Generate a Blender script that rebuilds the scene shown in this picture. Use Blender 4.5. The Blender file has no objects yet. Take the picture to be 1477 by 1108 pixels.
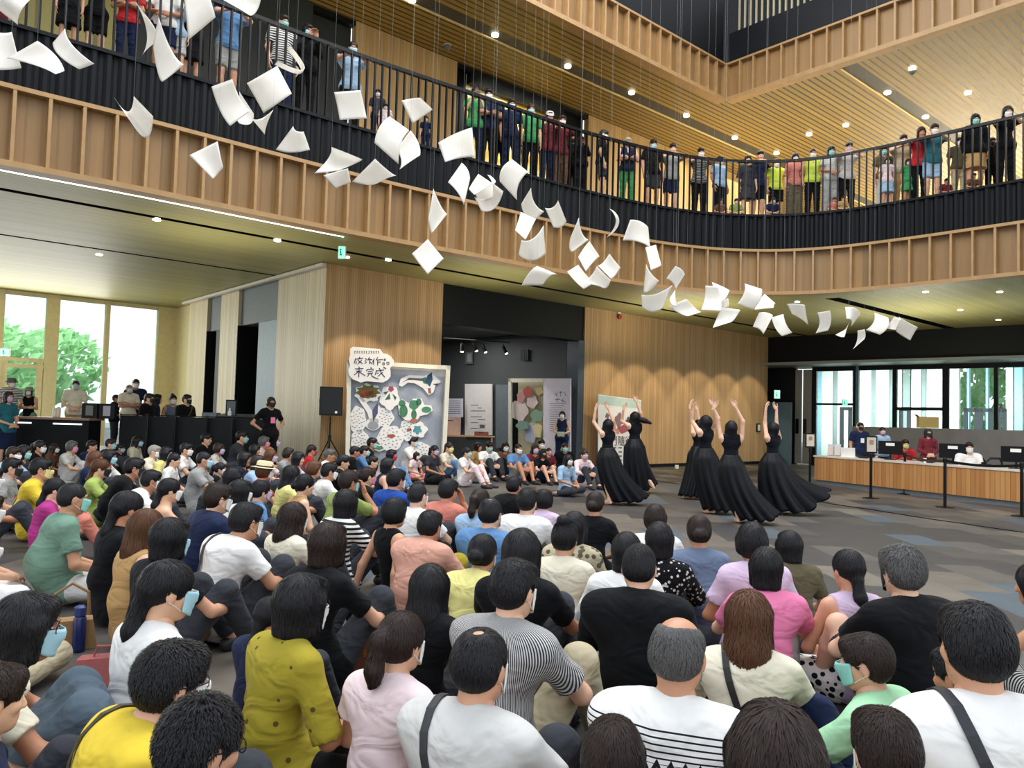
import bpy, bmesh, math, random
import numpy as np
from mathutils import Vector, Matrix
random.seed(7)
rng = np.random.default_rng(7)
SC = bpy.context.scene
COL = SC.collection
# ------------------------------------------------------------ camera mathematics (frame 1477 x 1108)
F = 1120.0; PT = math.atan(51/1120.0); RO = 0.028; H = 1.5
def ray(px, py):
    u = px-738.5; v = py-554.0
    ul = u*math.cos(RO)+v*math.sin(RO); vl = -u*math.sin(RO)+v*math.cos(RO)
    return (ul, F*math.cos(PT)+vl*math.sin(PT), -vl*math.cos(PT)+F*math.sin(PT))
def atz(px, py, z):
    d = ray(px, py); t = (z-H)/d[2]; return Vector((d[0]*t, d[1]*t, z))
def aty(px, py, Y):
    d = ray(px, py); t = Y/d[1]; return Vector((d[0]*t, Y, H+d[2]*t))
def proj(p):
    x, y, z = p; z -= H
    fw = y*math.cos(PT)+z*math.sin(PT); up = -y*math.sin(PT)+z*math.cos(PT)
    ul = x*F/fw; vl = -up*F/fw
    return (ul*math.cos(RO)-vl*math.sin(RO)+738.5, ul*math.sin(RO)+vl*math.cos(RO)+554)
cam = bpy.data.cameras.new('camera'); cam.sensor_width = 36; cam.lens = 36*F/1477; cam.clip_end = 400
camo = bpy.data.objects.new('camera', cam); COL.objects.link(camo); SC.camera = camo
_R = Vector((1, 0, 0)); _U = Vector((0, -math.sin(PT), math.cos(PT))); _Fw = Vector((0, math.cos(PT), math.sin(PT)))
_X = _R*math.cos(RO)+_U*math.sin(RO); _Y = -_R*math.sin(RO)+_U*math.cos(RO)
camo.matrix_world = Matrix(((_X.x, _Y.x, -_Fw.x, 0), (_X.y, _Y.y, -_Fw.y, 0), (_X.z, _Y.z, -_Fw.z, H), (0, 0, 0, 1)))
# ------------------------------------------------------------ materials
def lin(h):
    if isinstance(h, str):
        h = h.lstrip('#'); c = [int(h[i:i+2], 16)/255 for i in (0, 2, 4)]
    else: c = list(h)
    return tuple(((x/12.92) if x <= .04045 else ((x+.055)/1.055)**2.4) for x in c)+(1.0,)
MATS = {}
def N(nt, t, **kw):
    n = nt.nodes.new(t)
    for k, v in kw.items():
        if k in n.inputs.keys(): n.inputs[k].default_value = v
        else: setattr(n, k, v)
    return n
def newmat(name):
    m = bpy.data.materials.new(name); m.use_nodes = True; nt = m.node_tree; b = nt.nodes['Principled BSDF']
    return m, nt, b
def plain(name, col, rough=.6, metal=0.0, noise=.06, scale=8.0, spec=.5, emit=None, estr=0.0, bump=0.0, bscale=60.0, alpha=None, trans=0.0, sheen=0.0):
    if name in MATS: return MATS[name]
    m, nt, b = newmat(name); c = lin(col)
    tc = N(nt, 'ShaderNodeTexCoord')
    if noise:
        n = N(nt, 'ShaderNodeTexNoise'); n.inputs['Scale'].default_value = scale; n.inputs['Detail'].default_value = 4
        nt.links.new(tc.outputs['Object'], n.inputs['Vector'])
        r = N(nt, 'ShaderNodeValToRGB')
        r.color_ramp.elements[0].position = .3; r.color_ramp.elements[1].position = .7
        r.color_ramp.elements[0].color = tuple(x*(1-noise) for x in c[:3])+(1,)
        r.color_ramp.elements[1].color = tuple(min(1, x*(1+noise)) for x in c[:3])+(1,)
        nt.links.new(n.outputs['Fac'], r.inputs['Fac']); nt.links.new(r.outputs['Color'], b.inputs['Base Color'])
    else: b.inputs['Base Color'].default_value = c
    b.inputs['Roughness'].default_value = rough; b.inputs['Metallic'].default_value = metal
    b.inputs['Specular IOR Level'].default_value = spec
    if emit: b.inputs['Emission Color'].default_value = lin(emit); b.inputs['Emission Strength'].default_value = estr
    if sheen: b.inputs['Sheen Weight'].default_value = sheen
    if trans: b.inputs['Transmission Weight'].default_value = trans
    if bump:
        bn = N(nt, 'ShaderNodeTexNoise'); bn.inputs['Scale'].default_value = bscale; bn.inputs['Detail'].default_value = 3
        nt.links.new(tc.outputs['Object'], bn.inputs['Vector'])
        bb = N(nt, 'ShaderNodeBump'); bb.inputs['Strength'].default_value = bump; bb.inputs['Distance'].default_value = .01
        nt.links.new(bn.outputs['Fac'], bb.inputs['Height']); nt.links.new(bb.outputs['Normal'], b.inputs['Normal'])
    MATS[name] = m; return m
def ramp(nt, stops, interp='LINEAR'):
    r = N(nt, 'ShaderNodeValToRGB'); cr = r.color_ramp; cr.interpolation = interp
    while len(cr.elements) < len(stops): cr.elements.new(.5)
    for e, (p, c) in zip(cr.elements, stops): e.position = p; e.color = lin(c) if isinstance(c, (str,)) else tuple(c)+(1,)
    return r
def math_node(nt, op, a, b=None):
    n = N(nt, 'ShaderNodeMath', operation=op)
    for i, v in enumerate((a, b)):
        if v is None: continue
        if isinstance(v, (int, float)): n.inputs[i].default_value = v
        else: nt.links.new(v, n.inputs[i])
    return n.outputs[0]
def wood(name, c1, c2, groove=.05, vertical=True, dirv=(.754, .657, 0), rough=.5, depth=.012, gdark=.35, grain=1.0, gw=.16):
    """timber lining with fine grooves: the position along dirv picks the batten, each batten has its own tone"""
    if name in MATS: return MATS[name]
    m, nt, b = newmat(name)
    g = N(nt, 'ShaderNodeNewGeometry')
    d = N(nt, 'ShaderNodeVectorMath', operation='DOT_PRODUCT'); d.inputs[1].default_value = dirv
    nt.links.new(g.outputs['Position'], d.inputs[0])
    q = math_node(nt, 'DIVIDE', d.outputs['Value'], groove)
    fl = math_node(nt, 'FLOOR', q); fr = math_node(nt, 'SUBTRACT', q, fl)
    wn = N(nt, 'ShaderNodeTexWhiteNoise', noise_dimensions='1D'); nt.links.new(fl, wn.inputs['W'])
    nz = N(nt, 'ShaderNodeTexNoise'); nz.inputs['Scale'].default_value = 2.2; nz.inputs['Detail'].default_value = 5
    mp = N(nt, 'ShaderNodeMapping'); mp.inputs['Scale'].default_value = (6, 6, .5) if vertical else (.5, 6, 6)
    nt.links.new(g.outputs['Position'], mp.inputs['Vector']); nt.links.new(mp.outputs['Vector'], nz.inputs['Vector'])
    mixf = math_node(nt, 'ADD', math_node(nt, 'MULTIPLY', wn.outputs['Value'], .55), math_node(nt, 'MULTIPLY', nz.outputs['Fac'], .55*grain))
    r = ramp(nt, [(.15, c1), (.9, c2)]); nt.links.new(mixf, r.inputs['Fac'])
    # groove mask
    gm = math_node(nt, 'LESS_THAN', fr, gw)
    mx = N(nt, 'ShaderNodeMixRGB', blend_type='MULTIPLY'); mx.inputs['Color2'].default_value = (gdark, gdark, gdark, 1)
    nt.links.new(gm, mx.inputs['Fac']); nt.links.new(r.outputs['Color'], mx.inputs['Color1'])
    nt.links.new(mx.outputs['Color'], b.inputs['Base Color'])
    b.inputs['Roughness'].default_value = rough
    bb = N(nt, 'ShaderNodeBump'); bb.inputs['Strength'].default_value = .6; bb.inputs['Distance'].default_value = depth
    inv = math_node(nt, 'SUBTRACT', 1.0, gm); nt.links.new(inv, bb.inputs['Height']); nt.links.new(bb.outputs['Normal'], b.inputs['Normal'])
    MATS[name] = m; return m
# ------------------------------------------------------------ mesh helpers
def tag(o, label=None, cat=None, group=None, kind=None):
    if label: o['label'] = label
    if cat: o['category'] = cat
    if group: o['group'] = group
    if kind: o['kind'] = kind
    return o
def empty(name, loc=(0, 0, 0), rz=0.0):
    o = bpy.data.objects.new(name, None); COL.objects.link(o); o.location = loc; o.rotation_euler = (0, 0, rz); o.empty_display_size = .1; return o
class MB:
    def __init__(s): s.v = []; s.f = []; s.m = []
    def add(s, vs, fs, mi=0):
        n = len(s.v); s.v += [tuple(v) for v in vs]; s.f += [tuple(n+i for i in f) for f in fs]; s.m += [mi]*len(fs); return s
    def hexa(s, p, mi=0):   # 8 points: bottom loop 0-3, top loop 4-7
        return s.add(p, [(3, 2, 1, 0), (4, 5, 6, 7), (0, 1, 5, 4), (1, 2, 6, 5), (2, 3, 7, 6), (3, 0, 4, 7)], mi)
    def box(s, c, size, M=None, mi=0):
        x, y, z = [q/2 for q in size]; P = [Vector((a*x, b*y, d*z)) for d in (-1, 1) for a, b in ((-1, -1), (1, -1), (1, 1), (-1, 1))]
        M = M or Matrix.Identity(3); c = Vector(c); return s.hexa([c+M@p for p in P], mi)
    def wallbox(s, a, b, z0, z1, th, mi=0):
        """upright slab from ground point a to b, thickness th to the left of a->b"""
        a = Vector((a[0], a[1])); b = Vector((b[0], b[1])); d = (b-a).normalized(); n = Vector((-d.y, d.x))*th
        P = [(*a, z0), (*b, z0), (*(b+n), z0), (*(a+n), z0), (*a, z1), (*b, z1), (*(b+n), z1), (*(a+n), z1)]
        if th < 0: P = [P[1], P[0], P[3], P[2], P[5], P[4], P[7], P[6]]
        return s.hexa(P, mi)
    def tube(s, pts, r, seg=8, mi=0, cap=True):
        pts = [Vector(p) for p in pts]; rr = r if isinstance(r, (list, tuple)) else [r]*len(pts); rings = []; up = None
        for i, p in enumerate(pts):
            d = (pts[min(i+1, len(pts)-1)]-pts[max(i-1, 0)])
            d = d.normalized() if d.length > 1e-9 else Vector((0, 0, 1))
            if up is None: up = d.orthogonal().normalized()
            else:
                up = (up-d*up.dot(d)); up = up.normalized() if up.length > 1e-6 else d.orthogonal().normalized()
            w = d.cross(up)
            rings.append([p+(up*math.cos(2*math.pi*k/seg)+w*math.sin(2*math.pi*k/seg))*rr[i] for k in range(seg)])
        n = len(s.v)
        for R_ in rings: s.v += [tuple(q) for q in R_]
        for i in range(len(pts)-1):
            for k in range(seg):
                a = n+i*seg+k; b2 = n+i*seg+(k+1) % seg; s.f.append((a, b2, b2+seg, a+seg)); s.m.append(mi)
        if cap:
            s.f.append(tuple(n+k for k in reversed(range(seg)))); s.m.append(mi)
            s.f.append(tuple(n+(len(pts)-1)*seg+k for k in range(seg))); s.m.append(mi)
        return s
    def prism(s, poly, fn, mi=0):
        """poly 2D list; fn(u,v,t) -> point for t in (0,1); closed extrusion"""
        n = len(poly); a = [fn(u, v, 0) for u, v in poly]; b = [fn(u, v, 1) for u, v in poly]
        fs = [tuple(reversed(range(n))), tuple(range(n, 2*n))]+[(i, (i+1) % n, n+(i+1) % n, n+i) for i in range(n)]
        return s.add(a+b, fs, mi)
    def lathe(s, prof, c, seg=16, mi=0, axis=None):
        c = Vector(c); n = len(s.v)
        for r, z in prof:
            for k in range(seg):
                a = 2*math.pi*k/seg; p = Vector((r*math.cos(a), r*math.sin(a), z)); s.v.append(tuple(c+(axis@p if axis else p)))
        for i in range(len(prof)-1):
            for k in range(seg):
                a = n+i*seg+k; b = n+i*seg+(k+1) % seg; s.f.append((a, b, b+seg, a+seg)); s.m.append(mi)
        s.f.append(tuple(n+k for k in reversed(range(seg)))); s.m.append(mi)
        s.f.append(tuple(n+(len(prof)-1)*seg+k for k in range(seg))); s.m.append(mi)
        return s
    def mesh(s, name, mats):
        me = bpy.data.meshes.new(name); me.from_pydata(s.v, [], s.f)
        for m in (mats if isinstance(mats, (list, tuple)) else [mats]): me.materials.append(m)
        if any(s.m): me.polygons.foreach_set('material_index', s.m)
        me.update(); return me
    def build(s, name, mats, parent=None, smooth=False, loc=None, kind=None):
        me = s.mesh(name, mats)
        if smooth: me.shade_smooth()
        o = bpy.data.objects.new(name, me); COL.objects.link(o)
        if parent: o.parent = parent
        if loc is not None: o.location = loc
        if kind: o['kind'] = kind
        return o
def thing1(mb, name, mats, label, cat, group=None, smooth=False, base=None):
    """a thing that is one mesh"""
    o = mb.build(name, mats, smooth=smooth); recenter(o, base); tag(o, label, cat, group); return o
def recenter(o, base=None):
    me = o.data; n = len(me.vertices); co = np.empty(n*3); me.vertices.foreach_get('co', co); co = co.reshape(-1, 3)
    b = np.array(base) if base is not None else np.array([(co[:, 0].min()+co[:, 0].max())/2, (co[:, 1].min()+co[:, 1].max())/2, co[:, 2].min()])
    co -= b; me.vertices.foreach_set('co', co.ravel()); me.update(); o.location = b
def text_mesh(txt, size, depth=.002):
    c = bpy.data.curves.new('txt', 'FONT'); c.body = txt; c.size = size; c.extrude = depth; c.align_x = 'CENTER'; c.align_y = 'CENTER'; c.resolution_u = 2
    o = bpy.data.objects.new('txt', c); COL.objects.link(o); dg = bpy.context.evaluated_depsgraph_get(); dg.update()
    ev = o.evaluated_get(dg); m = ev.to_mesh(); vs = [v.co.copy() for v in m.vertices]; fs = [tuple(p.vertices) for p in m.polygons]; ev.to_mesh_clear()
    bpy.data.objects.remove(o); bpy.data.curves.remove(c); return vs, fs
def rotz(a): return Matrix.Rotation(a, 3, 'Z')
# building frame: origin at the timber wall corner, RD runs right and away along the long wall, LD left and away
W0 = Vector((-4.5, 18.41, 0)); RD = Vector((.754, .657, 0)).normalized(); LD = Vector((-RD.y, RD.x, 0))
def bf(r, l, z=0.0): return W0+RD*r+LD*l+Vector((0, 0, z))
def tobf(p): q = Vector((p[0], p[1], 0))-W0; return q.dot(RD), q.dot(LD)
MBF = Matrix(((RD.x, LD.x, 0), (RD.y, LD.y, 0), (0, 0, 1)))
AZR = math.atan2(RD.y, RD.x)
M_metal = plain('black_metal', '#131416', .35, metal=.6, noise=0)
WORLD = 1.5; SKY = 2600; WIN = 650; EXPO = 0.15
# ============================================================ THE BUILDING
ZC = 5.1      # lower ceiling
ZT = 6.33; ZF = 7.25; ZR = 8.85; Z2 = 11.3
M_floor, nt, b = newmat('carpet_tiles')
g = N(nt, 'ShaderNodeNewGeometry'); mp = N(nt, 'ShaderNodeMapping'); mp.inputs['Rotation'].default_value = (0, 0, -AZR+math.radians(45)); mp.inputs['Scale'].default_value = (1/.5, 1/1.0, 1)
nt.links.new(g.outputs['Position'], mp.inputs['Vector'])
vf = N(nt, 'ShaderNodeVectorMath', operation='FLOOR')
sx = N(nt, 'ShaderNodeSeparateXYZ'); nt.links.new(mp.outputs['Vector'], sx.inputs[0])
colx = math_node(nt, 'FLOOR', sx.outputs['X']); off = math_node(nt, 'MULTIPLY', colx, .5); yy = math_node(nt, 'FLOOR', math_node(nt, 'ADD', sx.outputs['Y'], off))
cx = N(nt, 'ShaderNodeCombineXYZ'); nt.links.new(colx, cx.inputs['X']); nt.links.new(yy, cx.inputs['Y'])
wn = N(nt, 'ShaderNodeTexWhiteNoise', noise_dimensions='3D'); nt.links.new(cx.outputs[0], wn.inputs['Vector'])
rp = ramp(nt, [(0, '#3e3b3a'), (.3, '#4a4642'), (.5, '#57524c'), (.68, '#655d53'), (.84, '#6f665b'), (.93, '#4d5860'), (1, '#57666f')], 'CONSTANT'); nt.links.new(wn.outputs['Value'], rp.inputs['Fac'])
nz = N(nt, 'ShaderNodeTexNoise'); nz.inputs['Scale'].default_value = 3.; nz.inputs['Detail'].default_value = 6; nt.links.new(g.outputs['Position'], nz.inputs['Vector'])
mx = N(nt, 'ShaderNodeMixRGB', blend_type='MULTIPLY'); mx.inputs['Fac'].default_value = .6
r2 = ramp(nt, [(.3, (.7, .7, .7)), (.7, (1.1, 1.1, 1.1))]); nt.links.new(nz.outputs['Fac'], r2.inputs['Fac'])
nt.links.new(rp.outputs['Color'], mx.inputs['Color1']); nt.links.new(r2.outputs['Color'], mx.inputs['Color2']); nt.links.new(mx.outputs['Color'], b.inputs['Base Color'])
b.inputs['Roughness'].default_value = .55
nb = N(nt, 'ShaderNodeTexNoise'); nb.inputs['Scale'].default_value = 90; nt.links.new(g.outputs['Position'], nb.inputs['Vector'])
bb = N(nt, 'ShaderNodeBump'); bb.inputs['Strength'].default_value = .25; bb.inputs['Distance'].default_value = .004; nt.links.new(nb.outputs['Fac'], bb.inputs['Height']); nt.links.new(bb.outputs['Normal'], b.inputs['Normal'])

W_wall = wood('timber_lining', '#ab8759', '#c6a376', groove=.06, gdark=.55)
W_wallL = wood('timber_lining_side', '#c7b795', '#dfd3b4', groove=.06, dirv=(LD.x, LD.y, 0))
W_fas = wood('timber_fascia', '#7c5f38', '#9a774a', groove=.22, gdark=.85, depth=.002)
W_fin = plain('timber_fin', '#a38154', .5, noise=.1, scale=5)
W_desk = wood('timber_desk', '#a86f3c', '#c8935a', groove=.11, gdark=.7, dirv=(.384, -.923, 0))
M_black = plain('black_paint', '#070b0f', .5, noise=.1, spec=.25)
M_navy = plain('blue_black_cladding', '#05090e', .6, spec=.2, noise=.1)
M_dark = plain('charcoal_paint', '#3b4043', .6, noise=.05)
M_grey = plain('mid_grey_paint', '#5f686c', .6)
M_white = plain('white_paint', '#e8e6df', .5)
M_olive = wood('olive_slat_ceiling', '#96915c', '#a8a36c', groove=.12, dirv=(LD.x, LD.y, 0), gdark=.72, depth=.01, grain=.5)
M_oliveL = plain('olive_panel_ceiling', '#77765a', .6, noise=.04, scale=.6)
M_gold = wood('gold_slat_ceiling', '#8a7234', '#a1863f', groove=.19, dirv=(LD.x, LD.y, 0), gdark=.16, gw=.3, depth=.02, grain=.4)
M_lamp = plain('lit_lamp', '#fff6e0', .5, emit='#fff3d8', estr=9.0, noise=0)

# floor
MB().add([(-40, -6, 0), (40, -6, 0), (40, 60, 0), (-40, 60, 0)], [(0, 1, 2, 3)]).build('floor', M_floor, kind='structure')
MB().box((0, 30, -.15), (120, 100, .28)).build('trim_1', plain('plaza_paving', '#a9a59c', .8), kind='structure')

# balcony edge path (ground-plane points), smoothed and resampled evenly
CP = [(-15.2, 5.2), (-11.45, 8.2), (-7.71, 11.41), (-6.23, 12.63), (-3.35, 15.18), (-.68, 17.26), (1.9, 19.25), (4.42, 20.62), (6.4, 21.0), (8.12, 20.55), (9.67, 19.29), (11.47, 17.36), (14.4, 14.2), (17.4, 11.0)]
def catmull(P, n=14):
    out = []; P = [Vector(p) for p in P]; P = [2*P[0]-P[1]]+P+[2*P[-1]-P[-2]]
    for i in range(1, len(P)-2):
        for k in range(n):
            t = k/n; a, b_, c, d = P[i-1], P[i], P[i+1], P[i+2]
            out.append(.5*((2*b_)+(c-a)*t+(2*a-5*b_+4*c-d)*t*t+(3*b_-a-3*c+d)*t**3))
    out.append(P[-2]); return out
def resample(P, step):
    out = [P[0].copy()]; acc = 0; 
    for a, b_ in zip(P, P[1:]):
        L = (b_-a).length; d = step-acc
        while d <= L:
            out.append(a+(b_-a)*(d/L)); d += step
        acc = L-(d-step)
    return out
PATH = catmull(CP)
def path_frames(step):
    Q = resample(PATH, step); out = []
    for i, p in enumerate(Q):
        d = (Q[min(i+1, len(Q)-1)]-Q[max(i-1, 0)]).normalized(); out.append((p, d, Vector((-d.y, d.x))))   # n points away from the atrium
    return out
def sweep(mb, frames, section, mi=0):
    """section: list of (offset outward from atrium, z)"""
    n = len(section); vs = [(*(p+nn*o), z) for p, d, nn in frames for o, z in section]
    fs = [(i*n+k, (i+1)*n+k, (i+1)*n+(k+1) % n, i*n+(k+1) % n) for i in range(len(frames)-1) for k in range(n)]
    fs += [tuple(range(n)), tuple(reversed(range((len(frames)-1)*n, len(frames)*n)))]
    mb.add(vs, fs, mi)
FR = path_frames(.24)
m = MB()
sweep(m, FR, [(.16, ZC), (.16, ZT), (.30, ZT), (.30, ZC)], 0)                 # recessed panels
sweep(m, FR, [(.0, ZT-.07), (.0, ZT), (.3, ZT), (.3, ZT-.07)], 1)               # top rim
sweep(m, FR, [(.0, ZC-.02), (.0, ZC+.07), (.3, ZC+.07), (.3, ZC-.02)], 1)             # bottom rim
for i, (p, d, nn) in enumerate(path_frames(.47)):                              # fins
    M = Matrix(((d.x, nn.x, 0), (d.y, nn.y, 0), (0, 0, 1)))
    m.box((*(p+nn*.09), (ZC+ZT)/2), (.05, .17, ZT-ZC-.1), M, 1)
m.build('trim_2', [W_fas, W_fin], kind='structure')
# corrugated blue-black band
m = MB(); fr = path_frames(.055); vs = []; 
for i, (p, d, nn) in enumerate(fr):
    o = .10 if (i//2) % 2 else .15
    vs += [(*(p+nn*o), ZT), (*(p+nn*o), ZF+.04)]
m.add(vs, [(2*i, 2*i+1, 2*i+3, 2*i+2) for i in range(len(fr)-1)])
sweep(m, FR, [(.16, ZT), (.16, ZF+.05), (.34, ZF+.05), (.34, ZT)], 0)
sweep(m, FR, [(.08, ZF+.0), (.08, ZF+.06), (.34, ZF+.06), (.34, ZF+.0)], 0)
m.build('trim_3', M_navy, kind='structure')
# balcony floor slab and lower ceiling (one polygon each, following the edge)
def deck(z0, z1, off, mat, name, far=34):
    m = MB(); vs = []
    for p, d, nn in FR:
        q = p+nn*off; ex = q.x*1.9; lw = bf(0, 11.7); ey = lw.y+(ex-lw.x)*RD.y/RD.x; e = (ex, max(q.y+.5, min(far, ey))); vs += [(*q, z0), (*q, z1), (*e, z0), (*e, z1)]
    fs = []
    for i in range(len(FR)-1):
        a, b_ = i*4, i*4+4; fs += [(a, b_, b_+2, a+2), (a+1, a+3, b_+3, b_+1), (a, a+1, b_+1, b_), (a+2, b_+2, b_+3, a+3)]
    k = (len(FR)-1)*4; fs += [(0, 2, 3, 1), (k, k+1, k+3, k+2)]
    m.add(vs, fs); return m.build(name, mat, kind='structure')
deck(ZF-.25, ZF, .3, plain('balcony_floor', '#8d7a5c', .5), 'trim_4')
# ceiling as clipped strips along RD, leaving the dark slots open (slots get black troughs)
def path_poly(off): return [p+nn*off for p, d, nn in FR]
poly_in = path_poly(.28)
def inside_deck(p):
    """true where the point lies beyond the balcony edge (under the deck)"""
    best = None
    for i in range(0, len(poly_in)):
        d = (poly_in[i]-p).length_squared
        if best is None or d < best[0]: best = (d, i)
    i = best[1]; nn = FR[i][2]; return (p-poly_in[i]).dot(nn) > 0
def clip_strip(bm, l0, l1, r0, r1, z, step=.25, cond=inside_deck):
    """marches along RD and keeps the run of cells where both sides are inside; edge cells are moved onto the path"""
    rs = np.arange(r0, r1+step, step)
    nl = max(1, int(math.ceil((l1-l0)/.35))); ls = np.linspace(l0, l1, nl+1)
    vid = {}
    def V(i, j):
        if (i, j) not in vid: vid[(i, j)] = bm.verts.new(bf(rs[i], ls[j], z))
        return vid[(i, j)]
    ok = {}
    for i in range(len(rs)):
        for j in range(nl+1):
            q = bf(rs[i], ls[j]); ok[(i, j)] = cond(Vector((q.x, q.y)))
    for i in range(len(rs)-1):
        for j in range(nl):
            if all(ok[k] for k in ((i, j), (i+1, j), (i, j+1), (i+1, j+1))):
                bm.faces.new((V(i, j), V(i, j+1), V(i+1, j+1), V(i+1, j)))
def ceiling(name, z, bands, mat, r0, r1, cond):
    bm = bmesh.new()
    for l0, l1 in bands: clip_strip(bm, l0, l1, r0, r1, z, cond=cond)
    me = bpy.data.meshes.new(name); bm.to_mesh(me); bm.free(); me.materials.append(mat)
    o = bpy.data.objects.new(name, me); COL.objects.link(o); o['kind'] = 'structure'; return o
def lof(px, py, z): return tobf(atz(px, py, z))[1]
SL = [(lof(250, 312, ZC), .22), (lof(120, 356, ZC), .14), (lof(700, 400, ZC), .20), (lof(1270, 448, ZC), .36)]
LSL = {round(a, 2): w for a, w in SL}
sl = sorted(SL)
def bands(lmin, lmax, slots):
    e = [lmin]
    for c, w in sorted(slots): e += [c-w/2, c+w/2]
    e.append(lmax); return list(zip(e[::2], e[1::2]))
ceiling('ceiling', ZC, bands(-13, 12.2, [(a, w) for a, w in SL if abs(a-SL[2][0]) > .4 or a == SL[2][0]]), M_olive, -14, 26, inside_deck)
# soffit strip hugging the curved edge, closes the stepped cells
m = MB(); sweep(m, FR, [(.2, ZC-.012), (.2, ZC+.02), (.95, ZC+.02), (.95, ZC-.012)]); 
m.build('trim_5', M_olive, kind='structure')
m = MB()
for c, w in SL:      # troughs behind the slots
    run = None
    for r_ in np.arange(-14, 27, .25):
        q = bf(r_, c); ok_ = inside_deck(Vector((q.x, q.y))) and r_ < 26.5
        if ok_ and run is None: run = r_
        if not ok_ and run is not None:
            if r_-run > .6:
                m.box(bf((run+r_)/2, c, ZC+.33), (r_-run, w+.1, .04), MBF)
                for sg in (-1, 1): m.box(bf((run+r_)/2, c+sg*(w/2+.03), ZC+.17), (r_-run, .04, .33), MBF)
            run = None
m.build('trim_6', M_black, kind='structure')

# ---- ground floor walls
def bwall(r0, l0, r1, l1, z0, z1, th, name, mat):
    m = MB(); m.wallbox(bf(r0, l0)[:2], bf(r1, l1)[:2], z0, z1, th); return m.build(name, mat, kind='structure')
bwall(-.004, -.006, 3.43, -.006, .12, ZC, .3, 'wall_centre', W_wall)
bwall(8.94, 0, 19.66, 0, .12, ZC, .3, 'wall_back', W_wall)
bwall(0, .02, 3.43, .02, 0, .12, .25, 'baseboard_centre', M_black)
bwall(8.94, .02, 19.66, .02, 0, .12, .25, 'baseboard_back', M_black)
# header over the opening, jamb and exhibition room
bwall(3.43, .06, 8.94, .06, 4.02, ZC, .5, 'trim_7', M_black)
bwall(8.66, -.02, 8.94, -.02, 0, 4.02, .5, 'trim_8', plain('steel_blue_jamb', '#3e4a55', .4))
bwall(3.35, .05, 3.45, .05, 0, 4.02, .5, 'trim_9', M_black)
bwall(8.66, .5, 8.66, 12, 0, 4.4, -.2, 'wall_exhibition', plain('exhibition_wall', '#4a4f51', .7, noise=.04, scale=1))
bwall(.3, 12, 9, 12, 0, 4.4, .2, 'wall_exhibition_far', M_dark)
m = MB(); m.box(bf(4.8, 6.4, 4.45), (8.6, 11.4, .1), MBF); m.build('trim_10', plain('exhibition_ceiling', '#5b5f60', .7), kind='structure')
# left returning wall (r = 0): timber, dark recess, timber, recess, timber
def lp(px, py=None): # length coordinate of the top edge at pixel px
    y = 378+(472-px)*.2547; return tobf(atz(px, y, ZC))[1]
l1, l2, l3, l4, l5 = lp(394), lp(333), lp(306), lp(285), lp(257)
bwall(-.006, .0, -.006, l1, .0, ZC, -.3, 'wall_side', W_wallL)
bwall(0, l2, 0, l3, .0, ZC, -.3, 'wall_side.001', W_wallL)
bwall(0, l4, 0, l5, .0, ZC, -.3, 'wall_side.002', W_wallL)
for i, (a, b_) in enumerate(((l1, l2), (l3, l4))):
    bwall(.1, a, .1, b_, 4.0, ZC, -.2, 'trim_%d' % (11+i), plain('grey_header', '#6a7275', .6))
    bwall(.12, a, .12, a+(b_-a)*.55, 0, 4.0, -.1, 'door_%d' % (1+i), plain('grey_blue_door', '#7e929f', .5) if i == 0 else M_dark)
    bwall(.9, a, .9, b_, 0, 4.0, -.1, 'wall_recess.%03d' % i, M_black)
    bwall(0, b_-.02, 1.0, b_-.02, 0, 4.0, .05, 'trim_%d' % (13+i), M_navy)
# rail of spotlights along the top of that wall
m = MB(); m.box(bf(-.12, 4.8, ZC-.06), (.12, 9.8, .08), MBF); m.build('trim_15', plain('pale_track', '#c9c5b4', .5), kind='structure')
# ---- left window wall (l = LW)
LW = tobf(atz(160, 435, ZC))[1]
def rp_(px, top=True): 
    y = 415+px*.1106; return tobf(atz(px, y, ZC))[0]
M_frame = plain('cream_window_frame', '#e6d8a6', .5)
M_glass, nt, b = newmat('clear_glass'); b.inputs['Base Color'].default_value = (.93, .98, 1, 1); b.inputs['Roughness'].default_value = .0
nt.nodes.remove(b); tr = N(nt, 'ShaderNodeBsdfTransparent'); gl = N(nt, 'ShaderNodeBsdfGlossy'); gl.inputs['Roughness'].default_value = .02
tr.inputs['Color'].default_value = (.9, .97, .97, 1); mxs = N(nt, 'ShaderNodeMixShader'); fz = N(nt, 'ShaderNodeFresnel'); fz.inputs['IOR'].default_value = 1.35
nt.links.new(fz.outputs[0], mxs.inputs[0]); nt.links.new(tr.outputs[0], mxs.inputs[1]); nt.links.new(gl.outputs[0], mxs.inputs[2]); nt.links.new(mxs.outputs[0], nt.nodes['Material Output'].inputs['Surface'])
cuts = [(-16, -15.2), (rp_(3), rp_(11)), (rp_(72), rp_(91)), (rp_(158), rp_(164)), (rp_(234), rp_(262))]
for i, (a, b_) in enumerate(cuts):
    m = MB(); m.box(bf((a+b_)/2, LW, ZC/2), (b_-a, .25, ZC), MBF); m.build('trim_%d' % (20+i), M_frame, kind='structure')
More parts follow.
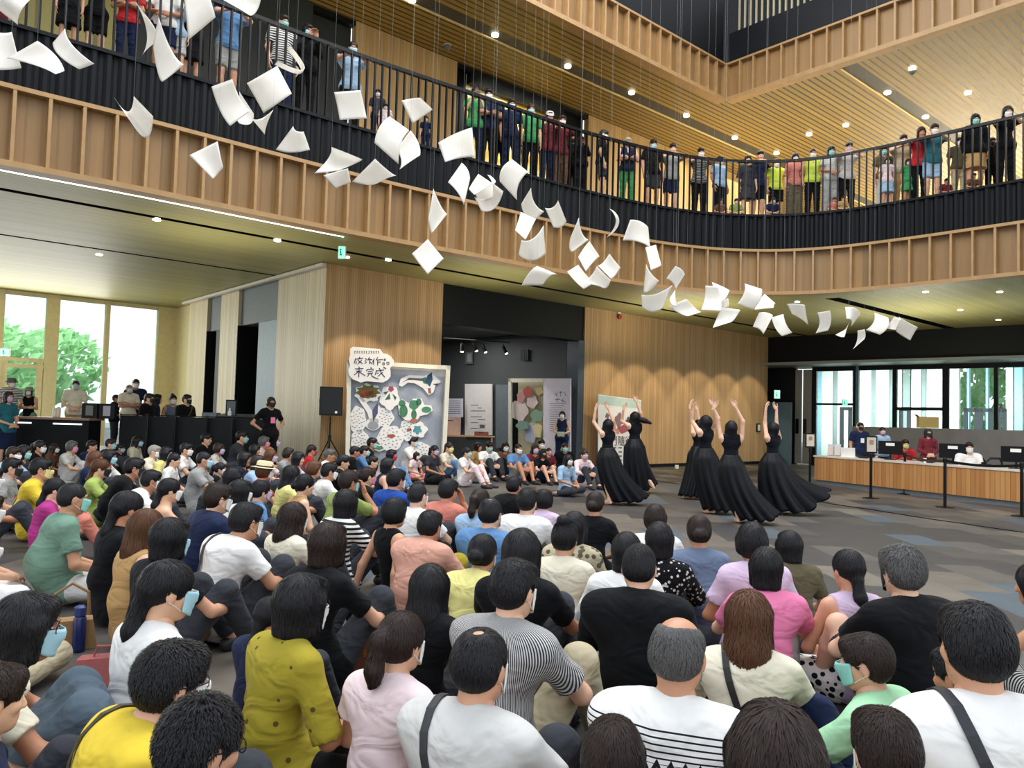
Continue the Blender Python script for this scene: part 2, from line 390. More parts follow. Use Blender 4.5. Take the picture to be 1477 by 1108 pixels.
for i, ((a, b_), (c, d)) in enumerate(zip(cuts, cuts[1:])):
    w = c-b_; cxr = (c+b_)/2
    root = MB(); root.box(bf(cxr, LW, ZC-.06), (w, .14, .12), MBF); root.box(bf(cxr, LW, .1), (w, .14, .2), MBF)
    if i <= 1: root.box(bf(cxr, LW, 2.95), (w, .16, .12), MBF)
    if i == 1:
        for q in (b_+.08, c-.1): root.box(bf(q, LW, 1.5), (.16, .14, 2.9), MBF)
        root.box(bf((b_+c)/2, LW, 2.75), (w, .12, .12), MBF)
    fo = root.build('window_%d' % (i+1), M_frame, kind='structure')
    MB().box(bf(cxr, LW+.0, ZC/2), (w, .015, ZC-.2), MBF).build('pane', M_glass, fo)
# end return of the window bay
bwall(rp_(262)-.05, LW-2.2, rp_(262)-.05, LW, 0, ZC, -.2, 'trim_26', M_frame)
# fine lit edge under the fascia at the left
m = MB(); sweep(m, [f for f in FR if f[0].x < -3.2], [(.30, ZC-.03), (.30, ZC), (.34, ZC), (.34, ZC-.03)])
m.build('trim_27', plain('lit_cove', '#ffffff', .5, emit='#fffdf6', estr=3.0, noise=0), kind='structure')

# ---- right side: recess, sliding panels, header and glass front
A = bf(19.66, 0); HB = atz(1477, 468, ZC); HB = Vector((HB.x, HB.y, 0)); hd = (HB-A); hdn = hd.normalized(); HB2 = A+hdn*(hd.length+4)
hn = Vector((-hdn.y, hdn.x, 0))   # away from the room
if hn.y < 0: hn = -hn
def gw(name, a, b_, z0, z1, th, mat, off=0.0):
    m = MB(); p = A+hdn*a+hn*off; q = A+hdn*b_+hn*off; m.wallbox(p[:2], q[:2], z0, z1, th if (hn.x*-hdn.y+hn.y*hdn.x) > 0 else -th); return m.build(name, mat, kind='structure')
gw('trim_30', 0, hd.length+4, 4.04, ZC, .3, M_black)
GOFF = 1.3
def along(px, off=GOFF, z=3.8, py=None):
    """distance along the glass line where pixel column px meets it"""
    d = ray(px, 560); o = A+hn*off; dd = Vector((d[0], d[1], 0)); # intersect ray (from camera, ground plane) with the line o + t*hdn
    det = dd.x*(-hdn.y)+dd.y*hdn.x; t = (dd.x*o.y-dd.y*o.x)/det if abs(det) > 1e-9 else 0
    return t
def _al(px, off=GOFF):
    d = ray(px, 575); o = A+hn*off
    # o + t*hdn = s*(dx,dy)
    a11, a12, b1 = hdn.x, -d[0], -o.x; a21, a22, b2 = hdn.y, -d[1], -o.y
    det = a11*a22-a12*a21; return (b1*a22-a12*b2)/det
m = MB(); p = A+hn*.9+hdn*(hd.length/2+2)
m.box((p.x, p.y, 4.0), (hd.length+9, 2.6, .1), Matrix(((hdn.x, hn.x, 0), (hdn.y, hn.y, 0), (0, 0, 1)))); m.build('trim_31', plain('lobby_soffit', '#8b938f', .5), kind='structure')
MG = Matrix(((hdn.x, hn.x, 0), (hdn.y, hn.y, 0), (0, 0, 1)))
def gbox(m, t0, t1, z0, z1, off=GOFF, th=.12, mi=0):
    p = A+hdn*((t0+t1)/2)+hn*off; return m.box((p.x, p.y, (z0+z1)/2), (abs(t1-t0), th, z1-z0), MG, mi)
m = MB(); gbox(m, -1.5, _al(1149), 0, 4.0, GOFF, .2); m.build('wall_black_recess', M_black, kind='structure')
m = MB(); gbox(m, _al(1108, .6)-.2, _al(1108, .6)+1.0, 0.0, 2.5, .6, .04); m.build('door_3', plain('blue_grey_glass_door', '#54707d', .3), kind='structure')
for i, (x0, x1) in enumerate(((1149, 1158), (1160, 1172))):
    m = MB(); gbox(m, _al(x0), _al(x1), 0.05, 3.85, GOFF-.1, .08); d_ = m.build('door_%d' % (4+i), plain('grey_timber_door', '#8b8a80', .5), kind='structure')
    h_ = MB(); gbox(h_, _al(x0)+.05, _al(x0)+.16, 1.25, 1.85, GOFF-.17, .05); h_.build('door_handle', M_metal, d_)
mul = [(1172, 1178, 'k'), (1231, 1235, 'k'), (1235, 1239, 'b'), (1288, 1294, 'k'), (1360, 1369, 'k'), (1434, 1440, 'k'), (1520, 1528, 'k')]
for i, (x0, x1, k) in enumerate(mul):
    m = MB(); gbox(m, _al(x0), _al(x1), 0, 3.95, GOFF, .16); m.build('trim_%d' % (40+i), {'k': M_black, 'b': plain('steel_frame', '#5f7f92', .3)}[k], kind='structure')
wi = 5
for x0, x1 in ((1178, 1231), (1239, 1288), (1294, 1360), (1369, 1434), (1440, 1520)):
    m = MB(); gbox(m, _al(x0), _al(x1), 3.78, 3.95, GOFF, .1); gbox(m, _al(x0), _al(x1), 0, .12, GOFF, .1)
    if x0 == 1294: gbox(m, _al(x0), _al(x1), 2.25, 2.37, GOFF, .14)
    if x0 == 1178: gbox(m, _al(x0), _al(x1), 2.42, 2.5, GOFF, .1)
    o = m.build('window_%d' % wi, M_black, kind='structure'); wi += 1
    p = MB(); gbox(p, _al(x0), _al(x1), .12, 3.78, GOFF, .012); p.build('pane', M_glass, o)
# vestibule fins beyond the glass: pale piers, greenery shows between the right-hand ones
OV = 4.2
M_pier = plain('pale_pier', '#d9dccb', .6); M_pierg = plain('grey_pier', '#7d857f', .6)
fins = [(1181, 1187, 'b'), (1187, 1203, 'p'), (1204, 1210, 'g'), (1210, 1230, 'p'), (1240, 1258, 'p'), (1258, 1265, 'g'), (1265, 1284, 'p'), (1285, 1290, 'g'), (1296, 1302, 'p'), (1304, 1314, 'g'), (1316, 1330, 'p'), (1331, 1337, 'g'), (1338, 1360, 'p'), (1371, 1384, 'p'), (1396, 1399, 'b'), (1423, 1426, 'b'), (1452, 1462, 'p'), (1464, 1476, 'b'), (1478, 1500, 'p')]
for i, (x0, x1, k) in enumerate(fins):
    m = MB(); gbox(m, _al(x0, OV), _al(x1, OV), 0, 4.4, OV, .3); m.build('trim_%d' % (60+i), {'p': M_pier, 'g': M_pierg, 'b': plain('pale_blue_pier', '#8fb4c4', .5)}[k], kind='structure')
# inner door frames in the vestibule
for i, (x0, x1) in enumerate(((1212, 1229), (1297, 1314), (1390, 1412), (1412, 1432), (1437, 1452))):
    m = MB(); a, b_ = _al(x0, 3.0), _al(x1, 3.0); w = .14
    gbox(m, a, a+w, 0, 2.4, 3.0, .1); gbox(m, b_-w, b_, 0, 2.4, 3.0, .1); gbox(m, a, b_, 2.26, 2.4, 3.0, .1)
    m.build('door_%d' % (6+i), M_black, kind='structure')
# low grey wall behind the reception desk
D0 = atz(1191, 700, 0); D1 = atz(1472, 733, 0); DDIR = (D1-D0).normalized(); DN = Vector((-DDIR.y, DDIR.x, 0))
if DN.x < 0: DN = -DN
MD = Matrix(((DDIR.x, DN.x, 0), (DDIR.y, DN.y, 0), (0, 0, 1)))
def dk(t, n, z=0): return D0+DDIR*t+DN*n+Vector((0, 0, z))
m = MB(); p = dk(3.2, 3.6); m.box((p.x, p.y, .79), (11.4, .15, 1.58), MD); m.build('wall_reception', plain('grey_partition', '#77746f', .7, noise=.08, scale=3), kind='structure')

# ---- upper storey: back wall, art panel, ceiling, third-storey fascia
bw_l = tobf(atz(514, 30, Z2))[1]
def rb(px, py): return tobf(atz(px, py, Z2))[0]
segs = [(-16, rb(452, 5), 'dark'), (rb(452, 5), rb(514, 30), 'dark'), (rb(514, 30), rb(658, 90), 'wood'), (rb(658, 90), rb(681, 97), 'black'), (rb(681, 97), rb(818, 150), 'art'), (rb(818, 150), rb(851, 165), 'black'), (rb(851, 165), rb(1118, 268), 'wood')]
M_up = wood('timber_upper', '#b5905a', '#cfae74', groove=.1, gdark=.8)
M_art, nt, b = newmat('yellow_wall_picture'); g = N(nt, 'ShaderNodeNewGeometry'); mp = N(nt, 'ShaderNodeMapping'); mp.inputs['Scale'].default_value = (.35, .35, 1.3); nt.links.new(g.outputs['Position'], mp.inputs['Vector']); nz = N(nt, 'ShaderNodeTexNoise'); nz.inputs['Scale'].default_value = 1.6; nz.inputs['Detail'].default_value = 5; nt.links.new(mp.outputs['Vector'], nz.inputs['Vector'])
r_ = ramp(nt, [(.3, '#a8842c'), (.45, '#dcb747'), (.58, '#e8dca6'), (.72, '#cfc79a')]); nt.links.new(nz.outputs['Fac'], r_.inputs['Fac']); nt.links.new(r_.outputs['Color'], b.inputs['Base Color'])
M_updark = plain('upper_dark_wall', '#2b2f2c', .7)
M_yel = wood('olive_yellow_panel', '#8d8345', '#a3984f', groove=.5, gdark=.5)
for i, (a, b_, k) in enumerate(segs):
    if i == 0:
        bwall(a, bw_l, rb(180, -100), bw_l, ZF, Z2+.3, .2, 'wall_upper_yellow', M_yel); bwall(rb(180, -100), bw_l, b_, bw_l, ZF, Z2+.3, .2, 'wall_upper', M_updark); continue
    mt = {'dark': M_updark, 'wood': M_up, 'black': M_black, 'art': M_art}[k]; off = .0 if k == 'wood' else .25
    bwall(a, bw_l+off, b_, bw_l+off, ZF, Z2+(.0 if k == 'wood' else .3), .2, 'wall_upper.%03d' % i, mt)
bwall(-16, bw_l+.02, rb(1118, 268), bw_l+.02, Z2-.12, Z2+.3, .2, 'trim_100', M_black)
bwall(rb(681, 97), bw_l+.01, rb(818, 150), bw_l+.01, Z2-.42, Z2-.1, .2, 'trim_99', M_black)
def inside_up(p):
    """under the upper ceiling: everything outside the rectangular third-storey void"""
    q = tobf((p.x, p.y)); c = tobf(atz(1047, 145, Z2)); return not (q[0] < c[0] and q[1] < c[1])
C3 = tobf(atz(1047, 145, Z2))
U1 = lof(812, 88, Z2); U2 = lof(1290, 140, Z2)
USL = [(lof(819, 97, Z2), .42), (lof(1280, 132, Z2), .42)]
bm = bmesh.new()
def rect_strip(r0, r1, l0, l1):
    lim = bw_l+.3
    if l1 > lim and l0 < lim: rect_strip(r0, r1, l0, lim); l0 = lim
    if l0 >= lim: r0 = max(r0, rb(1118, 268)-.3)
    q = [bf(r0, l0, Z2), bf(r0, l1, Z2), bf(r1, l1, Z2), bf(r1, l0, Z2)]; bm.faces.new([bm.verts.new(v) for v in q])
for l0, l1_ in bands(-24, 30, USL):
    if l1_ <= C3[1]: rect_strip(C3[0], 46, l0, l1_)
    elif l0 < C3[1]:
        rect_strip(C3[0], 46, l0, C3[1]); rect_strip(-18, 46, C3[1], l1_)
    else: rect_strip(-18, 46, l0, l1_)
me = bpy.data.meshes.new('ceiling_upper'); bm.to_mesh(me); bm.free(); me.materials.append(M_gold)
o = bpy.data.objects.new('ceiling_upper', me); COL.objects.link(o); o['kind'] = 'structure'
m = MB()
for c, w in USL:
    r0 = -18 if c > C3[1] else C3[0]+.35; m.box(bf((r0+46)/2, c, Z2+.205), (46-r0, w+.04, .4), MBF)
m.build('trim_101', plain('trough_grey', '#3c3c38', .6), kind='structure')
m = MB()
for c, w in USL:
    r0 = -18 if c > C3[1] else C3[0]+.35; m.box(bf((r0+46)/2, c+w/2+.02, Z2-.0), (46-r0, .05, .05), MBF)
m.build('trim_102', plain('pale_slot_lip', '#e3cf93', .5), kind='structure')
# third-storey fascia: two straight runs meeting at the corner
Z3 = 12.45
m = MB()
def straight_fascia(m, p, d, n, L):
    """p start (2D), d direction, n away from the void"""
    def at(t, o, z): q = p+d*t+n*o; return (q.x, q.y, z)
    def slab(o0, o1, z0, z1, mi): m.hexa([at(0, o0, z0), at(L, o0, z0), at(L, o1, z0), at(0, o1, z0), at(0, o0, z1), at(L, o0, z1), at(L, o1, z1), at(0, o1, z1)], mi)
    slab(.16, .3, Z2, Z3, 0); slab(0, .3, Z2-.03, Z2+.09, 1); slab(0, .3, Z3-.06, Z3, 1)
    for k in range(int(L/.45)+1):
        q = p+d*(k*.45)+n*.09; M = Matrix(((d.x, n.x, 0), (d.y, n.y, 0), (0, 0, 1))); m.box((q.x, q.y, (Z2+Z3)/2), (.05, .17, Z3-Z2), M, 1)
cc = bf(C3[0], C3[1]); c2 = Vector((cc.x, cc.y)); rd2 = Vector((RD.x, RD.y)); ld2 = Vector((LD.x, LD.y))
straight_fascia(m, c2, -rd2, ld2, 16)
straight_fascia(m, c2, -ld2, rd2, 18)
m.build('trim_103', [W_fas, W_fin], kind='structure')
m = MB()
m.wallbox(c2+ld2*.12, c2+ld2*.12-rd2*16, Z3, Z3+2.6, -.15); m.wallbox(c2+rd2*.12, c2+rd2*.12-ld2*18, Z3, Z3+.95, .15)
m.wallbox(c2+rd2*3.0+ld2*3, c2+rd2*3.0-ld2*18, Z3, Z3+4, .15)
m.build('trim_104', M_black, kind='structure')
m = MB()
for k in range(90):
    q = c2+rd2*.2-ld2*(.3+k*.19); m.box((q.x, q.y, Z3+1.5), (.045, .045, 1.2), MBF)
m.build('trim_105', plain('pale_baluster', '#b7a98a', .5), kind='structure')
# far upper right hall end: pale louvre wall and a timber wall
bwall(rb(1118, 268)-.2, bw_l, rb(1118, 268)+3, bw_l+6, ZF, Z2, .2, 'wall_upper_end', M_up)
pe = bf(30, 14); 
m = MB(); m.wallbox(bf(27, 22)[:2], bf(27, -8)[:2], ZF, Z2, .2); m.build('wall_upper_far', wood('louvre_pale', '#d8d2bd', '#efe9d6', groove=.3, dirv=(0, 0, 1), gdark=.45, vertical=False), kind='structure')
# ============================================================ PEOPLE: implicit surfaces -> one continuous mesh
class SDF:
    """smooth union of round cones and ellipsoids, sampled on a grid and meshed with surface nets"""
    def __init__(s): s.p = []; s.subs = []
    def rc(s, a, b, ra, rb=None, k=.03, flat=None, cap=None):
        """round cone a->b; flat=(axis, factor) squeezes it along axis; cap=True ends it squarely at b"""
        s.p.append(('rc', np.array(a, float), np.array(b, float), ra, ra if rb is None else rb, k, flat, cap)); return s
    def el(s, c, r, k=.02, R=None):
        s.p.append(('el', np.array(c, float), np.array(r, float), 0, 0, k, R, None)); return s
    def sub(s, kind, *a): s.subs.append((kind, a)); return s
    @staticmethod
    def _d(pr, P):
        t, a, b, ra, rb, k, fl, cap = pr
        if t == 'el':
            q = P-a
            if fl is not None: q = q@np.array(fl)
            n = np.linalg.norm(q/b, axis=-1); g = np.linalg.norm(q/(b*b), axis=-1); return n*(n-1)/np.maximum(g, 1e-6)
        q = P; A = a; B = b
        if fl is not None:
            ax, f = fl; ax = np.array(ax, float); ax /= np.linalg.norm(ax)
            M = np.eye(3)+(f-1)*np.outer(ax, ax); q = (P-a)@M.T; A = np.zeros(3); B = M@(b-a)
        ab = B-A; L = ab@ab; qa = q-A; h = np.clip((qa@ab)/max(L, 1e-9), 0, 1)
        d = np.linalg.norm(qa-h[..., None]*ab, axis=-1)-(ra+(rb-ra)*h)
        if cap:
            u = (b-a)/np.linalg.norm(b-a); d = np.maximum(d, (P-b)@u)
        return d
    def bounds(s):
        lo = np.full(3, 9.); hi = -lo
        for t, a, b, ra, rb, k, fl, cap in s.p:
            if t == 'el': r = max(b); lo = np.minimum(lo, a-r); hi = np.maximum(hi, a+r)
            else: lo = np.minimum(lo, np.minimum(a-ra, b-rb)); hi = np.maximum(hi, np.maximum(a+ra, b+rb))
        return lo, hi
    def eval(s, P):
        f = None
        for pr in s.p:
            d = SDF._d(pr, P)
            if f is None: f = d
            else:
                k = pr[5]; h = np.maximum(k-np.abs(f-d), 0)/k; f = np.minimum(f, d)-h*h*k*.25
        return s._subs(f, P)
    def _subs(s, f, P):
        for kind, a in s.subs:
            if kind == 'plane': f = np.maximum(f, (P-np.array(a[0]))@np.array(a[1]))      # removes the side the normal points to
            else:
                pr = a[0]; k = a[1]; d = -SDF._d(pr, P); h = np.maximum(k-np.abs(f-d), 0)/k; f = np.maximum(f, d)+h*h*k*.25
        return f
    def mesh(s, vox):
        lo, hi = s.bounds(); lo = lo-vox*2.5; hi = hi+vox*2.5
        n = np.ceil((hi-lo)/vox).astype(int)+1
        ax = [lo[i]+np.arange(n[i])*vox for i in range(3)]
        f = np.full(n, .5, np.float32)
        for pr in s.p:
            t, a, b, ra, rb, k, fl, cap = pr
            if t == 'el': r = max(b); l, h = a-r, a+r
            else: l, h = np.minimum(a-ra, b-rb), np.maximum(a+ra, b+rb)
            m = k+vox*2; i0 = np.maximum(((l-m-lo)/vox).astype(int), 0); i1 = np.minimum(((h+m-lo)/vox).astype(int)+2, n)
            if (i1 <= i0).any(): continue
            P = np.stack(np.meshgrid(*[ax[i][i0[i]:i1[i]] for i in range(3)], indexing='ij'), -1)
            d = SDF._d(pr, P).astype(np.float32); sl = tuple(slice(i0[i], i1[i]) for i in range(3)); g = f[sl]
            hh = np.maximum(k-np.abs(g-d), 0)/k; f[sl] = np.minimum(g, d)-hh*hh*k*.25
        if s.subs:
            P = np.stack(np.meshgrid(*ax, indexing='ij'), -1); f = s._subs(f, P).astype(np.float32)
        return surfnets(f, lo, vox)
def surfnets(f, lo, vox):
    f = np.pad(f, 1, constant_values=.5); lo = lo-vox
    s = f < 0; nx, ny, nz = f.shape
    c = [(i, j, k) for i in (0, 1) for j in (0, 1) for k in (0, 1)]
    def sh(a, i, j, k): return a[i:nx-1+i, j:ny-1+j, k:nz-1+k]
    cnt = sum(sh(s, *q).astype(np.int8) for q in c); act = (cnt > 0) & (cnt < 8)
    I = np.argwhere(act); 
    if len(I) == 0: return np.zeros((0, 3)), np.zeros((0, 4), int)
    acc = np.zeros((len(I), 3)); num = np.zeros(len(I))
    val = {q: f[I[:, 0]+q[0], I[:, 1]+q[1], I[:, 2]+q[2]] for q in c}
    for q in c:
        for a in range(3):
            if q[a] == 0:
                r = list(q); r[a] = 1; r = tuple(r); v0, v1 = val[q], val[r]; m = (v0 < 0) != (v1 < 0)
                t = np.where(m, v0/np.where(m, v0-v1, 1), 0); p = np.tile(np.array(q, float), (len(I), 1)); p[:, a] = t
                acc += p*m[:, None]; num += m
    V = lo+(I+acc/num[:, None])*vox
    idx = np.full(act.shape, -1, int); idx[tuple(I.T)] = np.arange(len(I)); Q = []
    for a in range(3):
        s0 = [slice(1, -1)]*3; s0[a] = slice(0, -1); s1 = list(s0); s1[a] = slice(1, None)
        A = s[tuple(s0)]; B = s[tuple(s1)]; E = np.argwhere(A != B)
        if len(E) == 0: continue
        off = np.array([1, 1, 1]); off[a] = 0; E = E+off; b_, c_ = [(1, 2), (2, 0), (0, 1)][a]
        def at(db, dc): e = E.copy(); e[:, b_] -= db; e[:, c_] -= dc; return idx[tuple(e.T)]
        q = np.stack([at(1, 1), at(0, 1), at(0, 0), at(1, 0)], 1); flip = ~s[tuple(E.T)]; q[flip] = q[flip][:, ::-1]; Q.append(q)
    return V, np.concatenate(Q)
class Geo:
    """accumulates vertex / face arrays with a material index"""
    def __init__(s): s.v = []; s.f = []; s.m = []; s.n = 0
    def add(s, V, Fc, mi=0, M=None, t=None):
        V = np.asarray(V, float)
        if M is not None: V = V@np.array(M).T
        if t is not None: V = V+np.array(t)
        s.v.append(V); s.f.append((np.asarray(Fc)+s.n, mi)); s.n += len(V); return s
    def mesh(s, name, mats):
        me = bpy.data.meshes.new(name); V = np.concatenate(s.v); me.vertices.add(len(V)); me.vertices.foreach_set('co', V.ravel())
        tot = sum(f.size for f, _ in s.f); cnt = sum(len(f) for f, _ in s.f); me.loops.add(tot); me.polygons.add(cnt)
        me.loops.foreach_set('vertex_index', np.concatenate([f.ravel() for f, _ in s.f]))
        lens = np.concatenate([np.full(len(f), f.shape[1]) for f, _ in s.f]); st = np.concatenate([[0], np.cumsum(lens)[:-1]])
        me.polygons.foreach_set('loop_start', st.astype(np.int32)); me.polygons.foreach_set('material_index', np.concatenate([np.full(len(f), m) for f, m in s.f]).astype(np.int32))
        for m in mats: me.materials.append(m)
        me.update(calc_edges=True); me.shade_smooth(); return me
def rot_xyz(pitch=0, yaw=0, roll=0):
    return np.array(Matrix.Rotation(yaw, 3, 'Z')@Matrix.Rotation(pitch, 3, 'X')@Matrix.Rotation(roll, 3, 'Y'))
# ---------------- head (origin between the ears, faces +y)
def head_sdf(fine):
    s = SDF()
    s.el((0, -.014, .028), (.076, .094, .088), .02).el((0, .018, -.03), (.063, .074, .085), .03)
    s.rc((0, .045, -.088), (0, .062, -.082), .026, .024, .03)
    for x in (-1, 1):
        s.rc((x*.05, .0, -.05), (x*.02, .05, -.085), .02, .02, .03)
        s.el((x*.078, -.008, -.008), (.010, .022, .032), .008)
        s.el((x*.04, .062, -.02), (.022, .022, .02), .02)
        s.rc((x*.014, .088, .032), (x*.045, .076, .03), .009, .008, .014)
    s.rc((0, .086, .01), (0, .102, -.026), .009, .0135, .012)
    if fine:
        for x in (-1, 1): s.el((x*.012, .098, -.03), (.008, .009, .007), .006)
        s.rc((-.02, .083, -.053), (.02, .083, -.053), .0065, .0065, .006).rc((-.017, .083, -.063), (.017, .083, -.063), .007, .007, .006)
    for x in (-1, 1): s.sub('s', ('el', np.array((x*.031, .101, .012)), np.array((.019, .02, .013)), 0, 0, 0, None, None), .014)
    s.rc((0, -.02, -.06), (0, -.035, -.165), .052, .056, .03)
    return s
HEAD = {}
def head_geo(lod):
    if lod not in HEAD:
        V, Q = head_sdf(lod < 2).mesh((.0065, .009, .014)[lod]); parts = [(V, Q, 0)]
        def ball(c, r, n=8):
            vs = []; fs = []
            for i in range(n//2+1):
                for k in range(n):
                    th = math.pi*i/(n//2); ph = 2*math.pi*k/n; vs.append((c[0]+r*math.sin(th)*math.cos(ph), c[1]+r*math.cos(th), c[2]+r*math.sin(th)*math.sin(ph)))
            for i in range(n//2):
                for k in range(n): fs.append((i*n+k, i*n+(k+1) % n, (i+1)*n+(k+1) % n, (i+1)*n+k))
            return np.array(vs), np.array(fs)
        for x in (-1, 1):
            v, f = ball((x*.031, .073, .01), .0125, 10); v[:, 2] = .01+(v[:, 2]-.01)*.62; parts.append((v, f, 1))
            v, f = ball((x*.031, .0795, .01), .0068, 8); v[:, 2] = .01+(v[:, 2]-.01)*.95; parts.append((v, f, 2))
            e = MB(); e.tube([(x*.014, .092, .030), (x*.03, .092, .036), (x*.046, .080, .032)], [.0028, .0032, .002], 5); parts.append((np.array(e.v), e.f, 3))
        HEAD[lod] = parts
    return HEAD[lod]
def add_poly(g, V, fs, mi, M=None, t=None):
    q = [f for f in fs if len(f) == 4]; tr = [f for f in fs if len(f) == 3]; big = [f for f in fs if len(f) > 4]
    for f in big: tr += [(f[0], f[i], f[i+1]) for i in range(1, len(f)-1)]
    base = g.n; V = np.asarray(V, float)
    if M is not None: V = V@np.array(M).T
    if t is not None: V = V+np.array(t)
    g.v.append(V); g.n += len(V)
    if q: g.f.append((np.array(q)+base, mi))
    if tr: g.f.append((np.array(tr)+base, mi))
# ---------------- hands (origin wrist, fingers along +y, palm faces -z, thumb on +x side for the left hand)
def hand_geo(curl, vox):
    s = SDF(); s.rc((0, -.02, 0), (0, .02, 0), .022, .024, .02, ((0, 0, 1), 1.35))
    s.rc((-.018, .02, 0), (-.022, .078, 0), .017, .015, .02, ((0, 0, 1), 1.3)); s.rc((.016, .02, 0), (.018, .08, 0), .018, .015, .02, ((0, 0, 1), 1.3)); s.rc((0, .02, 0), (0, .082, 0), .019, .015, .02, ((0, 0, 1), 1.3))
    L = [(.026, .078, .040, .026, .020), (.0085, .084, .044, .029, .022), (-.0095, .081, .041, .027, .021), (-.026, .072, .032, .021, .018)]
    for i, (x, y, a, b, c) in enumerate(L):
        p = np.array((x, y, 0.)); th = curl*(.5+.05*i)
        for j, l in enumerate((a, b, c)):
            d = np.array((x*.9*(1-j*.3), math.cos(th), -math.sin(th))); d /= np.linalg.norm(d); q = p+d*l; r = .0088-.0008*j
            s.rc(p, q, r, r-.0006, .005); p = q; th += curl*(.75 if j == 0 else .5)
    s.rc((.02, .015, -.002), (.045, .045, -.014), .013, .011, .015).rc((.045, .045, -.014), (.054, .075, -.024), .010, .009, .006).rc((.054, .075, -.024), (.053, .098, -.030), .009, .0078, .005)
    return s.mesh(vox)
HANDS = {}
def hand(curl, lod):
    k = (curl, lod)
    if k not in HANDS: HANDS[k] = hand_geo(curl, (.0048, .0065, .009)[lod])
    return HANDS[k]
def place_hand(g, w, d, n, side, curl, lod, mi=0, sc=1.0):
    """w wrist, d finger direction, n back-of-hand normal, side +1 = right hand"""
    V, Q = hand(curl, lod); V = V*sc; d = np.array(d, float); d /= np.linalg.norm(d); n = np.array(n, float); n -= d*(n@d); n /= np.linalg.norm(n)
    x = np.cross(d, n); M = np.stack([x, d, n], 1)
    if side > 0: V = V*np.array((-1, 1, 1)); Q = Q[:, ::-1]
    g.add(V, Q, mi, M, w)
